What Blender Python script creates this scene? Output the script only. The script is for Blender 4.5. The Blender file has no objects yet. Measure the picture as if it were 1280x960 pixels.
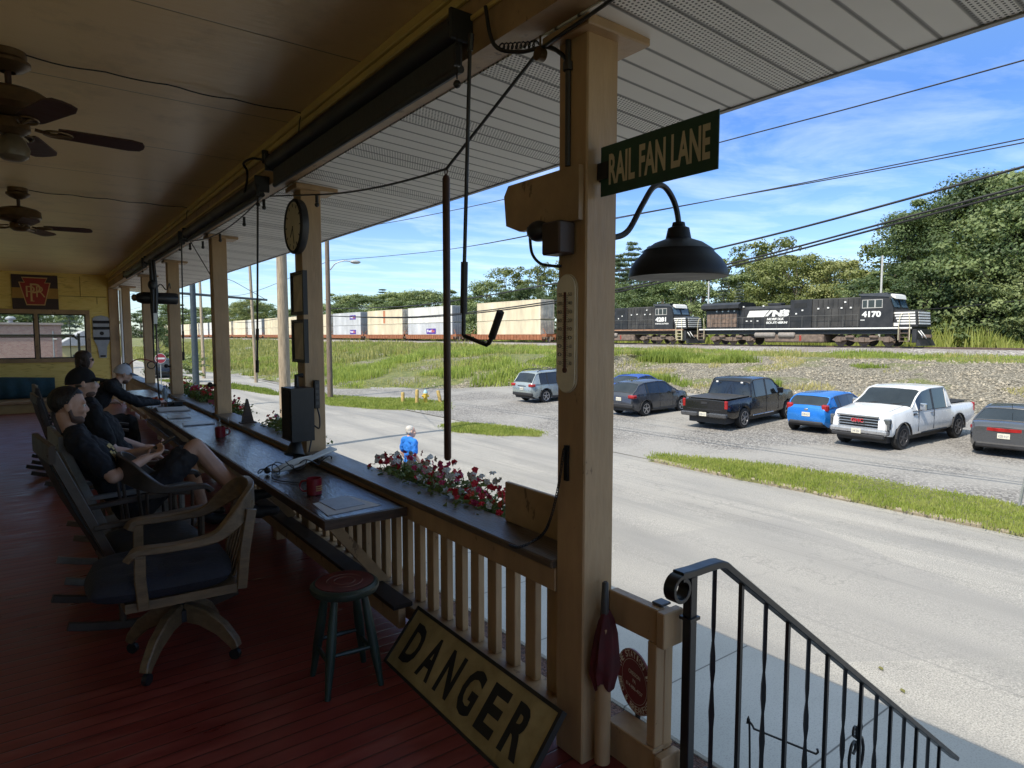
import bpy, bmesh, math, random
from mathutils import Vector as V, Matrix, Euler, noise as mnoise
R=math.radians; PI=math.pi
random.seed(7)
scene=bpy.context.scene
COL=scene.collection
world=bpy.data.worlds.new("World"); scene.world=world; world.use_nodes=True

# ---------------------------------------------------------------- materials
MATS={}
def s2l(c):
    return tuple(((x/255)/12.92 if x/255<=0.04045 else ((x/255+0.055)/1.055)**2.4) for x in c)
class NT:
    """tiny helper to write node trees"""
    def __init__(s,mat):
        s.t=mat.node_tree; s.n=s.t.nodes; s.l=s.t.links
    def add(s,kind,**kw):
        nd=s.n.new(kind)
        for k,v in kw.items():
            if k.startswith('i_'):
                key=k[2:].replace('_',' ')
                nd.inputs[key].default_value=v
            else: setattr(nd,k,v)
        return nd
    def link(s,a,b): s.l.new(a,b)
    def ramp(s,fac,stops):
        r=s.n.new('ShaderNodeValToRGB'); e=r.color_ramp.elements
        while len(e)<len(stops): e.new(0.5)
        for i,(p,c) in enumerate(stops):
            e[i].position=p; e[i].color=(c[0],c[1],c[2],1) if not isinstance(c,(int,float)) else (c,c,c,1)
        s.link(fac,r.inputs[0]); return r.outputs[0]
    def mix(s,fac,a,b,mode='MIX'):
        m=s.n.new('ShaderNodeMix'); m.data_type='RGBA'; m.blend_type=mode
        for sock,val in ((m.inputs[0],fac),(m.inputs[6],a),(m.inputs[7],b)):
            if hasattr(val,'links'): s.link(val,sock)
            elif isinstance(val,(int,float)): sock.default_value=val
            else: sock.default_value=(val[0],val[1],val[2],1)
        return m.outputs[2]
    def math(s,op,a,b=0.0,clamp=False):
        m=s.n.new('ShaderNodeMath'); m.operation=op; m.use_clamp=clamp
        for sock,val in ((m.inputs[0],a),(m.inputs[1],b)):
            if hasattr(val,'links'): s.link(val,sock)
            else: sock.default_value=val
        return m.outputs[0]
def newmat(name):
    m=bpy.data.materials.new(name); m.use_nodes=True
    nt=NT(m); b=nt.n['Principled BSDF']
    return m,nt,b
def mat(name,col,rough=0.6,metal=0.0,var=0.12,scale=6.0,bump=0.0,bscale=None,spec=0.5,stretch=None,hue=None,coat=0.0,trans=0.0,detail=4):
    """plain procedural paint/wood/plastic: base colour with noise variation, roughness variation, optional bump"""
    if name in MATS: return MATS[name]
    m,nt,b=newmat(name)
    tc=nt.add('ShaderNodeTexCoord'); vec=tc.outputs['Object']
    if stretch:
        mp=nt.add('ShaderNodeMapping'); mp.inputs['Scale'].default_value=stretch; nt.link(vec,mp.inputs[0]); vec=mp.outputs[0]
    n=nt.add('ShaderNodeTexNoise'); n.inputs['Scale'].default_value=scale; n.inputs['Detail'].default_value=detail; n.inputs['Roughness'].default_value=0.6
    nt.link(vec,n.inputs['Vector'])
    lo=tuple(c*(1-var) for c in col); hi=tuple(min(1,c*(1+var)) for c in col)
    if hue: hi=hue
    c=nt.ramp(n.outputs['Fac'],[(0.3,lo),(0.7,hi)])
    nt.link(c,b.inputs['Base Color'])
    r=nt.ramp(n.outputs['Fac'],[(0.25,max(0.02,rough-0.1)),(0.8,min(1,rough+0.1))])
    nt.link(r,b.inputs['Roughness'])
    b.inputs['Metallic'].default_value=metal; b.inputs['Specular IOR Level'].default_value=spec
    b.inputs['Coat Weight'].default_value=coat
    if trans: b.inputs['Transmission Weight'].default_value=trans
    if bump:
        n2=nt.add('ShaderNodeTexNoise'); n2.inputs['Scale'].default_value=bscale or scale*4; n2.inputs['Detail'].default_value=3
        nt.link(vec,n2.inputs['Vector'])
        bp=nt.add('ShaderNodeBump'); bp.inputs['Strength'].default_value=bump; bp.inputs['Distance'].default_value=0.02
        nt.link(n2.outputs['Fac'],bp.inputs['Height']); nt.link(bp.outputs[0],b.inputs['Normal'])
    MATS[name]=m; return m

# ---------------------------------------------------------------- mesh builder
class MB:
    def __init__(s): s.v=[]; s.f=[]; s.m=[]; s.cur=0
    def mi(s,i): s.cur=i; return s
    def add(s,vs,fs):
        o=len(s.v); s.v.extend([tuple(x) for x in vs])
        for f in fs: s.f.append(tuple(o+i for i in f)); s.m.append(s.cur)
        return s
    def box(s,c,d,rot=None,ch=0.0,mtx=None):
        """centre, full size, optional Euler/Matrix rotation, chamfer"""
        hx,hy,hz=d[0]/2,d[1]/2,d[2]/2
        ch=min(ch,hx*0.9,hy*0.9,hz*0.9)
        vs=[];fs=[]
        if ch<=0:
            for sx in(-1,1):
                for sy in(-1,1):
                    for sz in(-1,1): vs.append(V((sx*hx,sy*hy,sz*hz)))
            fs=[(0,1,3,2),(4,6,7,5),(0,4,5,1),(2,3,7,6),(0,2,6,4),(1,5,7,3)]
        else:
            idx={}
            for sx in(-1,1):
                for sy in(-1,1):
                    for sz in(-1,1):
                        for a in range(3):
                            p=[sx*(hx-ch),sy*(hy-ch),sz*(hz-ch)]; p[a]+=(sx,sy,sz)[a]*ch
                            idx[(sx,sy,sz,a)]=len(vs); vs.append(V(p))
            S=(-1,1)
            for a in range(3):
                b,c2=[k for k in range(3) if k!=a]
                for s0 in S:
                    q=[]
                    for (u,w) in((-1,-1),(1,-1),(1,1),(-1,1)):
                        t=[0,0,0]; t[a]=s0;t[b]=u;t[c2]=w; q.append(idx[(*t,a)])
                    nrm=(a,b,c2) in((0,1,2),(1,2,0),(2,0,1))
                    if (s0>0)!=nrm: q=q[::-1]
                    fs.append(tuple(q))
            for a in range(3):
                b,c2=[k for k in range(3) if k!=a]
                for u in S:
                    for w in S:
                        t0=[0,0,0];t1=[0,0,0]; t0[b]=t1[b]=u;t0[c2]=t1[c2]=w; t0[a]=-1;t1[a]=1
                        fs.append((idx[(*t0,b)],idx[(*t1,b)],idx[(*t1,c2)],idx[(*t0,c2)]))
            for sx in S:
                for sy in S:
                    for sz in S: fs.append((idx[(sx,sy,sz,0)],idx[(sx,sy,sz,1)],idx[(sx,sy,sz,2)]))
        M=None
        if mtx is not None: M=mtx.to_3x3()
        elif rot is not None: M=Euler(rot).to_matrix()
        c=V(c)
        vs=[(M@p if M else p)+c for p in vs]
        return s.add(vs,fs)
    def bb(s,a,b,ch=0.0):
        return s.box([(a[i]+b[i])/2 for i in range(3)],[abs(b[i]-a[i]) for i in range(3)],ch=ch)
    def bar(s,p0,p1,w,h,up=(0,0,1),ch=0.0):
        """rectangular bar from p0 to p1; w = sideways, h = along up"""
        p0,p1=V(p0),V(p1); d=p1-p0; L=d.length; x=d.normalized(); u=V(up)
        y=u.cross(x)
        if y.length<1e-5: y=V((1,0,0)).cross(x)
        y.normalize(); z=x.cross(y)
        M=Matrix((x,y,z)).transposed()
        return s.box((p0+p1)/2,(L,w,h),mtx=M,ch=ch)
    def ring(s,c,x,y,r,n,ry=None):
        ry=r if ry is None else ry
        return [V(c)+x*(r*math.cos(2*PI*i/n))+y*(ry*math.sin(2*PI*i/n)) for i in range(n)]
    def tube(s,pts,r,n=8,cap=True,closed=False):
        pts=[V(p) for p in pts]; k=len(pts)
        rs=r if isinstance(r,(list,tuple)) else [r]*k
        d0=(pts[1]-pts[0]).normalized()
        ref=V((0,0,1)) if abs(d0.z)<0.9 else V((1,0,0))
        x=ref.cross(d0).normalized(); vs=[];fs=[]
        for i in range(k):
            if closed: d=(pts[(i+1)%k]-pts[i-1])
            elif i==0: d=pts[1]-pts[0]
            elif i==k-1: d=pts[-1]-pts[-2]
            else: d=pts[i+1]-pts[i-1]
            if d.length<1e-9: d=d0
            d=d.normalized(); x=(x-d*x.dot(d))
            if x.length<1e-6: x=V((1,0,0)).cross(d)
            x.normalize(); y=d.cross(x)
            vs+=s.ring(pts[i],x,y,rs[i],n)
        m=k if closed else k-1
        for i in range(m):
            a=i*n; b=((i+1)%k)*n
            for j in range(n): fs.append((a+j,a+(j+1)%n,b+(j+1)%n,b+j))
        if cap and not closed:
            fs.append(tuple(range(n-1,-1,-1))); fs.append(tuple((k-1)*n+j for j in range(n)))
        return s.add(vs,fs)
    def cyl(s,p0,p1,r0,r1=None,n=12):
        return s.tube([p0,p1],[r0,r0 if r1 is None else r1],n)
    def lathe(s,prof,o=(0,0,0),axis=(0,0,1),n=20,cap=True):
        """prof: list of (radius, height)"""
        o=V(o); a=V(axis).normalized(); ref=V((1,0,0)) if abs(a.x)<0.9 else V((0,1,0))
        y=a.cross(ref).normalized(); x=y.cross(a); vs=[];fs=[]
        for r,h in prof: vs+=s.ring(o+a*h,x,y,max(r,1e-4),n)
        for i in range(len(prof)-1):
            for j in range(n): fs.append((i*n+j,i*n+(j+1)%n,(i+1)*n+(j+1)%n,(i+1)*n+j))
        if cap:
            fs.append(tuple(range(n-1,-1,-1))); fs.append(tuple((len(prof)-1)*n+j for j in range(n)))
        return s.add(vs,fs)
    def prism(s,poly,o,x,y,t):
        """polygon (2D list) in plane o,x,y extruded by vector t"""
        o,x,y,t=V(o),V(x),V(y),V(t); n=len(poly)
        a=[o+x*p[0]+y*p[1] for p in poly]; b=[p+t for p in a]
        fs=[tuple(range(n-1,-1,-1)),tuple(range(n,2*n))]+[(i,(i+1)%n,n+(i+1)%n,n+i) for i in range(n)]
        return s.add(a+b,fs)
    def quad(s,a,b,c,d): return s.add([a,b,c,d],[(0,1,2,3)])
    def sphere(s,c,r,n=12,m=8,sc=(1,1,1),mtx=None):
        c=V(c); vs=[];fs=[]
        for i in range(m+1):
            th=PI*i/m
            for j in range(n):
                ph=2*PI*j/n
                p=V((r*sc[0]*math.sin(th)*math.cos(ph),r*sc[1]*math.sin(th)*math.sin(ph),r*sc[2]*math.cos(th)))
                if mtx is not None: p=mtx@p
                vs.append(c+p)
        for i in range(m):
            for j in range(n):
                a,b,d,e=i*n+j,i*n+(j+1)%n,(i+1)*n+(j+1)%n,(i+1)*n+j
                if i==0: fs.append((a,e,d))
                elif i==m-1: fs.append((a,e,b))
                else: fs.append((a,e,d,b))
        return s.add(vs,fs)
    def cap(s,p0,p1,r0,r1=None,n=10):
        """closed tapered capsule"""
        p0,p1=V(p0),V(p1); r1=r0 if r1 is None else r1
        d=p1-p0; L=d.length
        d=d.normalized() if L>1e-6 else V((0,0,1))
        pts=[];rs=[]
        for a in (-85,-60,-30,0): pts.append(p0+d*(r0*math.sin(R(a)))); rs.append(r0*math.cos(R(a)))
        for a in (0,30,60,85): pts.append(p1+d*(r1*math.sin(R(a)))); rs.append(r1*math.cos(R(a)))
        return s.tube(pts,rs,n)
    def grid(s,fn,nu,nv):
        vs=[fn(i/nu,j/nv) for i in range(nu+1) for j in range(nv+1)]
        fs=[(i*(nv+1)+j,(i+1)*(nv+1)+j,(i+1)*(nv+1)+j+1,i*(nv+1)+j+1) for i in range(nu) for j in range(nv)]
        return s.add(vs,fs)
    def mesh(s,name,mats,smooth=None,recalc=True,off=(0,0,0)):
        me=bpy.data.meshes.new(name)
        o=V(off)
        me.from_pydata([tuple(V(p)-o) for p in s.v],[],s.f)
        if not isinstance(mats,(list,tuple)): mats=[mats]
        for m in mats: me.materials.append(m)
        if len(mats)>1: me.polygons.foreach_set('material_index',s.m)
        if recalc:
            b=bmesh.new(); b.from_mesh(me); bmesh.ops.recalc_face_normals(b,faces=b.faces); b.to_mesh(me); b.free()
        if smooth is not None:
            me.polygons.foreach_set('use_smooth',[True]*len(me.polygons))
            me.set_sharp_from_angle(angle=R(smooth))
        me.update(); return me

def root_off(o):
    while o.parent: o=o.parent
    return o.location.copy() if o.get('_world') else V((0,0,0))
def obj(name,me,parent=None,loc=None):
    o=bpy.data.objects.new(name,me); COL.objects.link(o)
    if parent: o.parent=parent
    if loc is not None: o.location=loc
    return o
WORLD={}
def part(name,mb,mats,parent,smooth=35,recalc=True,label=None):
    """link a MB as a child mesh; builds in the thing's own frame, or in world coordinates when the thing was made with w=True"""
    r=parent
    while r.parent: r=r.parent
    off=r.location if WORLD.get(r.name) else (0,0,0)
    o=obj(name,mb.mesh(name,mats,smooth,recalc,off),parent)
    if label: o['label']=label
    return o
def tag(o,label=None,cat=None,group=None,kind=None):
    if label: o['label']=label
    if cat: o['category']=cat
    if group: o['group']=group
    if kind: o['kind']=kind
    return o
def thing(name,label,cat,loc=(0,0,0),rz=0.0,group=None,w=True):
    o=bpy.data.objects.new(name,None); COL.objects.link(o); o.empty_display_size=0.1
    o.location=loc; o.rotation_euler=(0,0,rz)
    if rz==0 and w: WORLD[o.name]=True
    return tag(o,label,cat,group)
def single(name,mb,mats,label,cat,loc,group=None,smooth=35,recalc=True):
    """a thing that is one mesh; geometry in world coordinates, origin moved to loc"""
    o=obj(name,mb.mesh(name,mats,smooth,recalc,loc),None,loc)
    return tag(o,label,cat,group)
def struct(name,mb,mats,smooth=None,recalc=False,kind='structure'):
    o=obj(name,mb.mesh(name,mats,smooth,recalc)); o['kind']=kind; return o
def copy_tree(o,parent=None):
    c=o.copy(); COL.objects.link(c)
    if parent: c.parent=parent
    for ch in list(o.children): copy_tree(ch,c)
    return c
def bez(p0,p1,p2,p3,n=12):
    p0,p1,p2,p3=V(p0),V(p1),V(p2),V(p3); out=[]
    for i in range(n+1):
        t=i/n; u=1-t
        out.append(p0*u**3+p1*3*u*u*t+p2*3*u*t*t+p3*t**3)
    return out
def spline(pts,k=6):
    """catmull-rom through points"""
    P=[V(p) for p in pts]; out=[]
    for i in range(len(P)-1):
        a=P[max(i-1,0)];b=P[i];c=P[i+1];d=P[min(i+2,len(P)-1)]
        for j in range(k):
            t=j/k
            out.append(0.5*((2*b)+(c-a)*t+(2*a-5*b+4*c-d)*t*t+(3*b-a-3*c+d)*t**3))
    out.append(P[-1]); return out
def sag(p0,p1,s,n=16):
    p0,p1=V(p0),V(p1)
    return [p0.lerp(p1,i/n)-V((0,0,4*s*(i/n)*(1-i/n))) for i in range(n+1)]
# ---------------------------------------------------------------- lettering
def text_mesh(txt,bold=0.0,extrude=0.0,spacing=1.0):
    cu=bpy.data.curves.new('lettering','FONT'); cu.body=txt; cu.offset=bold; cu.extrude=extrude; cu.space_character=spacing
    cu.resolution_u=3; cu.align_x='LEFT'
    ob=bpy.data.objects.new('lettering',cu); COL.objects.link(ob)
    dg=bpy.context.evaluated_depsgraph_get(); dg.update()
    me=bpy.data.meshes.new_from_object(ob.evaluated_get(dg))
    bpy.data.objects.remove(ob); bpy.data.curves.remove(cu)
    return me
def text_mb(mb,txt,o,x,y,w,h,bold=0.0,t=0.0,shear=0.0,fitw=True,align='l'):
    """append lettering fitted to the box o + x*w, y*h; t = offset along the normal. returns width"""
    me=text_mesh(txt,bold); o,x,y=V(o),V(x).normalized(),V(y).normalized(); n=x.cross(y)
    co=[v.co for v in me.vertices]
    if not co: return
    x0=min(c.x for c in co);x1=max(c.x for c in co);y0=min(c.y for c in co);y1=max(c.y for c in co)
    sy=h/(y1-y0); sx=w/(x1-x0) if fitw else sy
    ww=(x1-x0)*sx; sh=0 if align=='l' else (w-ww)/2
    vs=[o+x*((c.x-x0)*sx+sh+(c.y-y0)*sy*shear)+y*((c.y-y0)*sy)+n*t for c in co]
    mb.add(vs,[tuple(p.vertices) for p in me.polygons])
    bpy.data.meshes.remove(me)
    return ww
def bake(name,mb,mods,mats,parent=None,off=(0,0,0),smooth=180):
    """evaluate modifiers on the builder's mesh and keep the result as plain mesh"""
    me=mb.mesh(name,mats,None,True,off)
    ob=bpy.data.objects.new(name,me); COL.objects.link(ob)
    for kind,kw in mods:
        m=ob.modifiers.new(kind,kind)
        for k,v in kw.items(): setattr(m,k,v)
    dg=bpy.context.evaluated_depsgraph_get(); dg.update()
    me2=bpy.data.meshes.new_from_object(ob.evaluated_get(dg)); me2.name=name
    bpy.data.objects.remove(ob); bpy.data.meshes.remove(me)
    me2.materials.clear()
    for m in (mats if isinstance(mats,(list,tuple)) else [mats]): me2.materials.append(m)
    me2.polygons.foreach_set('use_smooth',[True]*len(me2.polygons))
    if smooth<180: me2.set_sharp_from_angle(angle=R(smooth))
    return obj(name,me2,parent)
# ================================================================ porch shell
FARY=18.6; NEARY=-3.0; HX=-1.7; CZ=3.16; EAVE=2.71
TAN=mat('tan_paint',(0.49,0.325,0.175),0.5,var=0.14,scale=3,bump=0.15,bscale=14,stretch=(3,3,0.6))
TAND=mat('tan_paint_worn',(0.44,0.295,0.16),0.55,var=0.22,scale=5,bump=0.2,bscale=18)
YEL=mat('yellow_paint',(0.66,0.50,0.18),0.55,var=0.12,scale=2.2,bump=0.35,bscale=9,stretch=(0.6,1,3))
def chipped(m,col,sc=16,lo=0.66):
    """chips, grime streaks and knots over a painted wood material"""
    nt=NT(m); b=nt.n['Principled BSDF']; src=b.inputs['Base Color'].links[0].from_socket
    tc=nt.add('ShaderNodeTexCoord'); mp=nt.add('ShaderNodeMapping'); mp.inputs['Scale'].default_value=(1,1,0.5); nt.link(tc.outputs['Object'],mp.inputs[0])
    n=nt.add('ShaderNodeTexNoise'); n.inputs['Scale'].default_value=sc; n.inputs['Detail'].default_value=8; n.inputs['Roughness'].default_value=0.7; nt.link(mp.outputs[0],n.inputs[0])
    c=nt.mix(nt.ramp(n.outputs['Fac'],[(lo,0.0),(lo+0.03,0.8)]),src,col)
    n2=nt.add('ShaderNodeTexNoise'); n2.inputs['Scale'].default_value=1.7; n2.inputs['Detail'].default_value=7; nt.link(tc.outputs['Object'],n2.inputs[0])
    c=nt.mix(nt.ramp(n2.outputs['Fac'],[(0.35,0.0),(0.7,0.4)]),c,tuple(0.6*x for x in col))
    nt.link(c,b.inputs['Base Color'])
chipped(TAN,(0.20,0.12,0.06)); chipped(TAND,(0.14,0.085,0.045),12,0.60)
BLACKP=mat('black_iron',(0.012,0.013,0.015),0.35,var=0.3,scale=12)
BLK=mat('black_plastic',(0.015,0.015,0.016),0.45,var=0.3,scale=20)
DKWOOD=mat('dark_wood',(0.06,0.035,0.022),0.45,var=0.5,scale=5,bump=0.2,stretch=(1,8,8))
STEEL=mat('steel',(0.5,0.5,0.5),0.35,1.0,var=0.1)
WHITEP=mat('white_paint',(0.75,0.75,0.72),0.5,var=0.06,scale=4)
def floor_mat():
    m,nt,b=newmat('red_floorboards')
    tc=nt.add('ShaderNodeTexCoord'); sep=nt.add('ShaderNodeSeparateXYZ'); nt.link(tc.outputs['Object'],sep.inputs[0])
    bw=0.083
    q=nt.math('DIVIDE',sep.outputs[1],bw); fr=nt.math('FRACT',nt.math('ADD',q,1000)); idn=nt.math('FLOOR',q)
    edge=nt.math('MINIMUM',fr,nt.math('SUBTRACT',1.0,fr))
    gap=nt.ramp(edge,[(0.015,0.0),(0.07,1.0)])
    wn=nt.add('ShaderNodeTexWhiteNoise',noise_dimensions='1D'); nt.link(idn,wn.inputs['W'])
    mp=nt.add('ShaderNodeMapping'); mp.inputs['Scale'].default_value=(1.2,6,1); nt.link(tc.outputs['Object'],mp.inputs[0])
    n=nt.add('ShaderNodeTexNoise'); n.inputs['Scale'].default_value=2.5; n.inputs['Detail'].default_value=4; nt.link(mp.outputs[0],n.inputs[0])
    c=nt.ramp(n.outputs['Fac'],[(0.3,(0.185,0.032,0.026)),(0.55,(0.265,0.052,0.042)),(0.78,(0.32,0.10,0.08))])
    c=nt.mix(nt.math('MULTIPLY',wn.outputs[0],0.35),c,(0.11,0.016,0.014))
    c=nt.mix(gap,(0.05,0.011,0.010),c)
    nt.link(c,b.inputs['Base Color'])
    r=nt.ramp(n.outputs['Fac'],[(0.3,0.27),(0.7,0.50)]); nt.link(r,b.inputs['Roughness'])
    bp=nt.add('ShaderNodeBump'); bp.inputs['Strength'].default_value=0.35; bp.inputs['Distance'].default_value=0.004
    h=nt.math('ADD',nt.math('MULTIPLY',gap,1.0),nt.math('MULTIPLY',n.outputs['Fac'],0.08)); nt.link(h,bp.inputs['Height']); nt.link(bp.outputs[0],b.inputs['Normal'])
    return m
def soffit_mat():
    """vinyl soffit: grooves across the porch every 15 cm, every fourth pair perforated"""
    m,nt,b=newmat('vinyl_soffit')
    tc=nt.add('ShaderNodeTexCoord'); sep=nt.add('ShaderNodeSeparateXYZ'); nt.link(tc.outputs['Object'],sep.inputs[0])
    q=nt.math('ADD',nt.math('DIVIDE',sep.outputs[1],0.127),1000); fr=nt.math('FRACT',q); idn=nt.math('FLOOR',q)
    edge=nt.math('MINIMUM',fr,nt.math('SUBTRACT',1.0,fr))
    groove=nt.ramp(edge,[(0.0,0.0),(0.05,0.25),(0.085,1.0)])
    md=nt.math('MODULO',idn,6.0); perf=nt.math('LESS_THAN',md,1.5)
    def dots(sock,n):
        f=nt.math('FRACT',nt.math('MULTIPLY',sock,n)); return nt.math('ABSOLUTE',nt.math('SUBTRACT',f,0.5))
    row=nt.math('FLOOR',nt.math('MULTIPLY',sep.outputs[1],56.0))
    sh=nt.math('MULTIPLY',nt.math('MODULO',nt.math('ADD',row,8000.0),2.0),0.5)
    dx=nt.math('ABSOLUTE',nt.math('SUBTRACT',nt.math('FRACT',nt.math('ADD',nt.math('MULTIPLY',sep.outputs[0],56.0),nt.math('ADD',sh,100))),0.5)); dy=dots(nt.math('ADD',sep.outputs[1],10.0),56.0)
    d=nt.math('POWER',nt.math('ADD',nt.math('POWER',dx,2.0),nt.math('POWER',dy,2.0)),0.5)
    hole=nt.math('MULTIPLY',nt.math('LESS_THAN',d,0.27),perf)
    n=nt.add('ShaderNodeTexNoise'); n.inputs['Scale'].default_value=3; nt.link(tc.outputs['Object'],n.inputs[0])
    c=nt.ramp(n.outputs['Fac'],[(0.3,(0.88,0.86,0.81)),(0.7,(0.93,0.91,0.86))])
    c=nt.mix(groove,(0.13,0.125,0.12),c); c=nt.mix(hole,c,(0.05,0.045,0.04))
    nt.link(c,b.inputs['Base Color']); b.inputs['Roughness'].default_value=0.5
    bp=nt.add('ShaderNodeBump'); bp.inputs['Strength'].default_value=0.5; bp.inputs['Distance'].default_value=0.01; nt.link(groove,bp.inputs['Height']); nt.link(bp.outputs[0],b.inputs['Normal'])
    return m
def ceil_mat():
    m,nt,b=newmat('porch_ceiling_paint')
    tc=nt.add('ShaderNodeTexCoord'); sep=nt.add('ShaderNodeSeparateXYZ'); nt.link(tc.outputs['Object'],sep.inputs[0])
    q=nt.math('DIVIDE',nt.math('ADD',sep.outputs[1],50.35),1.22); fr=nt.math('FRACT',q)
    edge=nt.math('MINIMUM',fr,nt.math('SUBTRACT',1.0,fr)); seam=nt.ramp(edge,[(0.0,0.0),(0.006,1.0)])
    mp=nt.add('ShaderNodeMapping'); mp.inputs['Scale'].default_value=(1.5,9,1); nt.link(tc.outputs['Object'],mp.inputs[0])
    n=nt.add('ShaderNodeTexNoise'); n.inputs['Scale'].default_value=3.0; n.inputs['Detail'].default_value=6; nt.link(mp.outputs[0],n.inputs[0])
    n2=nt.add('ShaderNodeTexNoise'); n2.inputs['Scale'].default_value=0.8; nt.link(tc.outputs['Object'],n2.inputs[0])
    c=nt.ramp(n2.outputs['Fac'],[(0.3,(0.78,0.58,0.32)),(0.7,(0.86,0.66,0.39))])
    c=nt.mix(seam,(0.10,0.07,0.03),c)
    n5=nt.add('ShaderNodeTexNoise'); n5.inputs['Scale'].default_value=2.6; n5.inputs['Detail'].default_value=8; n5.inputs['Roughness'].default_value=0.7; nt.link(tc.outputs['Object'],n5.inputs[0])
    c=nt.mix(nt.ramp(n5.outputs['Fac'],[(0.52,0.0),(0.72,0.45)]),c,(0.40,0.29,0.15)); nt.link(c,b.inputs['Base Color'])
    b.inputs['Roughness'].default_value=0.33; b.inputs['Specular IOR Level'].default_value=0.5
    bp=nt.add('ShaderNodeBump'); bp.inputs['Strength'].default_value=0.35; bp.inputs['Distance'].default_value=0.01
    h=nt.math('ADD',n.outputs['Fac'],seam); nt.link(h,bp.inputs['Height']); nt.link(bp.outputs[0],b.inputs['Normal'])
    return m
f=MB(); f.bb((HX,NEARY,-0.12),(1.93,FARY,0)); struct('floor',f,floor_mat(),recalc=True)
f=MB(); f.bb((HX,NEARY,CZ),(1.5,FARY+0.3,CZ+0.05)); struct('ceiling',f,ceil_mat(),recalc=True)

# porch roof
roof=thing('porch_roof','long porch roof over the posts with white vinyl soffit and tan header beam','porch roof',(1.6,8,2.84))
m=MB(); y0,y1=NEARY,FARY+0.6
m.prism([(1.62,2.845),(EAVE,2.782),(EAVE,2.80),(1.62,2.87)],(0,y0,0),(1,0,0),(0,0,1),(0,y1-y0,0)); part('soffit',m,soffit_mat(),roof)
m=MB(); m.bb((1.5,y0,2.85),(1.617,FARY,CZ+0.04)); part('header_beam',m,TAND,roof)
m=MB(); m.bb((1.46,y0,CZ-0.05),(1.4985,FARY,CZ-0.001),0.006); m.bb((1.475,y0,CZ-0.09),(1.4985,FARY,CZ-0.051),0.006); m.bb((1.484,y0,2.98),(1.4985,FARY,3.0),0.004); part('crown_trim',m,YEL,roof)
m=MB(); m.bb((EAVE+0.002,y0,2.775),(EAVE+0.03,y1,2.93)); part('fascia',m,mat('grey_fascia',(0.30,0.30,0.30),0.5),roof)
m=MB(); m.prism([(-2.2,4.05),(EAVE+0.06,2.94),(EAVE+0.06,2.97),(-2.2,4.1)],(0,y0,0),(1,0,0),(0,0,1),(0,y1-y0,0)); part('roof_deck',m,mat('roof_shingle',(0.09,0.09,0.095),0.9,bump=0.4,bscale=40),roof)

# house wall behind the porch (the sitters' side), never in the picture but it closes the porch
hw=thing('house_wall','yellow house wall behind the porch','wall',(HX,8,0)); 
m=MB(); m.bb((HX-0.2,NEARY-1,-2.1),(HX,FARY+0.6,6.2)); part('siding',m,mat('house_siding',(0.66,0.55,0.32),0.6,var=0.1,bump=0.2),hw)
fw=thing('foundation_wall','porch foundation wall of grey stone above the mulch bed','wall',(1.9,8,-1))
m=MB(); m.bb((1.75,NEARY,-2.12),(1.92,FARY+0.6,-0.121)); part('stonework',m,mat('foundation_stone',(0.25,0.24,0.22),0.85,var=0.3,scale=4,bump=0.5),fw)

# far end wall with window
WX0,WX1,WZ0,WZ1=-1.3,1.0,1.15,2.2
wall=thing('end_wall','yellow painted panel wall closing the far end of the porch','wall',(0,FARY,0))
def ply_mat():
    m,nt,b=newmat('yellow_plywood')
    tc=nt.add('ShaderNodeTexCoord'); sep=nt.add('ShaderNodeSeparateXYZ'); nt.link(tc.outputs['Object'],sep.inputs[0])
    mp=nt.add('ShaderNodeMapping'); mp.inputs['Scale'].default_value=(0.7,1,4); nt.link(tc.outputs['Object'],mp.inputs[0])
    n=nt.add('ShaderNodeTexNoise'); n.inputs['Scale'].default_value=4; n.inputs['Detail'].default_value=8; n.inputs['Distortion'].default_value=1.5; nt.link(mp.outputs[0],n.inputs[0])
    c=nt.ramp(n.outputs['Fac'],[(0.25,(0.42,0.30,0.07)),(0.42,(0.80,0.61,0.17)),(0.75,(0.86,0.68,0.24))])
    b.inputs['Roughness'].default_value=0.6; nt.link(c,b.inputs['Base Color'])
    bp=nt.add('ShaderNodeBump'); bp.inputs['Strength'].default_value=0.3; bp.inputs['Distance'].default_value=0.02; nt.link(n.outputs['Fac'],bp.inputs['Height']); nt.link(bp.outputs[0],b.inputs['Normal'])
    return m
m=MB(); W0,W1=FARY,FARY+0.12
m.bb((HX,W0,0),(WX0,W1,CZ)); m.bb((WX1,W0,0),(1.60,W1,CZ)); m.bb((WX0,W0,0),(WX1,W1,WZ0)); m.bb((WX0,W0,WZ1),(WX1,W1,CZ))
part('panelling',m,ply_mat(),wall)
m=MB()   # batten seams in a darker brown
m.bb((0.50,W0-0.006,2.62),(1.45,W0-0.0005,2.632)); m.bb((0.92,W0-0.006,2.633),(0.93,W0-0.0005,3.1)); m.bb((1.25,W0-0.006,2.45),(1.258,W0-0.0005,2.619))
part('seam',m,mat('seam_brown',(0.22,0.15,0.05),0.8),wall)
win=MB()
win.bb((WX0-0.07,W0-0.03,WZ1),(WX1+0.09,W0-0.001,WZ1+0.10),0.004); win.bb((WX0-0.07,W0-0.04,WZ0-0.09),(WX1+0.09,W0-0.001,WZ0),0.004)
win.bb((WX1,W0-0.03,WZ0+0.001),(WX1+0.09,W0-0.001,WZ1-0.001),0.004); win.bb((0.005,W0-0.03,WZ0+0.001),(0.075,W0+0.05,WZ1-0.001),0.004)
win.bb((WX0-0.07,W0-0.03,WZ0+0.001),(WX0,W0-0.001,WZ1-0.001),0.004)
wf=part('window',win,TAND,wall)
m=MB()
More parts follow.
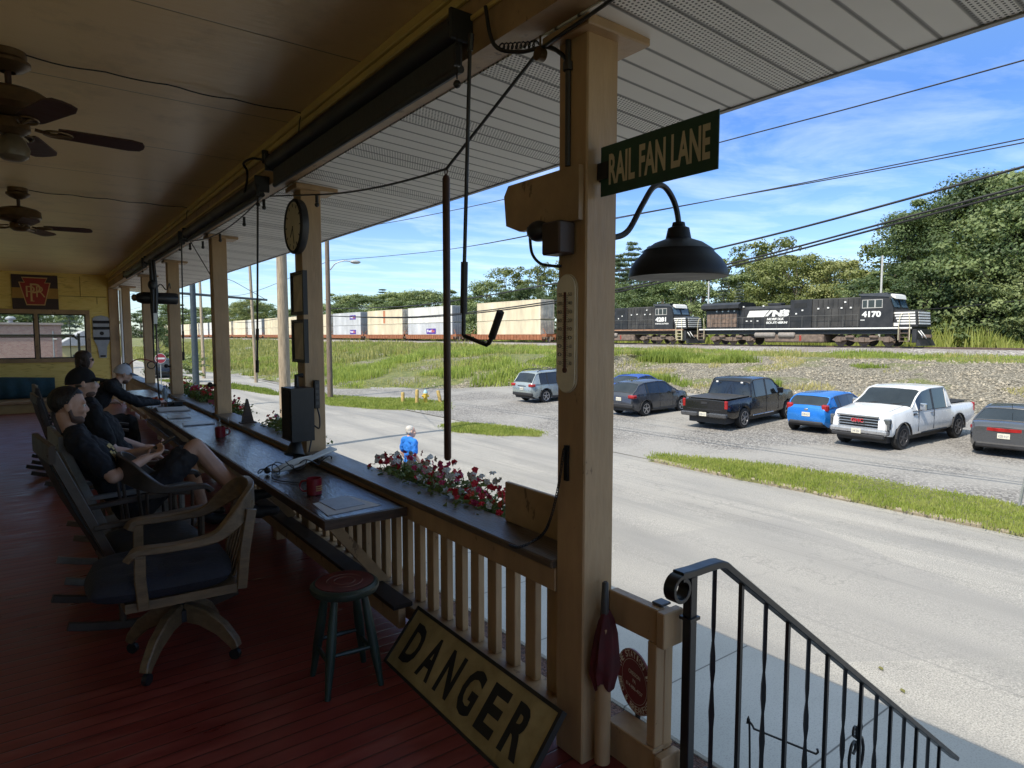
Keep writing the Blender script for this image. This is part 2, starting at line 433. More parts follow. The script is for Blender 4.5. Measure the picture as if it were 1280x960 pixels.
for xa,xb in((WX0,0.005),(0.075,WX1)):
    m.bb((xa,W0+0.03,WZ1-0.028),(xb,W0+0.055,WZ1-0.001)); m.bb((xa,W0+0.03,WZ0+0.001),(xb,W0+0.055,WZ0+0.03))
    m.bb((xb-0.025,W0+0.03,WZ0+0.031),(xb-0.001,W0+0.055,WZ1-0.03)); m.bb((xa+0.001,W0+0.03,WZ0+0.031),(xa+0.025,W0+0.055,WZ1-0.03))
    m.bb((xa+0.026,W0+0.031,1.645),(xb-0.026,W0+0.054,1.675))
part('sash',m,mat('dark_sash',(0.03,0.025,0.02),0.5),wf)
gl=mat('window_glass',(0.9,0.92,0.92),0.02,trans=1.0,var=0.0); gl.node_tree.nodes['Principled BSDF'].inputs['IOR'].default_value=1.05
m=MB(); m.bb((WX0+0.02,W0+0.04,WZ0+0.02),(0.0,W0+0.044,WZ1-0.02)); m.bb((0.08,W0+0.04,WZ0+0.02),(WX1-0.02,W0+0.044,WZ1-0.02)); part('pane',m,gl,wf)
m=MB(); m.bb((1.49,W0-0.035,0),(1.70,W0+0.12,2.84),0.004); part('corner_board',m,TAN,wall)
m=MB(); m.cyl((1.735,FARY-0.1,0),(1.735,FARY-0.1,2.8),0.035,n=10)
single('downspout',m,WHITEP,'white downspout pipe between the two farthest posts','downspout',(1.735,FARY-0.1,0))

# posts
PX0,PX1=1.66,1.82; PYS=[1.77,4.92,7.95,11.0,13.9,17.3]
plab=['nearest thick tan porch post carrying the green street sign','tan porch post carrying the round clock and two frames','tan porch post beside the dark pointed ornament','tan porch post in front of the red flower box','tan porch post with black crossbar bell hung beside it','farthest tan porch post beside the white downspout']
POSTS=[]
for i,y in enumerate(PYS):
    t=thing('porch_post',plab[i],'post',(1.74,y+0.08,0),group='posts along the porch')
    m=MB(); m.bb((PX0,y,0.0),(PX1,y+0.16,2.815),0.006); part('shaft',m,TAN,t)
    m=MB(); m.bb((PX0-0.045,y-0.05,2.80),(PX1+0.12,y+0.21,2.838),0.005); part('collar',m,TAN,t)
    POSTS.append(t)
# railings between the posts
CAPM=mat('rail_cap_wood',(0.115,0.085,0.06),0.38,var=0.4,scale=5,bump=0.25,stretch=(6,0.8,6))
def bal_railing(ya,yb,label,stubs=True):
    t=thing('porch_railing',label,'railing',(1.73,(ya+yb)/2,0),group='railings between the posts')
    m=MB(); m.bb((1.635,ya,0.755),(1.845,yb,0.79),0.006); part('rail_cap',m,CAPM,t)
    m=MB(); m.bb((1.655,ya+0.001,0.655),(1.70,yb-0.001,0.754),0.004); part('top_rail',m,TAN,t)
    m=MB(); m.bb((1.625,ya+0.001,0.09),(1.77,yb-0.001,0.175),0.005); part('bottom_rail',m,TAND,t)
    n=int(round((yb-ya)/0.147)); 
    for k in range(n):
        y=ya+(k+0.5)*(yb-ya)/n
        m=MB(); m.bb((1.703,y-0.036,0.1755),(1.74,y+0.036,0.7545),0.003); part('baluster',m,TAN,t)
    for y in (ya+0.75,yb-0.75):
        m=MB(); m.bb((1.64,y-0.05,0),(1.74,y+0.05,0.0895)); part('stub_foot',m,TAN,t)
    return t
rl=['railing of flat balusters behind the leaning yellow sign','railing beside the counter near the clock post','railing beyond the pointed ornament','railing behind the red flower box','railing by the far flowers and lamp arm','short far railing by the end wall']
ys=PYS+[FARY]
for i in range(5): bal_railing(ys[i]+0.162,ys[i+1]-0.002,rl[i])
# short return rail at the steps
t=thing('step_railing','short two-board tan railing joining the nearest post to the iron handrail','railing',(1.82,1.6,0))
m=MB(); m.bb((1.80,1.52,0.555),(1.845,1.768,0.685),0.004); m.bb((1.79,1.48,0.55),(1.90,1.517,0.685),0.004); part('top_rail',m,TAN,t)
m=MB(); m.bb((1.80,1.52,-0.05),(1.845,1.768,0.13),0.004); m.bb((1.79,1.48,-0.05),(1.90,1.517,0.13),0.004); m.bb((1.79,1.52,0.131),(1.90,1.768,0.147),0.003); part('bottom_rail',m,TAN,t)
m=MB(); m.bb((1.846,1.52,-0.1),(1.895,1.57,0.67),0.004); m.bb((1.80,1.521,0.148),(1.8455,1.565,0.554),0.003); part('newel',m,TAN,t)
m=MB(); m.bb((1.83,1.525,0.686),(1.885,1.575,0.696),0.003); part('newel_cap',m,mat('lead_cap',(0.08,0.08,0.09),0.4),t)

# counter
CTOP=mat('counter_top',(0.05,0.037,0.028),0.2,var=0.55,scale=6,bump=0.25,bscale=22,stretch=(5,0.7,5))
c=thing('bar_counter','long dark wooden bar counter fixed along the porch railing','counter',(1.4,8,0))
m=MB()
for ya,yb in((3.2,6.1),(6.104,9.2),(9.204,12.9)): m.bb((1.17,ya,0.705),(1.632,yb,0.74),0.006)
part('top',m,CTOP,c)
m=MB(); m.bb((1.155,3.19,0.69),(1.169,12.9,0.742),0.003); m.bb((1.156,3.176,0.69),(1.632,3.1895,0.742),0.003); part('edge_strip',m,DKWOOD,c)
for y in (3.5,5.2,6.6,8.2,9.8,11.4,12.7):
    m=MB(); m.bar((1.25,y,0.70),(1.63,y,0.22),0.04,0.06); part('brace',m,TAND,c)
m=MB(); m.bb((1.53,3.1,0.09),(1.575,12.9,0.1999),0.004); part('foot_beam',m,TAND,c)
for y in (3.9,5.4,7.0,8.6,10.2,11.8):
    m=MB(); m.bb((1.54,y-0.05,0),(1.62,y+0.05,0.0895)); part('foot_block',m,TAN,c)
m=MB(); m.bb((1.50,3.1,0.2),(1.62,12.9,0.225),0.004); part('foot_rail',m,mat('foot_rail_wood',(0.028,0.02,0.016),0.5,var=0.3),c)
# ================================================================ ground
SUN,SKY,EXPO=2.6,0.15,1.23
def sm(a,b,x):
    t=max(0,min(1,(x-a)/(b-a))); return t*t*(3-2*t)
TOE=[(-60,34),(9,33.5),(23,31),(34,29),(37,24),(43,17.5),(52,15.8),(67,15.2),(83,13.2),(120,12.0),(500,11.5)]
def toe(y):
    for (a,xa),(b,xb) in zip(TOE,TOE[1:]):
        if a<=y<=b: return xa+(xb-xa)*(y-a)/(b-a)
    return TOE[0][1] if y<TOE[0][0] else TOE[-1][1]
RAILZ=0.74
def gz(x,y):
    lot=-2.1+0.018*max(0,x-16)
    tx=toe(y)
    if x<=tx: return lot
    zt=-2.1+0.018*max(0,tx-16); xc=46 if tx>25 else max(tx+11,34)
    if x<xc: 
        t=(x-tx)/(xc-tx); return zt+(0.02-zt)*(0.75*t+0.25*t*t*(3-2*t))
    if x<53.5: return 0.02+0.16*(x-xc)/(53.5-xc)
    if x<56.2: return 0.18+(RAILZ-0.15-0.18)*sm(53.5,56.2,x)
    if x<62: return RAILZ-0.15
    if x<63.5: return RAILZ-0.15-0.7*sm(62,63.5,x)
    return -0.1+0.012*(x-63.5)
def ground_mats():
    # asphalt road, worn pale
    def road():
        m,nt,b=newmat('worn_asphalt')
        tc=nt.add('ShaderNodeTexCoord')
        mp=nt.add('ShaderNodeMapping'); mp.inputs['Scale'].default_value=(1.0,0.13,1); nt.link(tc.outputs['Object'],mp.inputs[0])
        n1=nt.add('ShaderNodeTexNoise'); n1.inputs['Scale'].default_value=1.2; n1.inputs['Detail'].default_value=6; nt.link(mp.outputs[0],n1.inputs[0])
        n2=nt.add('ShaderNodeTexNoise'); n2.inputs['Scale'].default_value=0.35; n2.inputs['Detail'].default_value=6; nt.link(tc.outputs['Object'],n2.inputs[0])
        n3=nt.add('ShaderNodeTexNoise'); n3.inputs['Scale'].default_value=62; n3.inputs['Detail'].default_value=2; nt.link(tc.outputs['Object'],n3.inputs[0])
        c=nt.ramp(n1.outputs['Fac'],[(0.30,(0.155,0.15,0.142)),(0.47,(0.265,0.255,0.236)),(0.72,(0.36,0.343,0.31))])
        c=nt.mix(nt.ramp(n2.outputs['Fac'],[(0.35,0.0),(0.65,0.6)]),c,(0.375,0.355,0.315))
        c=nt.mix(nt.ramp(n3.outputs['Fac'],[(0.30,0.85),(0.50,0.0)]),c,(0.13,0.126,0.12),'MIX')
        c=nt.mix(nt.ramp(n3.outputs['Fac'],[(0.56,0.0),(0.68,0.6)]),c,(0.52,0.50,0.46))
        # cracks and tar lines, long along the road
        mp2=nt.add('ShaderNodeMapping'); mp2.inputs['Scale'].default_value=(0.55,0.10,1); nt.link(tc.outputs['Object'],mp2.inputs[0])
        nz=nt.add('ShaderNodeTexNoise'); nz.inputs['Scale'].default_value=1.6; nz.inputs['Detail'].default_value=5; nt.link(tc.outputs['Object'],nz.inputs[0])
        va=nt.add('ShaderNodeVectorMath'); va.operation='SCALE'; va.inputs['Scale'].default_value=0.5; nt.link(nz.outputs['Color'],va.inputs[0])
        vb=nt.add('ShaderNodeVectorMath'); vb.operation='ADD'; nt.link(mp2.outputs[0],vb.inputs[0]); nt.link(va.outputs[0],vb.inputs[1])
        vo=nt.add('ShaderNodeTexVoronoi'); vo.feature='DISTANCE_TO_EDGE'; vo.inputs['Scale'].default_value=1.25; nt.link(vb.outputs[0],vo.inputs[0])
        cr=nt.ramp(vo.outputs['Distance'],[(0.0,1.0),(0.011,0.0)])
        gate=nt.ramp(n2.outputs['Fac'],[(0.42,0.0),(0.55,1.0)])
        c=nt.mix(nt.math('MULTIPLY',nt.math('MULTIPLY',cr,gate),0.6),c,(0.14,0.135,0.125))
        # tyre-worn bands and oil-darkened lane centres along the road, patched squares
        sp=nt.add('ShaderNodeSeparateXYZ'); nt.link(tc.outputs['Object'],sp.inputs[0])
        wx=nt.math('ADD',nt.math('MULTIPLY',nt.math('SUBTRACT',n2.outputs['Fac'],0.5),1.4),sp.outputs[0])
        band=nt.ramp(nt.math('ABSOLUTE',nt.math('SUBTRACT',nt.math('FRACT',nt.math('DIVIDE',wx,1.95)),0.5)),[(0.05,1.0),(0.3,0.0)])
        c=nt.mix(nt.math('MULTIPLY',band,nt.ramp(n1.outputs['Fac'],[(0.35,0.75),(0.65,0.2)])),c,(0.20,0.195,0.185))
        mp3=nt.add('ShaderNodeMapping'); mp3.inputs['Scale'].default_value=(3.2,0.025,1); nt.link(tc.outputs['Object'],mp3.inputs[0])
        n4=nt.add('ShaderNodeTexNoise'); n4.inputs['Scale'].default_value=1.5; n4.inputs['Detail'].default_value=3; nt.link(mp3.outputs[0],n4.inputs[0])
        c=nt.mix(nt.ramp(n4.outputs['Fac'],[(0.60,0.0),(0.62,0.6),(0.645,0.0)]),c,(0.15,0.145,0.14))
        pv=nt.add('ShaderNodeTexVoronoi'); pv.inputs['Scale'].default_value=0.22; nt.link(tc.outputs['Object'],pv.inputs[0]); ps=nt.add('ShaderNodeSeparateColor'); nt.link(pv.outputs['Color'],ps.inputs[0])
        c=nt.mix(nt.ramp(ps.outputs[0],[(0.0,0.45),(0.5,0.0)]),c,(0.22,0.213,0.205))
        nt.link(c,b.inputs['Base Color']); b.inputs['Roughness'].default_value=0.85
        bp=nt.add('ShaderNodeBump'); bp.inputs['Strength'].default_value=0.5; bp.inputs['Distance'].default_value=0.02; nt.link(n3.outputs['Fac'],bp.inputs['Height']); nt.link(bp.outputs[0],b.inputs['Normal'])
        return m
    def speck(name,a,bq,cq,sc,bump=0.5,patch=None,dist=0.03):
        m,nt,b=newmat(name); tc=nt.add('ShaderNodeTexCoord')
        n=nt.add('ShaderNodeTexNoise'); n.inputs['Scale'].default_value=0.25; n.inputs['Detail'].default_value=7; nt.link(tc.outputs['Object'],n.inputs[0])
        v=nt.add('ShaderNodeTexVoronoi'); v.inputs['Scale'].default_value=sc; nt.link(tc.outputs['Object'],v.inputs[0])
        hs=nt.add('ShaderNodeSeparateColor'); nt.link(v.outputs['Color'],hs.inputs[0])
        c=nt.ramp(hs.outputs[0],[(0.0,a),(0.5,bq),(1.0,cq)])
        if patch: c=nt.mix(nt.ramp(n.outputs['Fac'],[(0.45,0.0),(0.62,0.85)]),c,patch)
        nt.link(c,b.inputs['Base Color']); b.inputs['Roughness'].default_value=0.9
        bp=nt.add('ShaderNodeBump'); bp.inputs['Strength'].default_value=bump; bp.inputs['Distance'].default_value=dist; bp.invert=True; nt.link(v.outputs['Distance'],bp.inputs['Height']); nt.link(bp.outputs[0],b.inputs['Normal'])
        return m
    def conc():
        m,nt,b=newmat('sidewalk_concrete'); tc=nt.add('ShaderNodeTexCoord'); sep=nt.add('ShaderNodeSeparateXYZ'); nt.link(tc.outputs['Object'],sep.inputs[0])
        fr=nt.math('FRACT',nt.math('DIVIDE',nt.math('ADD',sep.outputs[1],100.0-2.29),1.62)); e=nt.math('MINIMUM',fr,nt.math('SUBTRACT',1.0,fr)); j=nt.ramp(e,[(0.002,0.0),(0.008,1.0)])
        n=nt.add('ShaderNodeTexNoise'); n.inputs['Scale'].default_value=60; n.inputs['Detail'].default_value=2; nt.link(tc.outputs['Object'],n.inputs[0])
        n2=nt.add('ShaderNodeTexNoise'); n2.inputs['Scale'].default_value=0.8; n2.inputs['Detail'].default_value=6; nt.link(tc.outputs['Object'],n2.inputs[0])
        c=nt.ramp(n2.outputs['Fac'],[(0.3,(0.33,0.325,0.30)),(0.7,(0.41,0.40,0.375))]); c=nt.mix(nt.ramp(n.outputs['Fac'],[(0.3,0.5),(0.5,0.0)]),c,(0.2,0.195,0.19)); c=nt.mix(j,(0.08,0.075,0.07),c)
        nt.link(c,b.inputs['Base Color']); b.inputs['Roughness'].default_value=0.85
        return m
    g={}
    g['road']=road(); g['conc']=conc()
    g['lot']=speck('grey_lot_gravel',(0.08,0.075,0.07),(0.175,0.166,0.155),(0.33,0.315,0.295),22,0.5,(0.275,0.264,0.246))
    g['mulch']=speck('red_mulch',(0.035,0.018,0.014),(0.07,0.035,0.028),(0.14,0.075,0.06),40,0.8)
    g['soil']=speck('far_ground',(0.06,0.085,0.025),(0.09,0.12,0.035),(0.13,0.15,0.05),6,0.3,(0.10,0.11,0.04))
    g['ballast']=speck('ballast',(0.10,0.09,0.085),(0.24,0.22,0.205),(0.42,0.40,0.37),9,0.9,(0.21,0.185,0.17),0.08)
    # embankment: stones with dry grass patches
    m,nt,b=newmat('stony_bank'); tc=nt.add('ShaderNodeTexCoord')
    v=nt.add('ShaderNodeTexVoronoi'); v.inputs['Scale'].default_value=13; nt.link(tc.outputs['Object'],v.inputs[0]); hs=nt.add('ShaderNodeSeparateColor'); nt.link(v.outputs['Color'],hs.inputs[0])
    c=nt.ramp(hs.outputs[0],[(0.0,(0.05,0.044,0.032)),(0.35,(0.14,0.125,0.092)),(0.75,(0.23,0.205,0.155)),(1.0,(0.42,0.385,0.31))])
    n=nt.add('ShaderNodeTexNoise'); n.inputs['Scale'].default_value=0.22; n.inputs['Detail'].default_value=8; nt.link(tc.outputs['Object'],n.inputs[0])
    n2=nt.add('ShaderNodeTexNoise'); n2.inputs['Scale'].default_value=2.2; n2.inputs['Detail'].default_value=6; nt.link(tc.outputs['Object'],n2.inputs[0])
    gr=nt.ramp(n2.outputs['Fac'],[(0.3,(0.075,0.105,0.022)),(0.6,(0.17,0.185,0.05)),(0.8,(0.25,0.22,0.09))])
    sep=nt.add('ShaderNodeSeparateXYZ'); nt.link(tc.outputs['Object'],sep.inputs[0])
    yy=nt.ramp(nt.math('DIVIDE',sep.outputs[1],100.0),[(0.27,0.0),(0.45,0.20)])          # greener towards the far left
    xx=nt.ramp(nt.math('DIVIDE',sep.outputs[0],100.0),[(0.455,0.0),(0.475,0.32),(0.53,0.30),(0.545,0.0)])   # grass strip along the crest
    k=nt.math('ADD',nt.math('ADD',n.outputs['Fac'],yy),xx)
    c=nt.mix(nt.ramp(k,[(0.56,0.0),(0.66,0.92)]),c,gr)
    nt.link(c,b.inputs['Base Color']); b.inputs['Roughness'].default_value=0.95
    bp=nt.add('ShaderNodeBump'); bp.inputs['Strength'].default_value=0.8; bp.inputs['Distance'].default_value=0.12; bp.invert=True; nt.link(v.outputs['Distance'],bp.inputs['Height']); nt.link(bp.outputs[0],b.inputs['Normal'])
    g['bank']=m
    return g
GM=ground_mats()
YA,YB=-60.0,420.0
m=MB(); m.quad((-600,-500,-2.16),(1500,-500,-2.16),(1500,1500,-2.16),(-600,1500,-2.16)); struct('ground',m,GM['soil'])
m=MB(); m.quad((1.93,YA,-2.12),(4.7,YA,-2.12),(4.7,YB,-2.12),(1.93,YB,-2.12)); struct('mulch_bed',m,GM['mulch'])
m=MB(); m.bb((4.66,YA,-2.3),(6.84,YB,-2.085),0.02); struct('sidewalk',m,GM['conc'],recalc=True)
m=MB()
ny=140; ys=[YA+(YB-YA)*(j/ny)**1.6 for j in range(ny+1)]
m.add([(x,y,-2.11+(0.03 if 9<x<12 else 0)) for y in ys for x in (6.6,8,10.5,13,15.0)],[(j*5+i,j*5+i+1,(j+1)*5+i+1,(j+1)*5+i) for j in range(ny) for i in range(4)]); struct('road',m,GM['road'],smooth=60)
def sheet(name,xs_of,mtl,dz=0.0,noise=0.0,ys=ys):
    m=MB(); k=None; vs=[]
    for y in ys:
        xs=xs_of(y); k=len(xs)
        for x in xs:
            z=gz(x,y)+dz
            if noise: z+=noise*(mnoise.noise(V((x*0.35,y*0.35,3)))+0.6*mnoise.noise(V((x*1.1,y*1.1,9))))
            vs.append((x,y,z))
    m.add(vs,[(j*k+i,j*k+i+1,(j+1)*k+i+1,(j+1)*k+i) for j in range(len(ys)-1) for i in range(k-1)])
    return struct(name,m,mtl,smooth=80)
sheet('parking_lot',lambda y:[14.98,16]+[16+(max(toe(y),16.2)+0.6-16)*i/6 for i in range(1,7)],GM['lot'],0.004,0.03)
ysb=[-60+i*1.5 for i in range(110)]+[105+i*8 for i in range(40)]
sheet('embankment',lambda y:[toe(y)-0.3+(53.6-toe(y)+0.3)*(i/34) for i in range(35)],GM['bank'],0.0,0.16,ysb)
sheet('trackbed',lambda y:[53.5,54,54.7,55.4,56.2,58,60,62,62.8,63.5,64],GM['ballast'],0.02,0.04,ysb)
sheet('far_field',lambda y:[63.9,70,80,100,140,220,400,900],GM['soil'],0.0,0.2,[-300,-200]+ysb+[600,900,1400])
# ================================================================ things on the porch
def sweep(mb,pts,ws,hs,up=(0,0,1),ch=0.25):
    """rectangular section swept along pts; ws = width (across), hs = height along up; rounded corners"""
    pts=[V(p) for p in pts]; k=len(pts); up=V(up); vs=[];fs=[]
    ws=ws if isinstance(ws,(list,tuple)) else [ws]*k; hs=hs if isinstance(hs,(list,tuple)) else [hs]*k
    for i,p in enumerate(pts):
        d=(pts[min(i+1,k-1)]-pts[max(i-1,0)]).normalized(); s=up.cross(d).normalized(); u=d.cross(s)
        w,h=ws[i]/2,hs[i]/2; c=ch*min(w,h)
        for a,b in((-w+c,-h),(w-c,-h),(w,-h+c),(w,h-c),(w-c,h),(-w+c,h),(-w,h-c),(-w,-h+c)): vs.append(p+s*a+u*b)
    for i in range(k-1):
        for j in range(8): fs.append((i*8+j,i*8+(j+1)%8,(i+1)*8+(j+1)%8,(i+1)*8+j))
    fs.append(tuple(range(7,-1,-1))); fs.append(tuple((k-1)*8+j for j in range(8)))
    return mb.add(vs,fs)
def lerpl(L,n):
    """resample list of numbers to n entries"""
    out=[]
    for i in range(n):
        t=i/(n-1)*(len(L)-1); a=int(min(t,len(L)-2)); out.append(L[a]+(L[a+1]-L[a])*(t-a))
    return out
OAK=mat('worn_oak',(0.145,0.095,0.05),0.42,var=0.35,scale=5,bump=0.15,stretch=(1.5,6,6),bscale=20)
OAKD=mat('dark_oak',(0.055,0.04,0.03),0.45,var=0.4,scale=5,bump=0.15)
GREYW=mat('weathered_grey_wood',(0.20,0.20,0.19),0.55,var=0.3,scale=6,bump=0.2)
NAVY=mat('navy_cushion',(0.020,0.022,0.034),0.85,var=0.3,scale=9,bump=0.3,bscale=60)
LETK=mat('black_lettering',(0.012,0.012,0.012),0.6,var=0.2)
LETC=mat('cream_lettering',(0.55,0.48,0.33),0.6,var=0.15)
LETW=mat('white_lettering',(0.78,0.78,0.75),0.6,var=0.06)

# --- street sign on the near post
t=thing('street_sign','dark green street sign lettered in cream high on the nearest post','sign',(1.72,1.5,2.3))
m=MB(); m.bb((1.717,1.243,2.213),(1.721,1.755,2.393)); part('plate',m,mat('sign_green',(0.012,0.055,0.035),0.4,var=0.15),t)
m=MB(); ww=text_mb(m,'RAIL FAN LANE',(1.7155,1.712,2.25),(0,-1,0),(0,0,1),0.44,0.11,bold=0.03); part('lettering',m,LETC,t,smooth=None)
m=MB(); m.bb((1.7235,1.70,2.27),(1.745,1.768,2.34)); m.bb((1.708,1.715,2.275),(1.716,1.765,2.335)); part('clamp',m,BLACKP,t)
# --- gooseneck lamp
t=thing('gooseneck_lamp','black gooseneck barn lamp curving out beyond the nearest post','lamp',(1.83,1.86,2.1))
m=MB(); pts=spline([(1.822,1.86,2.095),(1.90,1.86,2.095),(1.98,1.86,2.13),(2.06,1.86,2.24),(2.13,1.86,2.325),(2.20,1.86,2.335),(2.265,1.86,2.28),(2.296,1.86,2.20),(2.298,1.86,2.12)],6); m.tube(pts,0.0125,10); part('arm',m,BLACKP,t)
m=MB(); m.lathe([(0.03,0.0),(0.055,0.0),(0.055,0.012),(0.03,0.014)],(1.8205,1.86,2.095),(1,0,0),16); part('wall_plate',m,BLACKP,t)
o=(2.298,1.86,1.955)
m=MB(); m.lathe([(0.214,0.0),(0.216,0.007),(0.208,0.04),(0.185,0.078),(0.155,0.107),(0.152,0.118),(0.105,0.15),(0.056,0.168),(0.046,0.215),(0.030,0.222),(0.026,0.24)],o,n=40); part('shade',m,mat('black_enamel',(0.012,0.012,0.014),0.5,var=0.25,spec=0.3),t)
m=MB(); m.lathe([(0.21,0.002),(0.203,0.038),(0.18,0.074),(0.15,0.102),(0.10,0.14),(0.03,0.15)],o,n=40); part('reflector',m,WHITEP,t)
# --- thermometer
t=thing('wall_thermometer','long cream thermometer with rounded ends on the nearest post','thermometer',(1.655,1.868,1.7))
def stadium(w,h,n=10):
    r=w/2; return [(r*math.cos(a),h/2-r+r*math.sin(a)) for a in [PI*i/n for i in range(n+1)]]+[(-r*math.cos(a),-h/2+r-r*math.sin(a)) for a in [PI*i/n for i in range(n+1)]]
m=MB(); m.prism(stadium(0.104,0.45),(1.658,1.868,1.705),(0,-1,0),(0,0,1),(-0.012,0,0)); part('face',m,mat('cream_plate',(0.78,0.72,0.58),0.4,var=0.1),t)
m=MB(); m.prism(stadium(0.114,0.46),(1.659,1.868,1.705),(0,-1,0),(0,0,1),(-0.007,0,0)); part('rim',m,mat('cream_rim',(0.62,0.55,0.42),0.4),t)
m=MB(); m.bb((1.641,1.8635,1.575),(1.6455,1.8735,1.865)); m.cyl((1.6455,1.8685,1.565),(1.641,1.8685,1.565),0.011,n=10); part('tube',m,mat('tube_dark',(0.10,0.03,0.025),0.2),t)
m=MB()
for k in range(9):
    z=1.585+k*0.033
    text_mb(m,str(120-20*(8-k)) if k>=2 else str((-20,0)[k]),(1.6455,1.912,z),(0,-1,0),(0,0,1),0.024,0.014,t=0.001); text_mb(m,str(50-10*(8-k)),(1.6455,1.852,z),(0,-1,0),(0,0,1),0.022,0.014,t=0.001)
for k in range(33):
    z=1.58+k*0.0085; m.bb((1.6445,1.876,z),(1.6455,1.884 if k%4 else 1.887,z+0.0016)); m.bb((1.6445,1.853,z),(1.6455,1.861,z+0.0016))
part('scale',m,LETK,t,smooth=None)
# --- board on the post with junction box and camera dome
m=MB(); m.prism([(0,0.0),(0.36,0.0),(0.455,0.035),(0.47,0.16),(0.44,0.2),(0,0.2)],(1.6585,1.785,2.128),(0,1,0),(0,0,1),(-0.024,0,0))
single('cross_board',m,TAND,'tan board with clipped corners nailed across the nearest post','board',(1.65,2.0,2.2))
t=thing('junction_box','dark brown junction box under the clipped tan board','junction box',(1.64,1.9,2.06))
m=MB(); m.bb((1.575,1.825,2.005),(1.656,1.93,2.127),0.006); part('box',m,mat('brown_box',(0.05,0.03,0.022),0.5),t)
m=MB(); m.sphere((1.60,1.975,2.105),0.045,16,10,(1,1.2,0.9)); part('dome',m,BLK,t)
m=MB(); m.tube(spline([(1.60,2.03,2.122),(1.60,2.03,2.075),(1.60,2.015,2.02),(1.605,1.97,1.98),(1.63,1.92,1.968),(1.652,1.90,1.968)],6),0.006,8); m.cyl((1.60,2.03,2.127),(1.60,2.03,2.095),0.014,n=10); part('cable',m,BLK,t)
m=MB(); m.tube([(1.652,1.868,2.83),(1.652,1.867,2.34)],0.011,8); m.cyl((1.652,1.868,2.72),(1.652,1.868,2.69),0.02,n=8)
single('conduit',m,mat('dark_conduit',(0.05,0.045,0.04),0.5,0.3),'thin dark conduit running down the nearest post','conduit',(1.652,1.868,2.5))
# --- planter board beside the near post and chain
m=MB(); m.bb((1.815,1.94,0.7915),(1.84,2.50,0.985),0.004); single('splash_board',m,TAND,'tan upright board standing on the rail cap beside the nearest post','board',(1.83,2.2,0.79))
m=MB()
cp=spline([(1.638,1.864,1.25),(1.63,1.887,1.10),(1.625,1.93,0.96),(1.62,1.985,0.88),(1.62,2.12,0.80),(1.625,2.20,0.785)],14)
L=0; last=None
for i,p in enumerate(cp[:-1]):
    d=(cp[i+1]-p).normalized(); a=V((0,0,1)).cross(d).normalized() if abs(d.z)<0.95 else V((1,0,0)); b=d.cross(a)
    if i%2: a,b=b,a
    m.tube([p+d*(0.011*math.cos(q))+a*(0.0055*math.sin(q)) for q in [2*PI*j/8 for j in range(8)]],0.0018,5,closed=True)
m.cyl((1.655,1.86,1.25),(1.64,1.86,1.25),0.006,n=8); m.bb((1.645,1.852,1.13),(1.6575,1.872,1.27))
single('hanging_chain',m,BLACKP,'black chain looped from the nearest post down to the rail','chain',(1.64,1.87,1.2))
# --- furled flag/duster
t=thing('furled_flag','dark red cloth furled round a tan pole with black handle on the nearest post','flag',(1.735,1.72,0.5))
m=MB(); m.cyl((1.725,1.722,0.02),(1.725,1.722,0.57),0.031,n=16); part('pole',m,TAN,t)
m=MB(); m.tube([(1.727,1.72,0.56),(1.728,1.72,0.62),(1.73,1.72,0.742),(1.73,1.72,0.748)],[0.016,0.018,0.013,0.009],12); part('handle',m,mat('grey_grip',(0.045,0.042,0.042),0.5),t)
m=MB(); n=26; prof=[(0.017,0.635),(0.036,0.60),(0.050,0.54),(0.060,0.47),(0.066,0.41),(0.056,0.375),(0.046,0.335)]
vs=[];fs=[]
for k,(r,z) in enumerate(prof):
    for j in range(n):
        a=2*PI*j/n; rr=r*(1+0.16*math.sin(a*7+k*0.5)*min(1,k/2)); vs.append((1.733+rr*math.cos(a),1.716+rr*0.62*math.sin(a),z-(0.02*math.sin(a*3) if k>=4 else 0)))
for k in range(len(prof)-1):
    for j in range(n): fs.append((k*n+j,k*n+(j+1)%n,(k+1)*n+(j+1)%n,(k+1)*n+j))
m.add(vs,fs); part('cloth',m,mat('maroon_cloth',(0.075,0.007,0.010),0.8,var=0.35,scale=14),t,smooth=60)
# --- round inn sign
t=thing('round_sign','round maroon sign with white ring lettering behind the short step railing','sign',(1.93,1.745,0.27))
nv=V((-0.97,0.24,0)).normalized(); xv=V((0,0,1)).cross(nv).normalized()*1; yv=V((0,0,1)); oc=V((1.93,1.745,0.268))
m=MB(); m.lathe([(0.0,0),(0.131,0),(0.131,0.008),(0,0.008)],oc-nv*0.008,nv,48,cap=False); part('disc',m,mat('sign_maroon',(0.17,0.012,0.022),0.4,var=0.12),t)
m=MB()
def arc_text(mb,txt,r,a0,a1,h,flip=False):
    n=len(txt)
    for i,ch in enumerate(txt):
        if ch==' ': continue
        a=R(a0+(a1-a0)*(i+0.5)/n); rad=xv*math.cos(a)+yv*math.sin(a); tan=(xv*math.sin(a)-yv*math.cos(a)) 
        if flip: rad2,tan2=-rad,-tan
        else: rad2,tan2=rad,tan
        w=h*(0.35 if ch in "I'" else 0.75)
        text_mb(mb,ch,oc+rad*r-rad2*(h/2)-tan2*(w/2)+nv*0.001,tan2,rad2,w,h,bold=0.01)
arc_text(m,'THE STATION INN',0.111,172,8,0.026)
arc_text(m,'BED & BREAKFAST',0.111,195,345,0.026,True)
def ringm(mb,r0,r1):
    k=48; vs=[oc+nv*0.001+(xv*math.cos(2*PI*i/k)+yv*math.sin(2*PI*i/k))*r for r in (r0,r1) for i in range(k)]
    mb.add(vs,[(i,(i+1)%k,k+(i+1)%k,k+i) for i in range(k)])
ringm(m,0.089,0.0905); ringm(m,0.127,0.1285)
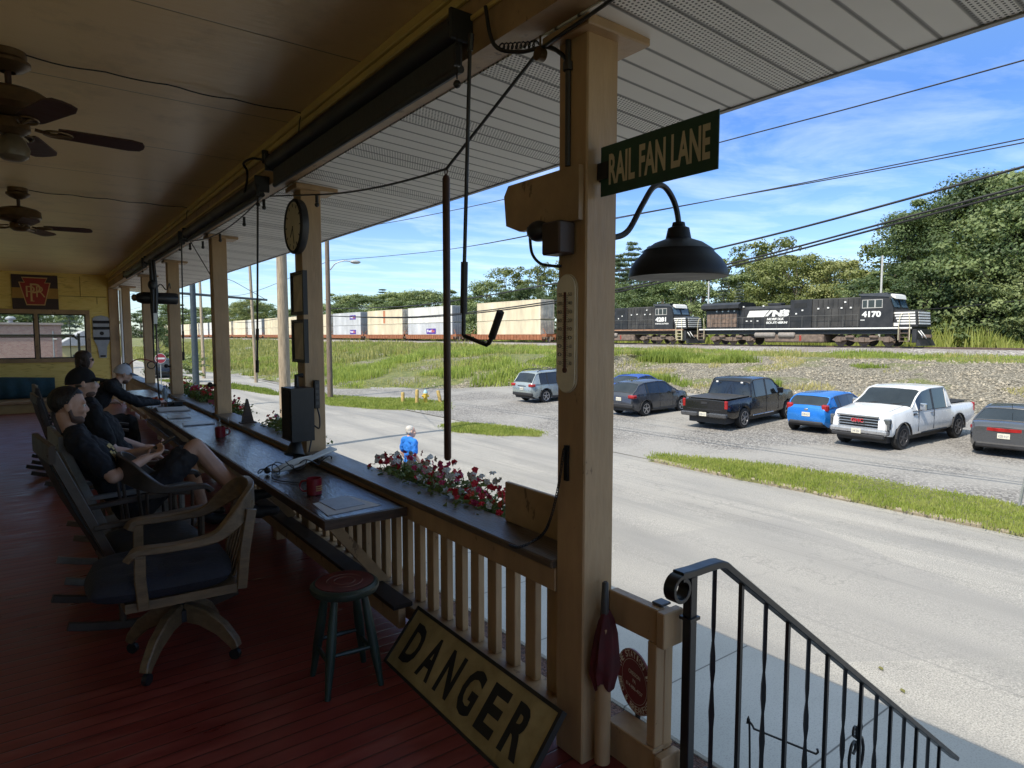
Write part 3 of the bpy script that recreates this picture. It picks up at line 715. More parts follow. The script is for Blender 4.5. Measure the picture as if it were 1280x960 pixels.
for s,zz,w,h in (('CRESSON',0.022,0.085,0.017),('PA',-0.008,0.022,0.016),('814-886-4757',-0.038,0.12,0.016)): text_mb(m,s,oc-xv*w/2+yv*zz+nv*0.001,xv,yv,w,h,bold=0.01)
part('lettering',m,LETW,t,smooth=None,recalc=False)
m=MB(); m.cyl(oc-nv*0.02+V((0,0,-0.1)),oc-nv*0.02+V((0,0,-2.35)),0.012,n=8); part('stake',m,BLACKP,t)
# --- DANGER board leaning on the bottom rail
t=thing('warning_sign','weathered yellow board lettered in black, leaning on the bottom rail','sign',(1.5,2.4,0))
P0=V((1.40,2.98,0.006)); ux=V((-0.012,-1,0)).normalized(); uy=V((0.20,0,0.235)).normalized(); un=ux.cross(uy).normalized(); Wd,Hd=1.17,0.292
m=MB(); m.prism([(0,0),(Wd,0),(Wd,Hd),(0,Hd)],P0,ux,uy,-un*0.02); part('board',m,mat('sign_yellow',(0.42,0.31,0.115),0.6,var=0.4,scale=5,bump=0.3,hue=(0.50,0.40,0.19)),t)
m=MB()
for a,b,c,d in((0,-0.016,Wd,0.0),(0,Hd,Wd,Hd+0.016),(-0.016,-0.016,0,Hd+0.016),(Wd,-0.016,Wd+0.016,Hd+0.016)): m.prism([(a,b),(c,b),(c,d),(a,d)],P0+un*0.006,ux,uy,-un*0.03)
part('frame',m,mat('black_frame',(0.02,0.018,0.016),0.6),t)
m=MB()
for k,ch in enumerate('DANGER'): text_mb(m,ch,P0+ux*(0.075+k*0.178)+uy*0.045+un*0.0015,ux,uy,0.125,0.20,bold=0.035)
part('lettering',m,LETK,t,smooth=None)
# --- stool
t=thing('bar_stool','green painted wooden stool with round red seat by the railing','stool',(1.16,2.93,0))
o=V((1.16,2.93,0))
m=MB(); m.lathe([(0.0,0.452),(0.13,0.452),(0.158,0.462),(0.165,0.478),(0.163,0.492),(0.15,0.502),(0.145,0.503),(0.14,0.5015),(0.0,0.5015)],o,n=36,cap=False); part('seat',m,mat('stool_green',(0.02,0.034,0.027),0.45,var=0.3),t)
m=MB(); m.lathe([(0.0,0.0),(0.138,0.0),(0.138,0.003),(0.0,0.003)],o+V((0,0,0.502)),n=36,cap=False); part('seat_disc',m,mat('stool_red',(0.10,0.018,0.016),0.4,var=0.3),t)
m=MB()
for r in (0.05,0.085): m.tube([o+V((r*math.cos(a),r*math.sin(a),0.5056)) for a in [2*PI*i/30 for i in range(30)]],0.0014,4,closed=True)
part('ring_pattern',m,mat('faded_ring',(0.22,0.12,0.09),0.6,var=0.4,scale=30),t)
feet=[];G2=mat('stool_green_leg',(0.02,0.038,0.031),0.45,var=0.3)
for a in (40,130,220,310):
    top=o+V((0.10*math.cos(R(a)),0.10*math.sin(R(a)),0.46)); bot=o+V((0.185*math.cos(R(a)),0.185*math.sin(R(a)),0.0))
    pts=[top.lerp(bot,i/8) for i in range(9)]; m=MB(); m.tube(pts,[0.016,0.018,0.021,0.023,0.024,0.023,0.020,0.016,0.014],12); part('leg',m,G2,t); feet.append((top,bot))
for i in range(4):
    a=feet[i][0].lerp(feet[i][1],0.58+0.08*(i%2)); b=feet[(i+1)%4][0].lerp(feet[(i+1)%4][1],0.58+0.08*(i%2)); m=MB(); m.tube([a,a.lerp(b,0.5),b],[0.009,0.012,0.009],8); part('stretcher',m,G2,t)
# --- swivel armchair
def sm_(a,b,x):
    t=max(0,min(1,(x-a)/(b-a))); return t*t*(3-2*t)
def arm_rail(hw,zb,za,xf,xb,h0,h1,wd):
    dz=zb-za; p=[(xf+0.02,-hw+0.005,za-0.035),(xf,-hw,za-0.006),(xf-0.04,-hw,za+0.004),(xf-0.18,-hw-0.002,za+0.002),(xb+0.20,-hw+0.005,za+0.10*dz),(xb+0.11,-hw+0.03,za+0.45*dz),(xb+0.04,-hw+0.09,za+0.82*dz),(xb,-hw*0.42,zb),(xb-0.012,0,zb+0.008)]
    p=p+[(x,-y,z) for x,y,z in p[:-1][::-1]]
    q=spline(p,5); k=len(q)
    hs=[h0+(h1-h0)*sm_(0.18,0.42,min(i,k-1-i)/(k-1)) for i in range(k)]; ws=[wd*(1.35-0.7*sm_(0.12,0.40,min(i,k-1-i)/(k-1))) for i in range(k)]
    return q,ws,hs
t=thing('swivel_armchair','oak swivel armchair with navy tufted cushion on four caster feet','chair',(0.56,3.68,0),rz=PI-0.10,w=False)
m=MB(); q,ws,hs=arm_rail(0.285,0.85,0.68,0.21,-0.34,0.034,0.115,0.05); sweep(m,q,ws,hs); part('arm_rail',m,OAK,t)
for s in(-1,1):
    m=MB(); sweep(m,[(0.175,s*0.275,0.405),(0.185,s*0.277,0.55),(0.182,s*0.278,0.672)],0.045,0.05,up=(1,0,0)); part('arm_post',m,OAK,t)
    m=MB(); sweep(m,[(-0.265,s*0.235,0.40),(-0.285,s*0.24,0.6),(-0.325,s*0.22,0.80)],0.04,0.05,up=(1,0,0)); part('back_post',m,OAK,t)
for k in range(5):
    y=(k-2)*0.075; m=MB(); sweep(m,[(-0.24,y*0.9,0.44),(-0.29,y,0.62),(-0.338,y*1.02,0.835)],0.042,0.012,up=(1,0,0)); part('back_slat',m,OAK,t)
m=MB(); m.prism([(0.25,-0.27),(0.27,-0.15),(0.27,0.15),(0.25,0.27),(-0.24,0.25),(-0.27,0.15),(-0.27,-0.15),(-0.24,-0.25)],(0,0,0.385),(1,0,0),(0,1,0),(0,0,0.045)); part('seat',m,OAK,t)
def cushion(mb,cx,cy,cz,lx,ly,lz,tuft=True):
    n=28
    def pt(u,v,s):
        a=(u-0.5)*2;b=(v-0.5)*2; e=(1-abs(a)**4)*(1-abs(b)**4); d=0
        if tuft:
            for tx in(-0.45,0.45):
                for ty in(-0.45,0.45): d+=0.55*math.exp(-((a-tx)**2+(b-ty)**2)/0.03)
            d+=0.18*math.exp(-(a/0.08)**2)+0.18*math.exp(-(b/0.08)**2)
        k=1-0.10*(a*a*b*b)
        return (cx+a*lx/2*k,cy+b*ly/2*k,cz+s*lz/2*max(0,e)**0.45*(1-d*0.5 if s>0 else 1))
    mb.grid(lambda u,v:pt(u,v,1),n,n); mb.grid(lambda u,v:pt(u,v,-1),n,n)
m=MB(); cushion(m,0.09,0,0.485,0.66,0.58,0.15); part('cushion',m,NAVY,t,smooth=80)
m=MB(); m.cyl((0,0,0.24),(0,0,0.385),0.022,n=12); m.bb((-0.12,-0.1,0.365),(0.12,0.1,0.384)); m.lathe([(0.05,0.20),(0.05,0.26),(0.03,0.28)],(0,0,0),n=14); part('pedestal',m,BLACKP,t)
for k in range(4):
    a=R(45+90*k+8); c,s=math.cos(a),math.sin(a); m=MB()
    sweep(m,[(c*r,s*r,z) for r,z in((0.02,0.245),(0.12,0.225),(0.22,0.165),(0.285,0.095),(0.30,0.065))],[0.05,0.05,0.048,0.045,0.045],[0.10,0.095,0.075,0.055,0.04]); L=part('foot',m,OAK,t)
    m=MB(); m.cyl((c*0.29-s*0.012,s*0.29+c*0.012,0.028),(c*0.29+s*0.012,s*0.29-c*0.012,0.028),0.028,n=14); m.cyl((c*0.29,s*0.29,0.03),(c*0.29,s*0.29,0.07),0.008,n=8); part('caster',m,BLACKP,L)
# --- barrel captain's chair
t=thing('captains_chair',"small dark barrel-backed armchair pulled up to the counter in front of the sitters",'chair',(0.62,4.86,0),rz=-0.05,w=False)
m=MB(); q,ws,hs=arm_rail(0.27,0.84,0.70,0.27,-0.20,0.03,0.16,0.045); sweep(m,q,ws,hs); part('arm_rail',m,OAKD,t)
for s in(-1,1):
    for x in(0.18,0.05,-0.08): 
        m=MB(); m.cyl((x,s*0.22,0.43),(x,s*0.265,0.695),0.010,n=8); part('spindle',m,OAKD,t)
for k in range(5):
    a=R(120+30*k); m=MB(); m.cyl((0.20*math.cos(a),0.21*math.sin(a),0.43),(-0.03+0.2*math.cos(a),0.25*math.sin(a),0.77),0.010,n=8); part('spindle',m,OAKD,t)
m=MB(); m.lathe([(0,0.395),(0.22,0.395),(0.235,0.41),(0.235,0.425),(0.2,0.43),(0,0.425)],(0,0,0),n=28,cap=False); part('seat',m,OAKD,t)
for s in(-1,1):
    for x in(-0.14,0.15): m=MB(); m.tube([(x,s*0.14,0.4),(x*1.25,s*0.19,0.2),(x*1.4,s*0.21,0)],[0.016,0.022,0.014],10); part('leg',m,OAKD,t)
    m=MB(); m.cyl((-0.175,s*0.185,0.17),(0.185,s*0.185,0.17),0.01,n=8); part('stretcher',m,OAKD,t)
# --- rocking chairs
def rocker(loc,rz,M1,M2,label,bh=1.1,rec=0.36,slats=0,seat=None,group='rocking chairs along the counter',solid=True,zs=0.40,hw=0.27):
    t=thing('rocking_chair',label,'rocking chair',loc,rz=rz,group=group,w=False)
    bx=lambda z:-0.22-(z-zs)*rec
    m=MB(); sweep(m,[(0.26,0,zs-0.0),(0.0,0,zs-0.03),(-0.23,0,zs-0.04)],hw*2-0.03,0.035); part('seat',m,M1,t)
    for s in(-1,1):
        m=MB(); sweep(m,[(bx(0.12),s*(hw-0.03),0.13),(bx(zs),s*(hw-0.03),zs),(bx(bh),s*(hw-0.02),bh)],0.035,0.05,up=(1,0,0)); part('back_post',m,M2,t)
        m=MB(); m.tube([(0.23,s*(hw-0.01),0.06),(0.235,s*(hw-0.01),zs),(0.235,s*(hw+0.0),zs+0.23)],[0.018,0.022,0.018],8); part('front_leg',m,M2,t)
        m=MB(); sweep(m,[(0.33,s*(hw+0.01),zs+0.235),(0.25,s*(hw+0.01),zs+0.25),(0.0,s*hw,zs+0.245),(bx(zs+0.24)+0.0,s*(hw-0.02),zs+0.235)],[0.075,0.085,0.06,0.045],0.028); part('armrest',m,M2,t)
        rp=[(-0.46+0.90*i/14,s*(hw-0.015),0.028+0.26*((i/14-0.6)**2)) for i in range(15)]
        m=MB(); sweep(m,rp,0.032,0.045); part('runner',m,M2,t)
        m=MB(); m.cyl((-0.20,s*(hw-0.015),0.07),(bx(zs)+0.02,s*(hw-0.02),zs),0.018,n=8); part('rear_leg',m,M2,t)
    m=MB(); sweep(m,[(bx(bh)-0.0,-hw-0.01,bh-0.01),(bx(bh)-0.035,0,bh+0.03),(bx(bh)-0.0,hw+0.01,bh-0.01)],0.03,0.10); part('top_rail',m,M2,t)
    if solid:
        m=MB(); sweep(m,[(bx(zs+0.02)-0.01,0,zs+0.02),(bx((zs+bh)/2)-0.03,0,(zs+bh)/2),(bx(bh-0.04)-0.02,0,bh-0.04)],hw*2-0.08,0.03,up=(1,0,0)); part('backrest',m,seat or M1,t)
    else:
        for k in range(slats):
            y=(k-(slats-1)/2)*(2*hw-0.1)/slats; m=MB(); sweep(m,[(bx(zs)-0.01,y,zs),(bx(0.75)-0.03,y,0.75),(bx(bh-0.04)-0.02,y*1.05,bh-0.04)],0.035,0.014,up=(1,0,0)); part('back_slat',m,M2,t)
    for z in (0.16,0.22): m=MB(); m.cyl((0.23,-hw,z),(0.23,hw,z),0.010,n=8); part('stretcher',m,M2,t)
    if seat:
        m=MB(); cushion(m,0.03,0,zs+0.05,0.50,hw*2-0.04,0.09,False); part('cushion',m,seat,t,smooth=80)
    return t
DARKF=mat('black_upholstery',(0.018,0.018,0.02),0.6,var=0.3,scale=8,bump=0.15)
rocker((0.50,4.45,0),0.12,OAKD,OAKD,'empty dark rocking chair with tall solid back and black cushion, nearest of the rockers',bh=1.08,rec=0.40,seat=DARKF)
rocker((0.53,5.22,0),0.06,GREYW,GREYW,'weathered grey rocking chair under the man with sunglasses on his head',bh=1.02,rec=0.36,solid=False,slats=6)
rocker((0.62,6.25,0),0.05,OAK,OAK,'honey oak rocking chair under the man in the black cap',bh=1.05,rec=0.30,solid=False,slats=6)
rocker((0.50,8.6,0),-0.1,OAKD,OAKD,'dark rocking chair with black arms beyond the oak one',bh=0.85,rec=0.30,solid=False,slats=6)
# --- ceiling fans
BRONZE=mat('antique_bronze',(0.12,0.075,0.035),0.4,0.5,var=0.35,scale=8); BLADE=mat('fan_blade_brown',(0.05,0.022,0.016),0.42,var=0.3,scale=4,stretch=(1,8,8))
def fan(x,y,ph,label):
    t=thing('ceiling_fan',label,'ceiling fan',(x,y,CZ),group='ceiling fans',w=False)
    m=MB(); m.lathe([(0.0,0),(0.085,0),(0.085,-0.035),(0.075,-0.043),(0.10,-0.05),(0.10,-0.066),(0.07,-0.09),(0.035,-0.105)],(0,0,-0.001),n=28,cap=False); part('canopy',m,BRONZE,t)
    m=MB(); m.cyl((0,0,-0.09),(0,0,-0.2),0.015,n=12); part('downrod',m,BLADE,t)
    m=MB(); m.lathe([(0.02,-0.175),(0.07,-0.185),(0.15,-0.205),(0.18,-0.225),(0.185,-0.29),(0.165,-0.315),(0.08,-0.335),(0.0,-0.335)],(0,0,0),n=32,cap=False); part('motor',m,BRONZE,t)
    m=MB(); m.lathe([(0.05,-0.33),(0.08,-0.345),(0.085,-0.395),(0.05,-0.42),(0.0,-0.422)],(0,0,0),n=24,cap=False); part('switch_housing',m,BRONZE,t)
    for k in range(5):
        a=R(ph+72*k); c,s=math.cos(a),math.sin(a); X=V((c,s,0)); Y=V((-s,c,0)*1) if False else V((-s,c,0)); Y=(Y*math.cos(R(-9))+V((0,0,1))*math.sin(R(-9))); N=X.cross(Y)
        base=V((0,0,-0.375))
        prof=[(0.20,-0.055),(0.24,-0.062),(0.54,-0.072),(0.595,-0.055),(0.61,-0.02),(0.61,0.02),(0.595,0.055),(0.54,0.072),(0.24,0.062),(0.20,0.055)]
        m=MB(); m.prism(prof,base-N*0.004,X,Y,N*0.008); b=part('blade',m,BLADE,t)
        m=MB()
        m.tube([base+X*(0.20+0.065*math.cos(q))+Y*(0.04*math.sin(q))-N*0.008 for q in [2*PI*i/18 for i in range(18)]],0.006,6,closed=True); m.tube([base+X*0.10,base+X*0.17-N*0.012,base+X*0.26-N*0.008],0.009,6); part('blade_iron',m,BRONZE,b)
    if y<6:
        m=MB(); m.lathe([(0.035,-0.42),(0.06,-0.445),(0.078,-0.49),(0.07,-0.53),(0.04,-0.55),(0.0,-0.552)],(0,0,0),n=24,cap=False); part('lamp_bowl',m,mat('frosted_glass',(0.13,0.105,0.07),0.35,var=0.2),t)
    return t
fan(-0.05,4.3,3,'brown five-blade ceiling fan with bronze motor, nearest of the two fans')
fan(-0.07,8.15,-8,'brown five-blade ceiling fan with bronze motor, hanging farther down the ceiling')
for k,(y,lab) in enumerate(((4.27,'thin dark cord stapled across the ceiling from the nearer fan'),(8.15,'thin dark cord stapled across the ceiling from the farther fan'))):
    m=MB(); pts=[(0.02+1.45*i/24,y+0.010*math.sin(i*0.5)+(0.01*i/24),CZ-0.008-0.012*abs(math.sin(i*0.55))) for i in range(25)]; m.tube(pts,0.004,5); m.tube(spline([pts[-1],(1.455,y+0.01,3.10),(1.452,y+0.03,3.02)],5),0.004,5)
    single('stapled_cord',m,BLK,lab,'cord',(0.7,y,CZ),group='cords on the ceiling')
# --- roller shades
SHADE=mat('shade_fabric',(0.045,0.05,0.055),0.6,var=0.25,scale=6,bump=0.2); SHD2=mat('shade_fabric_dark',(0.022,0.024,0.027),0.5,var=0.2)
def shade(ya,yb,zt,zb,label):
    t=thing('roller_shade',label,'roller shade',(1.45,(ya+yb)/2,zt),group='roller shades along the header')
    m=MB(); m.cyl((1.44,ya,zt-0.05),(1.44,yb,zt-0.05),0.05,n=16); part('roll',m,SHD2,t)
    m=MB(); m.bb((1.44,ya+0.01,zb),(1.465,yb-0.01,zt-0.045),0.004); m.cyl((1.452,ya+0.005,zb),(1.452,yb-0.005,zb),0.018,n=10); part('hem',m,SHADE,t)
    for y in (ya-0.02,yb+0.001): m=MB(); m.bb((1.39,y,zt-0.11),(1.498,y+0.02,zt+0.01),0.004); part('bracket',m,SHD2,t)
    m=MB(); m.tube([(1.40,ya-0.05,zt-0.1),(1.40,ya-0.05,zb-0.07)],0.003,5); m.sphere((1.40,ya-0.05,zb-0.09),0.016,10,8); m.bb((1.385,ya-0.06,zb-0.02),(1.415,ya-0.04,zb+0.06),0.004); part('pull_cord',m,BLK,t)
shade(2.3,4.85,3.00,2.79,'dark grey roller shade on the header, nearest of the shades')
shade(5.15,8.1,2.90,2.775,'dark rolled shade on the header above the seated men')
shade(8.4,11.3,2.90,2.78,'dark rolled shade on the header above the bottle and plate')
shade(11.6,14.2,2.90,2.78,'dark rolled shade on the header, farthest of the shades')
def crank(y,label,hook):
    x=1.43; m=MB()
    zt=2.85
    if hook:
        m.tube([(x,y,zt),(x,y+0.05,2.0)],0.008,8); m.tube([(x,y+0.05,2.0),(x,y+0.058,1.79)],0.015,10); m.tube([(x,y+0.058,1.79),(x,y+0.06,1.70),(x,y+0.05,1.695),(x,y-0.11,1.662),(x,y-0.125,1.668),(x,y-0.145,1.69)],0.009,8); m.tube([(x,y-0.145,1.69),(x,y-0.205,1.79)],0.015,10)
    else:
        m.tube([(x,y,zt),(x,y+0.13,1.75)],0.008,8); m.tube([(x,y+0.13,1.75),(x,y+0.14,1.66)],0.013,8); m.tube([(x,y+0.14,1.66),(x,y+0.16,1.50)],0.008,8); m.tube([(x,y+0.16,1.50),(x,y+0.17,1.40)],0.014,8)
    m.tube([(x,y-0.01,zt+0.03),(x,y,zt-0.03)],0.012,8)
    single('crank_rod',m,BLK,label,'crank rod',(x,y,2.5),group='crank rods of the shades')
crank(2.2,'black shade crank with bent foot hanging nearest the street sign post',True)
crank(5.2,'straight black shade crank hanging left of the clock post',False)
crank(8.4,'straight black shade crank hanging before the post by the red flower box',False)
# --- dowel and rope
m=MB(); m.tube([(1.6,2.68,1.088),(1.6,2.68,1.1),(1.6,2.675,2.44),(1.6,2.675,2.455)],[0.012,0.018,0.018,0.012],12); m.tube([(1.6,2.675+0.012*math.cos(q),2.475+0.016*math.sin(q)) for q in [2*PI*i/12 for i in range(12)]],0.003,5,closed=True)
single('hanging_dowel',m,mat('dowel_brown',(0.06,0.028,0.018),0.45,var=0.3),'long brown wooden dowel hanging on a rope between two posts','dowel',(1.6,2.68,1.8))
t=thing('rope_line','black rope strung from the nearest post past the dowel to the far lights','rope',(1.6,3,2.7))
m=MB()
m.tube([(1.6,1.25,2.845),(1.6,1.97,2.79)],0.007,6); m.tube([(1.6,1.97,2.79),(1.6,2.672,2.485)],0.007,6); m.tube(sag((1.6,2.675,2.485),(1.6,4.5,2.68),0.03,8)+sag((1.6,4.5,2.68),(1.55,5.3,2.80),0.0,3)[1:],0.006,6)
m.tube(sag((1.5,5.3,2.80),(1.5,8.3,2.80),0.10,14),0.006,6); m.tube([(1.5,8.3,2.80),(1.72,8.0,2.25)],0.005,6)
part('cord',m,BLK,t)
m=MB(); m.cyl((1.585,1.97,2.77),(1.615,1.97,2.77),0.025,n=14); m.tube([(1.6,1.97,2.79),(1.6,1.97,2.84)],0.004,6); part('pulley',m,BRONZE,t)
for y,z in((5.3,2.77),(5.9,2.72),(6.8,2.69),(7.6,2.71),(8.3,2.77),(4.4,2.66)):
    m=MB(); m.cyl((1.5 if y>5 else 1.6,y,z),(1.5 if y>5 else 1.6,y,z-0.05),0.012,n=8); m.sphere((1.5 if y>5 else 1.6,y,z-0.065),0.017,8,6); part('bulb',m,BLK,t)
m=MB(); pts=[(1.53+0.0*i,1.99+0.012*math.cos(i*1.3)+0.01*i/10,2.80+0.012*math.sin(i*1.3)) for i in range(50)]
m.tube(spline([(1.47,2.15,2.98),(1.49,2.12,2.83),(1.55,2.04,2.79),(1.62,1.96,2.80),(1.645,1.90,2.76),(1.65,1.87,2.72)],6),0.008,7)
m.tube([(1.50+0.1*i/60,2.09-0.1*i/60+0.012*math.cos(i*0.9),2.815+0.012*math.sin(i*0.9)) for i in range(61)],0.003,5)
single('header_cable',m,BLK,'black cable coiling from the header to the top of the nearest post','cable',(1.55,2.0,2.8))
m=MB(); m.tube(spline([(1.47,5.05,3.05),(1.43,5.0,3.0),(1.36,5.06,3.01),(1.33,5.2,3.0),(1.38,5.3,2.97),(1.40,5.4,2.9),(1.37,5.36,2.82)],6),0.009,7); m.cyl((1.44,5.02,2.98),(1.44,5.02,3.07),0.025,n=8)
single('shade_cable',m,BLK,'black cable looping over the gap between the first two shades','cable',(1.4,5.1,3.0))
# --- clock, frames, speaker, charger on the second post
t=thing('wall_clock','round clock with cream face and black rim on the second post','clock',(1.64,4.93,2.52))
o=V((1.6585,4.93,2.52)); m=MB(); m.lathe([(0.0,0.0),(0.198,0.0),(0.205,0.02),(0.205,0.05),(0.19,0.065),(0.18,0.058),(0.18,0.05)],o,(-1,0,0),40,cap=False); part('rim',m,BLK,t)
m=MB(); m.lathe([(0.0,0.0),(0.181,0.0),(0.181,0.004),(0.0,0.004)],o-V((0.05,0,0)),(-1,0,0),40,cap=False); part('dial',m,mat('dial_cream',(0.62,0.56,0.40),0.4,var=0.12),t)
m=MB(); 
for k in range(12): a=R(30*k); m.box(o+V((-0.0555,0.155*math.sin(a),0.155*math.cos(a))),(0.002,0.008,0.025),rot=(-a,0,0))
m.bar(o+V((-0.057,0,0)),o+V((-0.057,0.06,-0.075)),0.008,0.002,up=(1,0,0)); m.bar(o+V((-0.060,0.0,0)),o+V((-0.060,-0.03,-0.13)),0.006,0.002,up=(1,0,0)); part('hands',m,LETK,t)
for z,lab in((2.02,'black framed notice on the second post, upper of the pair'),(1.655,'black framed notice on the second post, lower of the pair')):
    t=thing('picture_frame',lab,'frame',(1.65,4.95,z),group='frames on the second post')
    m=MB(); a,b=4.80,5.10; m.bb((1.625,a,z-0.165),(1.658,a+0.025,z+0.165)); m.bb((1.625,b-0.025,z-0.165),(1.658,b,z+0.165)); m.bb((1.626,a+0.0255,z+0.14),(1.6575,b-0.0255,z+0.1645)); m.bb((1.626,a+0.0255,z-0.1645),(1.6575,b-0.0255,z-0.14)); part('border',m,BLK,t)
    m=MB(); m.bb((1.64,a+0.02,z-0.145),(1.644,b-0.02,z+0.145)); part('print',m,mat('old_print',(0.58,0.51,0.38),0.5,var=0.25,scale=9),t)
t=thing('loudspeaker','black box loudspeaker hung on the second post above the counter','speaker',(1.55,4.93,1.1))
m=MB(); m.prism([(0,0),(0.24,0),(0.24,0.40),(0,0.40)],(1.50,4.75,0.905),(0,1,0),(0,0,1),(0.17,0,0)); part('cabinet',m,BLK,t)
m=MB(); m.tube([(1.60,4.93,1.30),(1.60,4.93,1.39),(1.65,4.93,1.39)],0.018,8); part('mount',m,BLK,t)
m=MB(); m.bb((1.495,4.77,0.92),(1.499,4.97,1.29)); part('grille',m,mat('speaker_grille',(0.022,0.022,0.024),0.8),t)
t=thing('counter_lamp','small black cone lamp on the counter under the loudspeaker','lamp',(1.55,4.86,0.74))
m=MB(); m.lathe([(0.0,0.0),(0.055,0.0),(0.055,0.012),(0.02,0.02),(0.014,0.06)],(1.55,4.84,0.7405),n=20,cap=False); part('base',m,BLK,t)
m=MB(); m.lathe([(0.075,0.0),(0.076,0.004),(0.03,0.12),(0.022,0.15)],(1.53,4.80,0.80),(0.25,0.3,1),24); part('shade',m,BLK,t)
m=MB(); m.lathe([(0.0,0.002),(0.07,0.002),(0.03,0.09)],(1.53,4.80,0.799),(0.25,0.3,1),24,cap=False); part('reflector',m,WHITEP,t)
t=thing('power_strip','black power strip with dangling cord on the near face of the second post','power strip',(1.75,4.91,1.2))
m=MB(); m.bb((1.72,4.88,1.13),(1.765,4.918,1.35),0.006); part('strip',m,BLK,t)
m=MB()
for k in range(4): m.bb((1.73,4.877,1.16+k*0.045),(1.755,4.8795,1.185+k*0.045))
part('socket',m,mat('socket_grey',(0.05,0.05,0.055),0.4),t)
m=MB(); m.tube(spline([(1.745,4.89,1.13),(1.75,4.86,1.06),(1.74,4.85,0.98),(1.70,4.87,1.0),(1.69,4.88,0.90),(1.66,4.86,0.80)],6),0.006,6); part('cord',m,BLK,t)
# --- things on the counter
random.seed(3)
t=thing('cable_bundle','tangle of white and black cables lying across the counter and rail cap','cables',(1.5,4.55,0.8))
m=MB()
for k in range(5):
    y=4.50+k*0.02; m.tube(spline([(1.30,y-0.02,0.755),(1.45,y+0.02*math.sin(k),0.775+0.008*k),(1.62,y+0.05,0.815),(1.80,y+0.16+0.01*k,0.835)],6),0.009,6)
part('white_cord',m,mat('white_cable',(0.55,0.55,0.52),0.5),t)
m=MB()
for k in range(5):
    ph=k*1.1; m.tube(spline([(1.25+0.1*k+0.07*math.cos(a+ph),4.48+0.02*k+0.08*math.sin(a+ph),0.775+0.025*math.sin(2*a)+0.006*k) for a in [2*PI*i/9 for i in range(10)]],5),0.004,5)
m.tube(spline([(1.28,4.5,0.76),(1.18+0.05,4.3,0.748),(1.33,4.12,0.746),(1.5,4.2,0.746)],6),0.004,5); m.sphere((1.25,4.52,0.765),0.022,10,8); part('black_cord',m,BLK,t)
def mug(x,y,rz,label,tall=0.1):
    t=thing('coffee_mug',label,'mug',(x,y,0.7405),rz=rz,group='red mugs on the counter',w=False)
    red=mat('mug_red',(0.20,0.012,0.018),0.25,var=0.1,coat=0.3)
    m=MB(); m.lathe([(0.0,0.0),(0.04,0.0),(0.045,0.005),(0.046,tall),(0.0425,tall),(0.041,0.01),(0.0,0.008)],(0,0,0),n=28,cap=False); part('cup',m,red,t)
    m=MB(); m.tube(spline([(0,0.044,tall*0.85),(0,0.075,tall*0.78),(0,0.085,tall*0.5),(0,0.07,tall*0.24),(0,0.044,tall*0.2)],5),0.006,8); part('handle',m,red,t)
    m=MB()
    for k,z in enumerate((0.055,0.042,0.03)): 
        for j in range(9): a=R(-150+j*7.5); m.box((0.0465*math.cos(a),0.0465*math.sin(a),z),(0.0012,0.0045,0.006),rot=(0,0,a))
    part('lettering',m,mat('mug_gold',(0.45,0.30,0.10),0.4),t)
mug(1.314,3.77,1.0,'red coffee mug with gold print beside the sheet of paper')
mug(1.36,6.43,-1.8,'red coffee mug in front of the empty beer glass')
m=MB(); m.lathe([(0.0,0.0),(0.033,0.0),(0.036,0.02),(0.042,0.15),(0.0405,0.15),(0.034,0.022),(0.0,0.018)],(1.46,6.72,0.7405),n=24,cap=False)
single('beer_glass',m,gl,'clear empty beer glass standing behind a red mug','glass',(1.46,6.72,0.7405))
PAPER=mat('paper',(0.50,0.50,0.51),0.7,var=0.08,scale=8)
def sheet_thing(name,quad,z,h,mtl,label,cat,group=None):
    m=MB(); c=[sum(p[i] for p in quad)/4 for i in(0,1)]
    m.prism([(p[0],p[1]) for p in quad],(0,0,z),(1,0,0),(0,1,0),(0,0,h)); return single(name,m,mtl,label,cat,(c[0],c[1],z),group)
sheet_thing('paper_sheet',[(1.23,3.56),(1.47,3.60),(1.53,3.30),(1.21,3.27)],0.7406,0.002,PAPER,'loose white sheet lying at the near end of the counter','paper',)
sheet_thing('folded_leaflet',[(1.27,3.58),(1.45,3.61),(1.46,3.36),(1.28,3.34)],0.743,0.003,mat('leaflet_grey',(0.30,0.32,0.36),0.5,var=0.3,scale=10),'grey printed leaflet on top of the white sheet','leaflet')
MAG=mat('magazine',(0.38,0.40,0.42),0.35,var=0.5,scale=12)
sheet_thing('open_magazine',[(1.22,7.45),(1.26,7.75),(1.55,7.72),(1.52,7.44)],0.7406,0.010,MAG,'open magazine on the counter beside the tall glass','magazine','magazines on the counter')
sheet_thing('magazine',[(1.19,8.2),(1.22,8.55),(1.45,8.52),(1.42,8.18)],0.7406,0.008,MAG,'closed pale magazine farther along the counter','magazine','magazines on the counter')
sheet_thing('newspaper',[(1.2,9.0),(1.24,9.5),(1.58,9.45),(1.55,8.95)],0.7406,0.012,PAPER,'folded newspaper on the counter below the leaning man','newspaper')
t=thing('water_bottle','clear water bottle with blue cap beyond the plate of chips','bottle',(1.50,10.6,0.7405),w=True)
m=MB(); m.lathe([(0.0,0.0),(0.033,0.0),(0.036,0.01),(0.036,0.13),(0.03,0.16),(0.014,0.19),(0.014,0.2)],(1.5,10.6,0.7405),n=20); part('bottle_body',m,mat('bottle_plastic',(0.55,0.65,0.70),0.15,var=0.05,trans=0.6),t)
m=MB(); m.cyl((1.5,10.6,0.9406),(1.5,10.6,0.962),0.016,n=14); part('bottle_cap',m,mat('blue_cap',(0.05,0.12,0.45),0.4),t)
t=thing('snack_plate','paper plate heaped with orange snacks in front of the leaning man','plate',(1.36,10.5,0.7405))
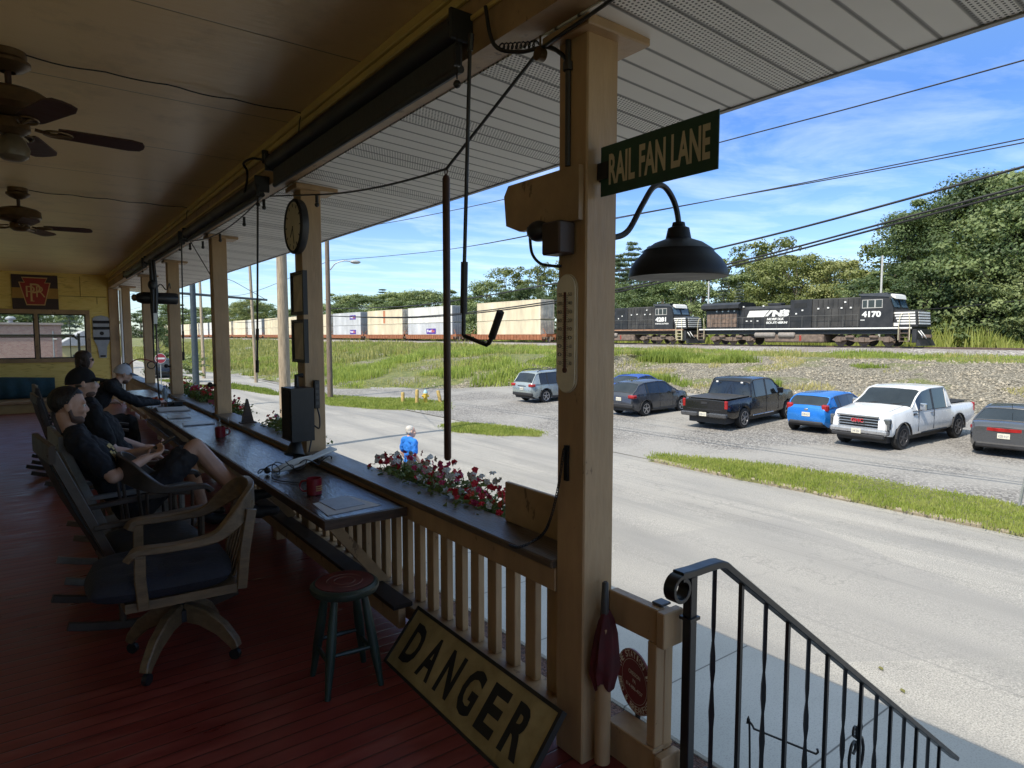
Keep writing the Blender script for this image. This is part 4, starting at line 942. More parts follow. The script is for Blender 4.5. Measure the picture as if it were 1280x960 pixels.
m=MB(); m.lathe([(0.0,0.0),(0.09,0.0),(0.13,0.015),(0.128,0.018),(0.0,0.004)],(1.36,10.5,0.7406),n=24,cap=False); part('plate_disc',m,WHITEP,t)
m=MB()
for k in range(40):
    a=random.random()*6.28;r=0.1*math.sqrt(random.random()); m.sphere((1.36+r*math.cos(a),10.5+r*math.sin(a),0.757+0.05*(1-r/0.1)*random.random()),0.016+0.01*random.random(),6,4,(1.5,0.7,0.6),Euler((random.random()*3,random.random()*3,random.random()*3)).to_matrix())
part('snack',m,mat('orange_snack',(0.55,0.10,0.02),0.6,var=0.4,scale=30),t)
t=thing('camera_body','small black camera lying on the counter near the newspaper','camera',(1.52,9.7,0.7405))
m=MB(); m.bb((1.46,9.62,0.7406),(1.58,9.76,0.80),0.01); part('camera_case',m,BLK,t); m=MB(); m.cyl((1.46,9.69,0.77),(1.40,9.69,0.77),0.03,n=14); part('lens',m,BLK,t)
# pointed ornament on the rail cap
t=thing('pointed_ornament','dark pointed wooden ornament standing on the rail cap','ornament',(1.74,6.95,0.79))
m=MB(); m.prism([(-0.06,0),(0.06,0),(0.045,0.07),(0.005,0.25),(-0.005,0.25),(-0.045,0.07)],(1.74,6.95-0.02,0.7905),(1,0,0),(0,0,1),(0,0.05,0)); part('spire',m,DKWOOD,t)
m=MB(); m.bb((1.66,6.91,0.7903),(1.82,7.0,0.802),0.003); part('foot',m,DKWOOD,t)
# hooks on posts
for i,(y,z,lab) in enumerate(((7.95,1.12,'small black hook on the post right of the red flower box'),(11.0,1.22,'small black hook on the post left of the red flower box'))):
    m=MB(); m.cyl((1.659,y+0.05,z),(1.61,y+0.05,z+0.005),0.014,n=8); m.sphere((1.60,y+0.05,z+0.01),0.03,10,8); single('post_hook',m,BLK,lab,'hook',(1.65,y+0.05,z),'hooks on the posts')
# hanging cylinder (long dark bell-like tank)
t=thing('hanging_cylinder','dark metal cylinder hung crosswise on ropes near the far posts','cylinder',(1.4,10.6,2.24))
m=MB(); m.lathe([(0.0,0),(0.03,0.0),(0.03,0.03),(0.06,0.05),(0.075,0.09),(0.085,0.12),(0.085,0.55),(0.075,0.57),(0.0,0.57)],(1.15,10.6,2.235),(1,0,0),20,cap=False); part('body',m,BLACKP,t)
m=MB(); m.lathe([(0.02,0.0),(0.05,0.02),(0.05,0.05),(0.02,0.07)],(1.13,10.6,2.235),(1,0,0),14); part('end_cap',m,BRONZE,t)
m=MB()
for x in(1.38,1.42): m.tube([(x,10.55,2.78),(x+0.01,10.53,2.32),(x,10.52,2.1),(x-0.005,10.52,1.85),(x-0.01,10.52,1.3)],[0.02,0.035,0.03,0.012,0.008],8)
m.tube(spline([(1.42,10.55,2.32),(1.50,10.6,2.44),(1.58,10.6,2.36),(1.62,10.6,2.46),(1.66,10.8,2.4)],5),0.008,6); m.sphere((1.39,10.53,2.42),0.06,10,8,(1,1,1.3)); part('rope',m,BLK,t)
m=MB(); m.bb((1.38,10.49,1.86),(1.43,10.52,2.02),0.004); part('pull_handle',m,STEEL,t)
t=thing('boom_lamp','black boom lamp with red arm clamped near the far posts','lamp',(1.2,10.5,1.3))
m=MB(); m.tube(spline([(1.04,10.5,1.27),(1.10,10.5,1.33),(1.18,10.5,1.36),(1.27,10.5,1.35),(1.40,10.52,1.30)],5),0.009,7); part('arm',m,mat('red_arm',(0.25,0.03,0.02),0.4),t)
m=MB(); m.lathe([(0.02,0.06),(0.05,0.04),(0.062,0.0),(0.06,-0.04),(0.03,-0.06),(0,-0.065)],(1.01,10.5,1.25),(0.5,0,1),16,cap=False); part('head',m,BLK,t)
m=MB(); m.tube([(1.33+0.05*math.cos(q),10.5,1.27+0.05*math.sin(q)) for q in [2*PI*i/14 for i in range(14)]],0.008,6,closed=True); m.tube([(1.40,10.52,1.30),(1.42,10.53,0.745)],0.012,8); part('clamp',m,BLK,t)
# --- far wall signs and bench
t=thing('railroad_sign','brown and gold sign with red keystone emblem on the far wall','sign',(0.05,FARY,2.69))
sx,sy,sz=-0.375,FARY-0.022,2.27; Wp,Hp=0.865,0.82
m=MB(); m.bb((sx,sy,sz),(sx+Wp,FARY-0.001,sz+Hp)); part('panel',m,mat('tuscan_brown',(0.045,0.022,0.018),0.5,var=0.15),t)
m=MB(); m.bb((sx,sy-0.002,sz+0.28),(sx+Wp,sy-0.0005,sz+0.52)); part('gold_band',m,mat('band_gold',(0.42,0.24,0.05),0.5,var=0.1),t)
key=[(0.135,0.735),(0.625,0.735),(0.575,0.62),(0.68,0.62),(0.555,0.09),(0.205,0.09),(0.08,0.62),(0.185,0.62)]
cxk=0.38; ck=0.42
m=MB(); m.prism([(cxk+(a-cxk)*1.0,b) for a,b in key],(sx+0.05,sy-0.0025,sz+0.03),(1,0,0),(0,0,1),(0,-0.003,0)); part('keystone_edge',m,mat('key_gold',(0.60,0.40,0.16),0.5),t)
m=MB(); m.prism([(cxk+(a-cxk)*0.92,ck+(b-ck)*0.925) for a,b in key],(sx+0.05,sy-0.006,sz+0.03),(1,0,0),(0,0,1),(0,-0.003,0)); part('keystone',m,mat('key_red',(0.33,0.03,0.02),0.5,var=0.1),t)
m=MB(); k0=(sx+0.05,sy-0.0095,sz+0.03)
def kt(ch,x,z,w,h): text_mb(m,ch,(k0[0]+x,k0[1]-0.0005*x,k0[2]+z),(1,0,0),(0,0,1),w,h,bold=-0.012)
kt('P',0.21,0.28,0.17,0.25); kt('R',0.40,0.28,0.17,0.25); 
m2=m; text_mb(m,'P',(k0[0]+0.29,k0[1]-0.001,k0[2]+0.19),(1,0,0),(0,0,1),0.20,0.40,bold=-0.012); m.bb((k0[0]+0.285,k0[1]-0.0012,k0[2]+0.18),(k0[0]+0.36,k0[1]-0.0008,k0[2]+0.195))
part('monogram',m,mat('key_gold',(0.6,0.4,0.16)),t,smooth=None)
t=thing('tall_plaque','tall grey plaque with black bands and rounded top on the far wall','plaque',(1.32,FARY,1.65))
prof=[(1.14,2.10),(1.19,2.15),(1.32,2.18),(1.45,2.15),(1.50,2.10),(1.50,1.62),(1.42,1.42),(1.40,1.15),(1.25,1.15),(1.22,1.42),(1.14,1.62)]
m=MB(); m.prism([(a,b) for a,b in prof],(0,FARY-0.02,0),(1,0,0),(0,0,1),(0,0.019,0)); part('panel',m,mat('plaque_grey',(0.42,0.44,0.47),0.5,var=0.12),t)
for z in (2.02,1.87,1.62): m=MB(); m.bb((1.145,FARY-0.023,z-0.035),(1.495,FARY-0.0205,z+0.035)); part('band',m,LETK,t)
m=MB(); m.cyl((1.32,FARY-0.0205,1.745),(1.32,FARY-0.023,1.745),0.045,n=18); part('roundel',m,LETK,t)
m=MB(); m.bb((1.27,FARY-0.023,1.17),(1.38,FARY-0.0205,1.21)); part('band',m,LETK,t)
t=thing('wooden_bench','low wooden bench under the far window with a blue back cushion','bench',(-0.6,17.9,0))
m=MB(); m.bb((HX+0.02,17.45,0.20),(0.40,18.45,0.255),0.006); part('seat',m,TAND,t)
m=MB(); m.bb((HX+0.03,17.5,0.0),(0.38,17.54,0.199)); part('front_panel',m,mat('bench_yellow',(0.40,0.29,0.12),0.6,var=0.15),t)
m=MB(); 
def bc(u,v):
    y=0.13*math.sin(PI*v)**0.5+0.012*math.sin(u*47); return (HX+0.05+u*1.98,18.32-y,0.26+0.50*v-(0.10*max(0,u-0.55)**1 if v>0.5 else 0))
m.grid(bc,40,12); m.quad((HX+0.05,18.32,0.26),(0.33,18.32,0.26),(0.33,18.32,0.72),(HX+0.05,18.32,0.76)); part('cushion',m,mat('teal_cushion',(0.022,0.07,0.095),0.8,var=0.25,scale=7,bump=0.2),t,smooth=80)
m=MB(); m.bb((-0.10,17.5,0.2555),(0.05,17.58,0.275),0.004); part('tag',m,PAPER,t)
m=MB(); m.tube(spline([(-1.7,19.75,1.70),(0.6,19.75,1.70),(0.76,19.75,1.68),(0.86,19.75,1.60),(0.90,19.75,1.45),(0.90,19.75,-0.5)],5),0.022,8); m.tube([(0.72,19.75,1.68),(0.72,19.75,-0.5)],0.012,6); m.cyl((0.9,19.75,1.75),(0.9,19.75,-0.5),0.03,n=8)
single('outside_handrail',m,BLACKP,'dark bent pipe handrail outside the far window','handrail',(0,19.75,0))
# --- iron stair handrail and steps
t=thing('stair_handrail','black wrought iron handrail with scroll descending the porch steps','handrail',(1.885,1.44,0))
Yh=1.44; zt0,zt1=0.795,0.835
top=[(1.80,Yh,0.80),(2.03,Yh,0.838),(2.09,Yh,0.82)]; slope=-0.722
end=(4.6,Yh,0.82+slope*(4.6-2.09))
m=MB(); sweep(m,spline([(1.815,Yh,0.842),(1.90,Yh,0.838),(1.98,Yh,0.838),(2.06,Yh,0.832),(2.11,Yh,0.80)],5)+[end],0.05,0.028); part('handrail_bar',m,BLACKP,t)
m=MB(); pts=[]
for i in range(22): a=PI/2+i*2*PI/22*1.05; r=0.048-0.0006*i; pts.append((1.815+r*math.cos(a),Yh,0.792+r*math.sin(a)))
sweep(m,pts,0.015,0.05,up=(0,1,0)); part('scroll',m,BLACKP,t)
m=MB(); m.bb((1.866,Yh-0.019,-0.1),(1.904,Yh+0.019,0.825),0.003); m.bb((1.857,Yh-0.026,0.66),(1.913,Yh+0.026,0.672)); part('post',m,BLACKP,t)
zr=lambda x: 0.836 if x<2.07 else 0.82+slope*(x-2.09)
xs=[2.03+0.1775*k for k in range(14)]
def low(x): return 0.02 if x<2.02 else 0.02+slope*(x-2.02)
for k,x in enumerate(xs):
    zt=zr(x)-0.012; zb=low(x); m=MB()
    if k%2==0:
        n=14; m.tube([(x,Yh,zb+(zt-zb)*i/n) for i in range(n+1)],[0.0105 if not(4<=i<=9) else 0.0105+0.004*math.sin(i*1.9) for i in range(n+1)],4)
    else: m.bb((x-0.008,Yh-0.008,zb),(x+0.008,Yh+0.008,zt))
    part('baluster',m,BLACKP,t)
m=MB(); m.bar((1.90,Yh,0.02),(2.02,Yh,0.02),0.03,0.012); m.bar((2.02,Yh,0.02),(4.5,Yh,0.02+slope*2.48),0.03,0.012); part('bottom_bar',m,BLACKP,t)
m=MB()
for s in(-1,1):
    cx,cz=3.273,-0.62
    def sp(lst): return spline([(cx+s*a,Yh+0.012,cz+b) for a,b in lst],6)
    m.tube(sp([(0.0,0.06),(0.055,0.10),(0.075,0.18),(0.055,0.25),(0.02,0.26),(0.012,0.22),(0.035,0.20)]),0.008,6)
    m.tube(sp([(0.005,0.27),(0.012,0.33),(0.035,0.34),(0.045,0.31),(0.03,0.29)]),0.007,6)
part('scrollwork',m,BLACKP,t)
st=thing('porch_steps','concrete steps running down from the porch to the sidewalk','steps',(2.4,0.7,-1))
m=MB()
for k in range(12): m.bb((1.935+0.245*k,-0.2,-2.10),(1.935+0.245*(k+1),1.38,-0.175*(k+1)+0.0),0.01)
part('treads',m,GM['conc'] if 'GM' in globals() else TAN,st)
# garden flag hook
m=MB(); gx,gy=4.0,1.95
m.tube(spline([(3.0,1.83,-2.1),(3.0,1.86,-1.2),(3.0,1.885,-0.42),(3.0,1.90,-0.395),(3.0,1.885,-0.38),(3.0,1.865,-0.395),(3.0,1.86,-0.405)],5)+[(3.0,1.52,-0.36),(3.0,1.51,-0.345),(3.0,1.515,-0.33)],0.006,6)
single('garden_flag_hook',m,BLACKP,'thin empty wire garden flag stand below the iron handrail','flag stand',(3.0,1.85,-2.1))
# ================================================================ people
SKIN=mat('skin',(0.56,0.33,0.235),0.5,var=0.12,scale=9,bump=0.05,bscale=80); SKIN2=mat('skin_fair',(0.62,0.39,0.30),0.5,var=0.12,scale=9)
HAIRD=mat('hair_dark',(0.012,0.009,0.008),0.55,var=0.4,scale=40,bump=0.6,bscale=60,stretch=(1,1,0.3)); HAIRB=mat('hair_brown',(0.04,0.022,0.015),0.5,var=0.4,scale=40,bump=0.6,bscale=60); HAIRG=mat('hair_grey',(0.45,0.44,0.42),0.6,var=0.2,scale=40,bump=0.4,bscale=60); STUB=mat('stubble',(0.11,0.065,0.05),0.7,var=0.3,scale=60)
TEE=mat('navy_tshirt',(0.010,0.011,0.016),0.85,var=0.25,scale=7,bump=0.25,bscale=14); BLKC=mat('black_cloth',(0.008,0.008,0.010),0.85,var=0.3,scale=7,bump=0.25,bscale=14); SHORTD=mat('dark_shorts',(0.022,0.020,0.022),0.85,var=0.25,scale=7,bump=0.2); MAROON=mat('maroon_shorts',(0.09,0.018,0.018),0.85,var=0.2,scale=7); BLUE=mat('blue_tshirt',(0.012,0.16,0.60),0.8,var=0.15,scale=6,bump=0.3,bscale=10); EYEM=mat('eye_dark',(0.02,0.015,0.012),0.2); EYEW=mat('eye_white',(0.6,0.58,0.55),0.3); SHOE=mat('shoe_dark',(0.02,0.02,0.022),0.6)
def frame(f,upv=(0,0,1)):
    f=V(f).normalized(); u=V(upv); l=u.cross(f).normalized(); u=f.cross(l); return f,l,u
def head_mb(mb,c,f,up,s=1.0):
    F,L,U=frame(f,up); c=V(c); P=lambda a,b,d: c+(F*a+L*b+U*d)*s
    Mx=Matrix((F,L,U)).transposed()
    def el(a,b,d,ra,rb,rd): mb.sphere(P(a,b,d),s,18,12,(ra,rb,rd),mtx=Mx)
    el(-0.012,0,0.035,0.097,0.075,0.088); el(0.022,0,-0.025,0.074,0.061,0.082); el(0.05,0,-0.088,0.036,0.038,0.03); el(0.01,0,-0.072,0.055,0.053,0.04)
    mb.cap(P(0.084,0,0.014),P(0.104,0,-0.026),0.009*s,0.0125*s,8); el(0.097,0.010,-0.030,0.011,0.010,0.009); el(0.097,-0.010,-0.030,0.011,0.010,0.009)
    mb.cap(P(0.080,-0.034,0.026),P(0.080,0.034,0.026),0.014*s,0.014*s,8)
    for sd in(-1,1):
        el(0.064,sd*0.036,-0.022,0.028,0.026,0.026); el(-0.006,sd*0.074,-0.002,0.020,0.010,0.032); el(0.002,sd*0.078,0.006,0.010,0.009,0.020)
    mb.cap(P(0.088,-0.017,-0.054),P(0.088,0.017,-0.054),0.0095*s,n=8); mb.cap(P(0.085,-0.015,-0.066),P(0.085,0.015,-0.066),0.010*s,n=8)
    return P,(F,L,U),Mx
def hand_mb(mb,w,d,pn,side,curl,s=1.0):
    """w wrist, d finger direction, pn palm normal, side sign of the thumb along d x pn, curl = bend per joint"""
    d=V(d).normalized(); pn=V(pn); pn=(pn-d*pn.dot(d)).normalized(); l=d.cross(pn)*side; w=V(w)
    P=lambda a,b,c: w+(d*a+l*b+pn*c)*s
    mb.cap(P(0.0,0.0,0),P(0.075,0.022,0),0.021*s,0.018*s,8); mb.cap(P(0.0,-0.0,0),P(0.075,-0.02,0),0.021*s,0.016*s,8); mb.cap(P(0.01,0,0),P(0.08,0,0.0),0.022*s,0.018*s,8)
    for b,L in((0.031,0.078),(0.010,0.088),(-0.011,0.080),(-0.030,0.062)):
        p=P(0.085,b,0); ang=0.25
        for q,(fr,r0,r1) in enumerate(((0.46,0.0095,0.0088),(0.31,0.0088,0.008),(0.23,0.008,0.0068))):
            ang+=curl if q else curl*0.6; e=p+(d*math.cos(ang)+pn*math.sin(ang)+l*(b*0.8))*(L*fr*s); mb.cap(p,e,r0*s,r1*s,7); p=e
    p=P(0.022,0.030,0.008); e=P(0.055,0.058,0.018); mb.cap(p,e,0.013*s,0.011*s,7); mb.cap(e,P(0.085,0.066,0.030+0.02*curl),0.0105*s,0.0085*s,7)
def mid(a,b,t=0.5): return V(a).lerp(V(b),t)
VOX=0.0075
FOLD=bpy.data.textures.new('cloth_folds','CLOUDS'); FOLD.noise_scale=0.075; FOLD.noise_depth=2
def bk(name,mb,m,parent,vox=None,sm=2,off=None):
    mods=[('REMESH',dict(mode='VOXEL',voxel_size=vox or VOX)),('SMOOTH',dict(factor=0.5,iterations=sm))]
    if name in('shirt','shorts','trousers'): mods.append(('DISPLACE',dict(texture=FOLD,strength=0.034,mid_level=0.42,texture_coords='LOCAL')))
    o=bake(name,mb,mods,m,parent,off=parent.location); return o
def person(label,J,skin=SKIN,shirt=TEE,long_sleeve=False,pants=None,short_legs=True,s=1.0,vox=None,group=None,shoes=SHOE,curl=0.55):
    t=thing('person',label,'person',J['root'],group=group)
    mb=MB(); P,fr,Mx=head_mb(mb,J['head'],J['face'],J.get('up',(0,0,1)),s)
    pel,che,nek=V(J['pelvis']),V(J['chest']),V(J['neck'])
    mb.cap(nek-V((0,0,0.03)),P(-0.018,0,-0.06),0.056*s,0.052*s,12)
    sl,sr=V(J['shL']),V(J['shR']); hl,hr=V(J['hipL']),V(J['hipR'])
    ax=(sl-sr).normalized(); ta=(che-pel).normalized(); Mt=Matrix((ta.cross(ax)*-1 if False else ax.cross(ta),ax,ta)).transposed()
    def torso(m,g):
        m.sphere(pel+ta*0.02,1,18,12,(0.105+g,0.165+g,0.13+g),mtx=Mt); m.sphere(mid(pel,che,0.45),1,18,12,(0.105+g,0.148+g,0.17+g),mtx=Mt); m.sphere(che,1,18,12,(0.11+g,0.17+g,0.18+g),mtx=Mt)
        m.cap(mid(sl,nek,0.15),mid(sr,nek,0.15),0.060+g,n=12); m.cap(mid(sl,nek,0.1),nek,0.055+g,0.05+g,10); m.cap(mid(sr,nek,0.1),nek,0.055+g,0.05+g,10)
    torso(mb,0)
    for S in 'LR':
        sh,el,wr=V(J['sh'+S]),V(J['el'+S]),V(J['wr'+S]); mb.cap(sh,el,0.052*s,0.040*s,12); mb.cap(el,mid(el,wr,0.35),0.041*s,0.042*s,12); mb.cap(mid(el,wr,0.3),wr,0.042*s,0.027*s,12)
        hd=J['hd'+S]; hand_mb(mb,wr,hd[0],hd[1],hd[2],curl if len(hd)<4 else hd[3],s)
        hp,kn,an=V(J['hip'+S]),V(J['kn'+S]),V(J['an'+S]); mb.cap(hp,kn,0.085*s,0.056*s,14); mb.cap(kn,mid(kn,an,0.35),0.056*s,0.058*s,12); mb.cap(mid(kn,an,0.3),an,0.058*s,0.038*s,12)
        toe_=V(J['to'+S]); mb.cap(an+V((0,0,-0.02)),mid(an,toe_,0.3)+V((0,0,-0.03)),0.04*s,0.036*s,10); mb.cap(mid(an,toe_,0.1)+V((0,0,-0.035)),toe_,0.036*s,0.030*s,10)
    bk('body',mb,skin,t,vox)
    m=MB(); torso(m,0.013)
    if not J.get('open_neck'): m.cap(nek+V((0,0,-0.045)),nek+V((0,0,-0.005)),0.072*s,0.066*s,12)
    for S in 'LR':
        sh,el,wr=V(J['sh'+S]),V(J['el'+S]),V(J['wr'+S])
        if long_sleeve: m.cap(sh,el,0.07*s,0.055*s,12); m.cap(el,mid(el,wr,0.93),0.055*s,0.040*s,12)
        else: m.cap(sh,mid(sh,el,0.72),0.068*s,0.064*s,12)
    o=bk('shirt',m,shirt,t,vox)
    if pants:
        m=MB(); m.sphere(pel+ta*-0.01,1,18,12,(0.12,0.178,0.13),mtx=Mt)
        for S in 'LR':
            hp,kn,an=V(J['hip'+S]),V(J['kn'+S]),V(J['an'+S])
            if short_legs: m.cap(hp,mid(hp,kn,0.80),0.102*s,0.088*s,14)
            else: m.cap(hp,kn,0.10*s,0.075*s,14); m.cap(kn,mid(kn,an,0.95),0.075*s,0.058*s,12)
        bk('shorts' if short_legs else 'trousers',m,pants,t,vox)
    if shoes:
        for S in 'LR':
            an,toe_=V(J['an'+S]),V(J['to'+S]); m=MB(); m.cap(an+V((0,0,-0.03)),mid(an,toe_,0.4)+V((0,0,-0.04)),0.050*s,0.046*s,10); m.cap(mid(an,toe_,0.1)+V((0,0,-0.04)),toe_,0.046*s,0.038*s,10); bk('shoe',m,shoes,t,vox)
    for sd in(-1,1):
        m=MB(); m.sphere(P(0.079,sd*0.031,0.006),0.0125*s,10,8); e=part('eye',m,EYEW,t); m=MB(); m.sphere(P(0.0875,sd*0.031,0.006),0.0062*s,8,6); part('iris',m,EYEM,e)
    return t,P,fr,Mx
def cap_hat(t,P,Mx,m1,m2,s=1.0,brim=0.075):
    m=MB(); m.grid(lambda u,v: P(-0.014+0.103*math.sin(u*1.75)*math.cos(v*2*PI),0.0825*math.sin(u*1.75)*math.sin(v*2*PI),0.030+0.100*math.cos(u*1.75)-0.012*(1-math.cos(v*2*PI))*u),14,32); h=part('cap',m,m1,t,smooth=80); bt=MB(); bt.sphere(P(-0.014,0,0.133),s*0.008,8,6); part('button',bt,m1,h)
    m=MB(); F=Mx.col[0] if False else None
    pts=[]
    def br(u,v):
        a=(v-0.5)*2.0; r=0.098+u*brim*(1-0.25*abs(a)**2); return P(-0.01+r*math.cos(a*0.85)*1.0,r*math.sin(a*0.85)*0.82,0.045-0.012*a*a-0.014*u)
    m.grid(br,6,12); m.grid(lambda u,v: br(u,v)+Mx.col[2]*(-0.005 if False else -0.005),6,12); part('brim',m,m2,h,smooth=80)
    return h
def hair_short(t,P,Mx,m,s=1.0):
    b=MB(); e=MB(); e.sphere(V((0,0,0)),1,48,30,(0.1035,0.0805,0.0955))
    def keep(p):
        x,y,z=p; zz=z+0.035; hl=0.083 if x>0.045 else (0.083-(0.045-x)/0.06*0.078 if x>-0.015 else 0.005-min(1,(-0.015-x)/0.06)*0.075); return zz>hl
    b.v=[tuple(P(-0.012+p[0]*(1+0.03*mnoise.noise(V(p)*40)),p[1]*(1+0.03*mnoise.noise(V(p)*40)),0.035+p[2]*(1+0.035*mnoise.noise(V(p)*35)))) for p in e.v]
    for f in e.f:
        c=sum((V(e.v[i]) for i in f),V((0,0,0)))/len(f)
        if keep(c): b.f.append(f); b.m.append(0)
    part('hair',b,m,t,smooth=80); return
    b=MB()
    for a,bb,c,r1,r2,r3 in((-0.024,0,0.050,0.090,0.0775,0.079),(-0.047,0,-0.002,0.058,0.066,0.070),(0.032,0,0.092,0.050,0.058,0.034)): b.sphere(P(a,bb,c),s,18,12,(r1,r2,r3),mtx=Mx)
    bk('hair',b,m,t,0.007,2)
rng=random.Random(1)
# --- man with sunglasses pushed up, phone in hand
J=dict(root=(0.42,5.2,0.0),head=(0.155,5.0,1.245),face=(1,-0.02,-0.06),pelvis=(0.50,5.16,0.515),chest=(0.29,5.08,0.87),neck=(0.175,5.03,1.085),
 shL=(0.19,5.22,1.03),shR=(0.19,4.86,1.02),elL=(0.36,5.40,0.80),wrL=(0.60,5.20,0.88),hdL=((0.9,-0.35,0.15),(0.2,-0.3,0.9),1),elR=(0.36,4.72,0.80),wrR=(0.575,4.90,0.875),hdR=((0.8,0.5,0.15),(0.2,0.4,0.9),-1),
 hipL=(0.52,5.26,0.50),hipR=(0.52,5.06,0.50),knL=(0.92,5.24,0.86),knR=(0.90,5.04,0.90),anL=(1.25,5.16,0.50),anR=(1.24,4.98,0.42),toL=(1.42,5.12,0.46),toR=(1.42,4.96,0.36))
t,P,fr,Mx=person('bearded man in navy t-shirt with sunglasses on his head, reclining with a phone',J,pants=SHORTD,shirt=TEE)
hair_short(t,P,Mx,HAIRD)
b=MB(); b.sphere(P(0.035,0,-0.078),1,18,12,(0.052,0.056,0.040),mtx=Mx); b.sphere(P(0.058,0,-0.090),1,14,10,(0.032,0.040,0.030),mtx=Mx)
for s in(-1,1): b.cap(P(0.0,s*0.066,-0.01),P(0.02,s*0.058,-0.07),0.012,0.014,8)
bk('beard',b,STUB,t,0.006,2)
b=MB()
for s in(-1,1):
    b.sphere(P(0.050,s*0.034,0.130),1,12,8,(0.020,0.027,0.007),mtx=Mx); b.tube([P(0.045,s*0.062,0.124),P(0.02,s*0.088,0.08),P(-0.01,s*0.086,0.02)],0.0045,6)
b.tube([P(0.055,-0.012,0.134),P(0.055,0.012,0.134)],0.004,6); part('sunglasses',b,BLK,t)
b=MB(); F,L_,U=fr; c0=V((0.36,5.03,0.93)); na=V((0.75,-0.35,0.35)).normalized(); a1=V((0.25,0.6,0.1)).normalized(); a1=(a1-na*a1.dot(na)).normalized(); a2=na.cross(a1)
n=14; b.add([c0+na*0.085]+[c0+na*0.078+a1*0.05*math.cos(2*PI*i/n)+a2*0.045*math.sin(2*PI*i/n) for i in range(n)],[(0,1+i,1+(i+1)%n) for i in range(n)])
sp_=MB()
for k in range(2): pass
# yellow chest print following the shirt front
def print_pt(u,v):
    a=V((0.335+0.06*v-0.03,5.07+(u-0.5)*0.26-0.05,0.97-0.17*v)); return a
pm=MB(); ch=V(J['chest']); pe=V(J['pelvis']); ta=(ch-pe).normalized(); ax=(V(J['shL'])-V(J['shR'])).normalized(); fo=ax.cross(ta).normalized()
for i in range(9):
    for j in range(4):
        if (i*7+j*5)%6==0: continue
        for_u=(i-4)*0.028; for_v=0.035-(j)*0.030+0.012*math.sin(i)
        def sp3(u,v):
            x=math.sqrt(max(0.01,1-(u/0.183)**2-(v/0.193)**2)); return ch+ax*u+ta*v+fo*(0.123*x+0.006)
        q=[sp3(for_u-0.012,for_v-0.013),sp3(for_u+0.012,for_v-0.013),sp3(for_u+0.012,for_v+0.013),sp3(for_u-0.012,for_v+0.013)]; pm.add(q,[(0,1,2,3)])
part('shirt_print',pm,mat('print_yellow',(0.55,0.38,0.08),0.6),t,recalc=False)
b=MB(); b.box((0.70,5.05,0.945),(0.15,0.075,0.010),rot=(0,-0.5,0.05),ch=0.003); o=single('phone',b,BLK,'black phone held by the man with sunglasses','phone',(0.70,5.05,0.945))
# --- man with black cap
J=dict(root=(0.55,6.2,0.0),head=(0.285,6.03,1.325),face=(1,0.02,-0.02),pelvis=(0.60,6.2,0.52),chest=(0.42,6.12,0.92),neck=(0.315,6.06,1.165),shL=(0.34,6.27,1.10),shR=(0.33,5.88,1.10),elL=(0.48,6.42,0.82),wrL=(0.72,6.42,0.72),hdL=((1,0,-0.05),(0,0,-1),-1),elR=(0.45,5.83,0.80),wrR=(0.70,5.90,0.715),hdR=((1,0.05,-0.1),(0,0,-1),1),
 hipL=(0.62,6.29,0.50),hipR=(0.62,6.10,0.50),knL=(1.02,6.34,0.58),knR=(1.02,6.06,0.60),anL=(1.15,6.36,0.14),anR=(1.14,6.05,0.14),toL=(1.33,6.36,0.06),toR=(1.32,6.05,0.06))
t,P,fr,Mx=person('man in black cap and black t-shirt sitting with his arm on the oak armrest',J,pants=MAROON,shirt=BLKC,skin=SKIN2)
cap_hat(t,P,Mx,BLKC,BLKC,brim=0.06)
b=MB(); b.sphere(P(0.035,0,-0.080),1,18,12,(0.052,0.054,0.038),mtx=Mx); bk('beard',b,STUB,t,0.006,2)
# --- woman with long brown hair
J=dict(root=(0.45,10.2,0.0),head=(0.52,10.2,1.37),face=(1,0.0,-0.02),pelvis=(0.45,10.2,0.52),chest=(0.45,10.2,0.93),neck=(0.48,10.2,1.18),shL=(0.46,10.37,1.12),shR=(0.46,10.03,1.12),elL=(0.55,10.44,0.85),wrL=(0.78,10.36,0.80),hdL=((1,-0.1,0),(0,0,-1),-1),elR=(0.55,9.97,0.85),wrR=(0.78,10.06,0.80),hdR=((1,0.1,0),(0,0,-1),1),hipL=(0.5,10.28,0.5),hipR=(0.5,10.12,0.5),knL=(0.92,10.3,0.55),knR=(0.92,10.1,0.55),anL=(0.98,10.3,0.12),anR=(0.98,10.1,0.12),toL=(1.15,10.3,0.05),toR=(1.15,10.1,0.05))
t,P,fr,Mx=person('person with long brown hair and dark sunglasses seated behind the others',J,pants=SHORTD,short_legs=False,shirt=BLKC,skin=SKIN2,s=0.95,vox=0.010)
b=MB()
for a,bb,c,r1,r2,r3 in((-0.02,0,0.055,0.105,0.092,0.085),(-0.055,0,-0.02,0.065,0.085,0.12),(-0.065,0,-0.12,0.05,0.085,0.11),(0.01,0.07,-0.03,0.05,0.022,0.09),(0.01,-0.07,-0.03,0.05,0.022,0.09)): b.sphere(P(a,bb,c),0.95,18,12,(r1,r2,r3),mtx=Mx)
bk('hair',b,HAIRB,t,0.008,2)
b=MB()
for s in(-1,1): b.sphere(P(0.094,s*0.033,0.006),1,12,8,(0.010,0.030,0.022),mtx=Mx); b.tube([P(0.088,s*0.06,0.010),P(0.0,s*0.078,0.012)],0.004,6)
part('sunglasses',b,BLK,t)
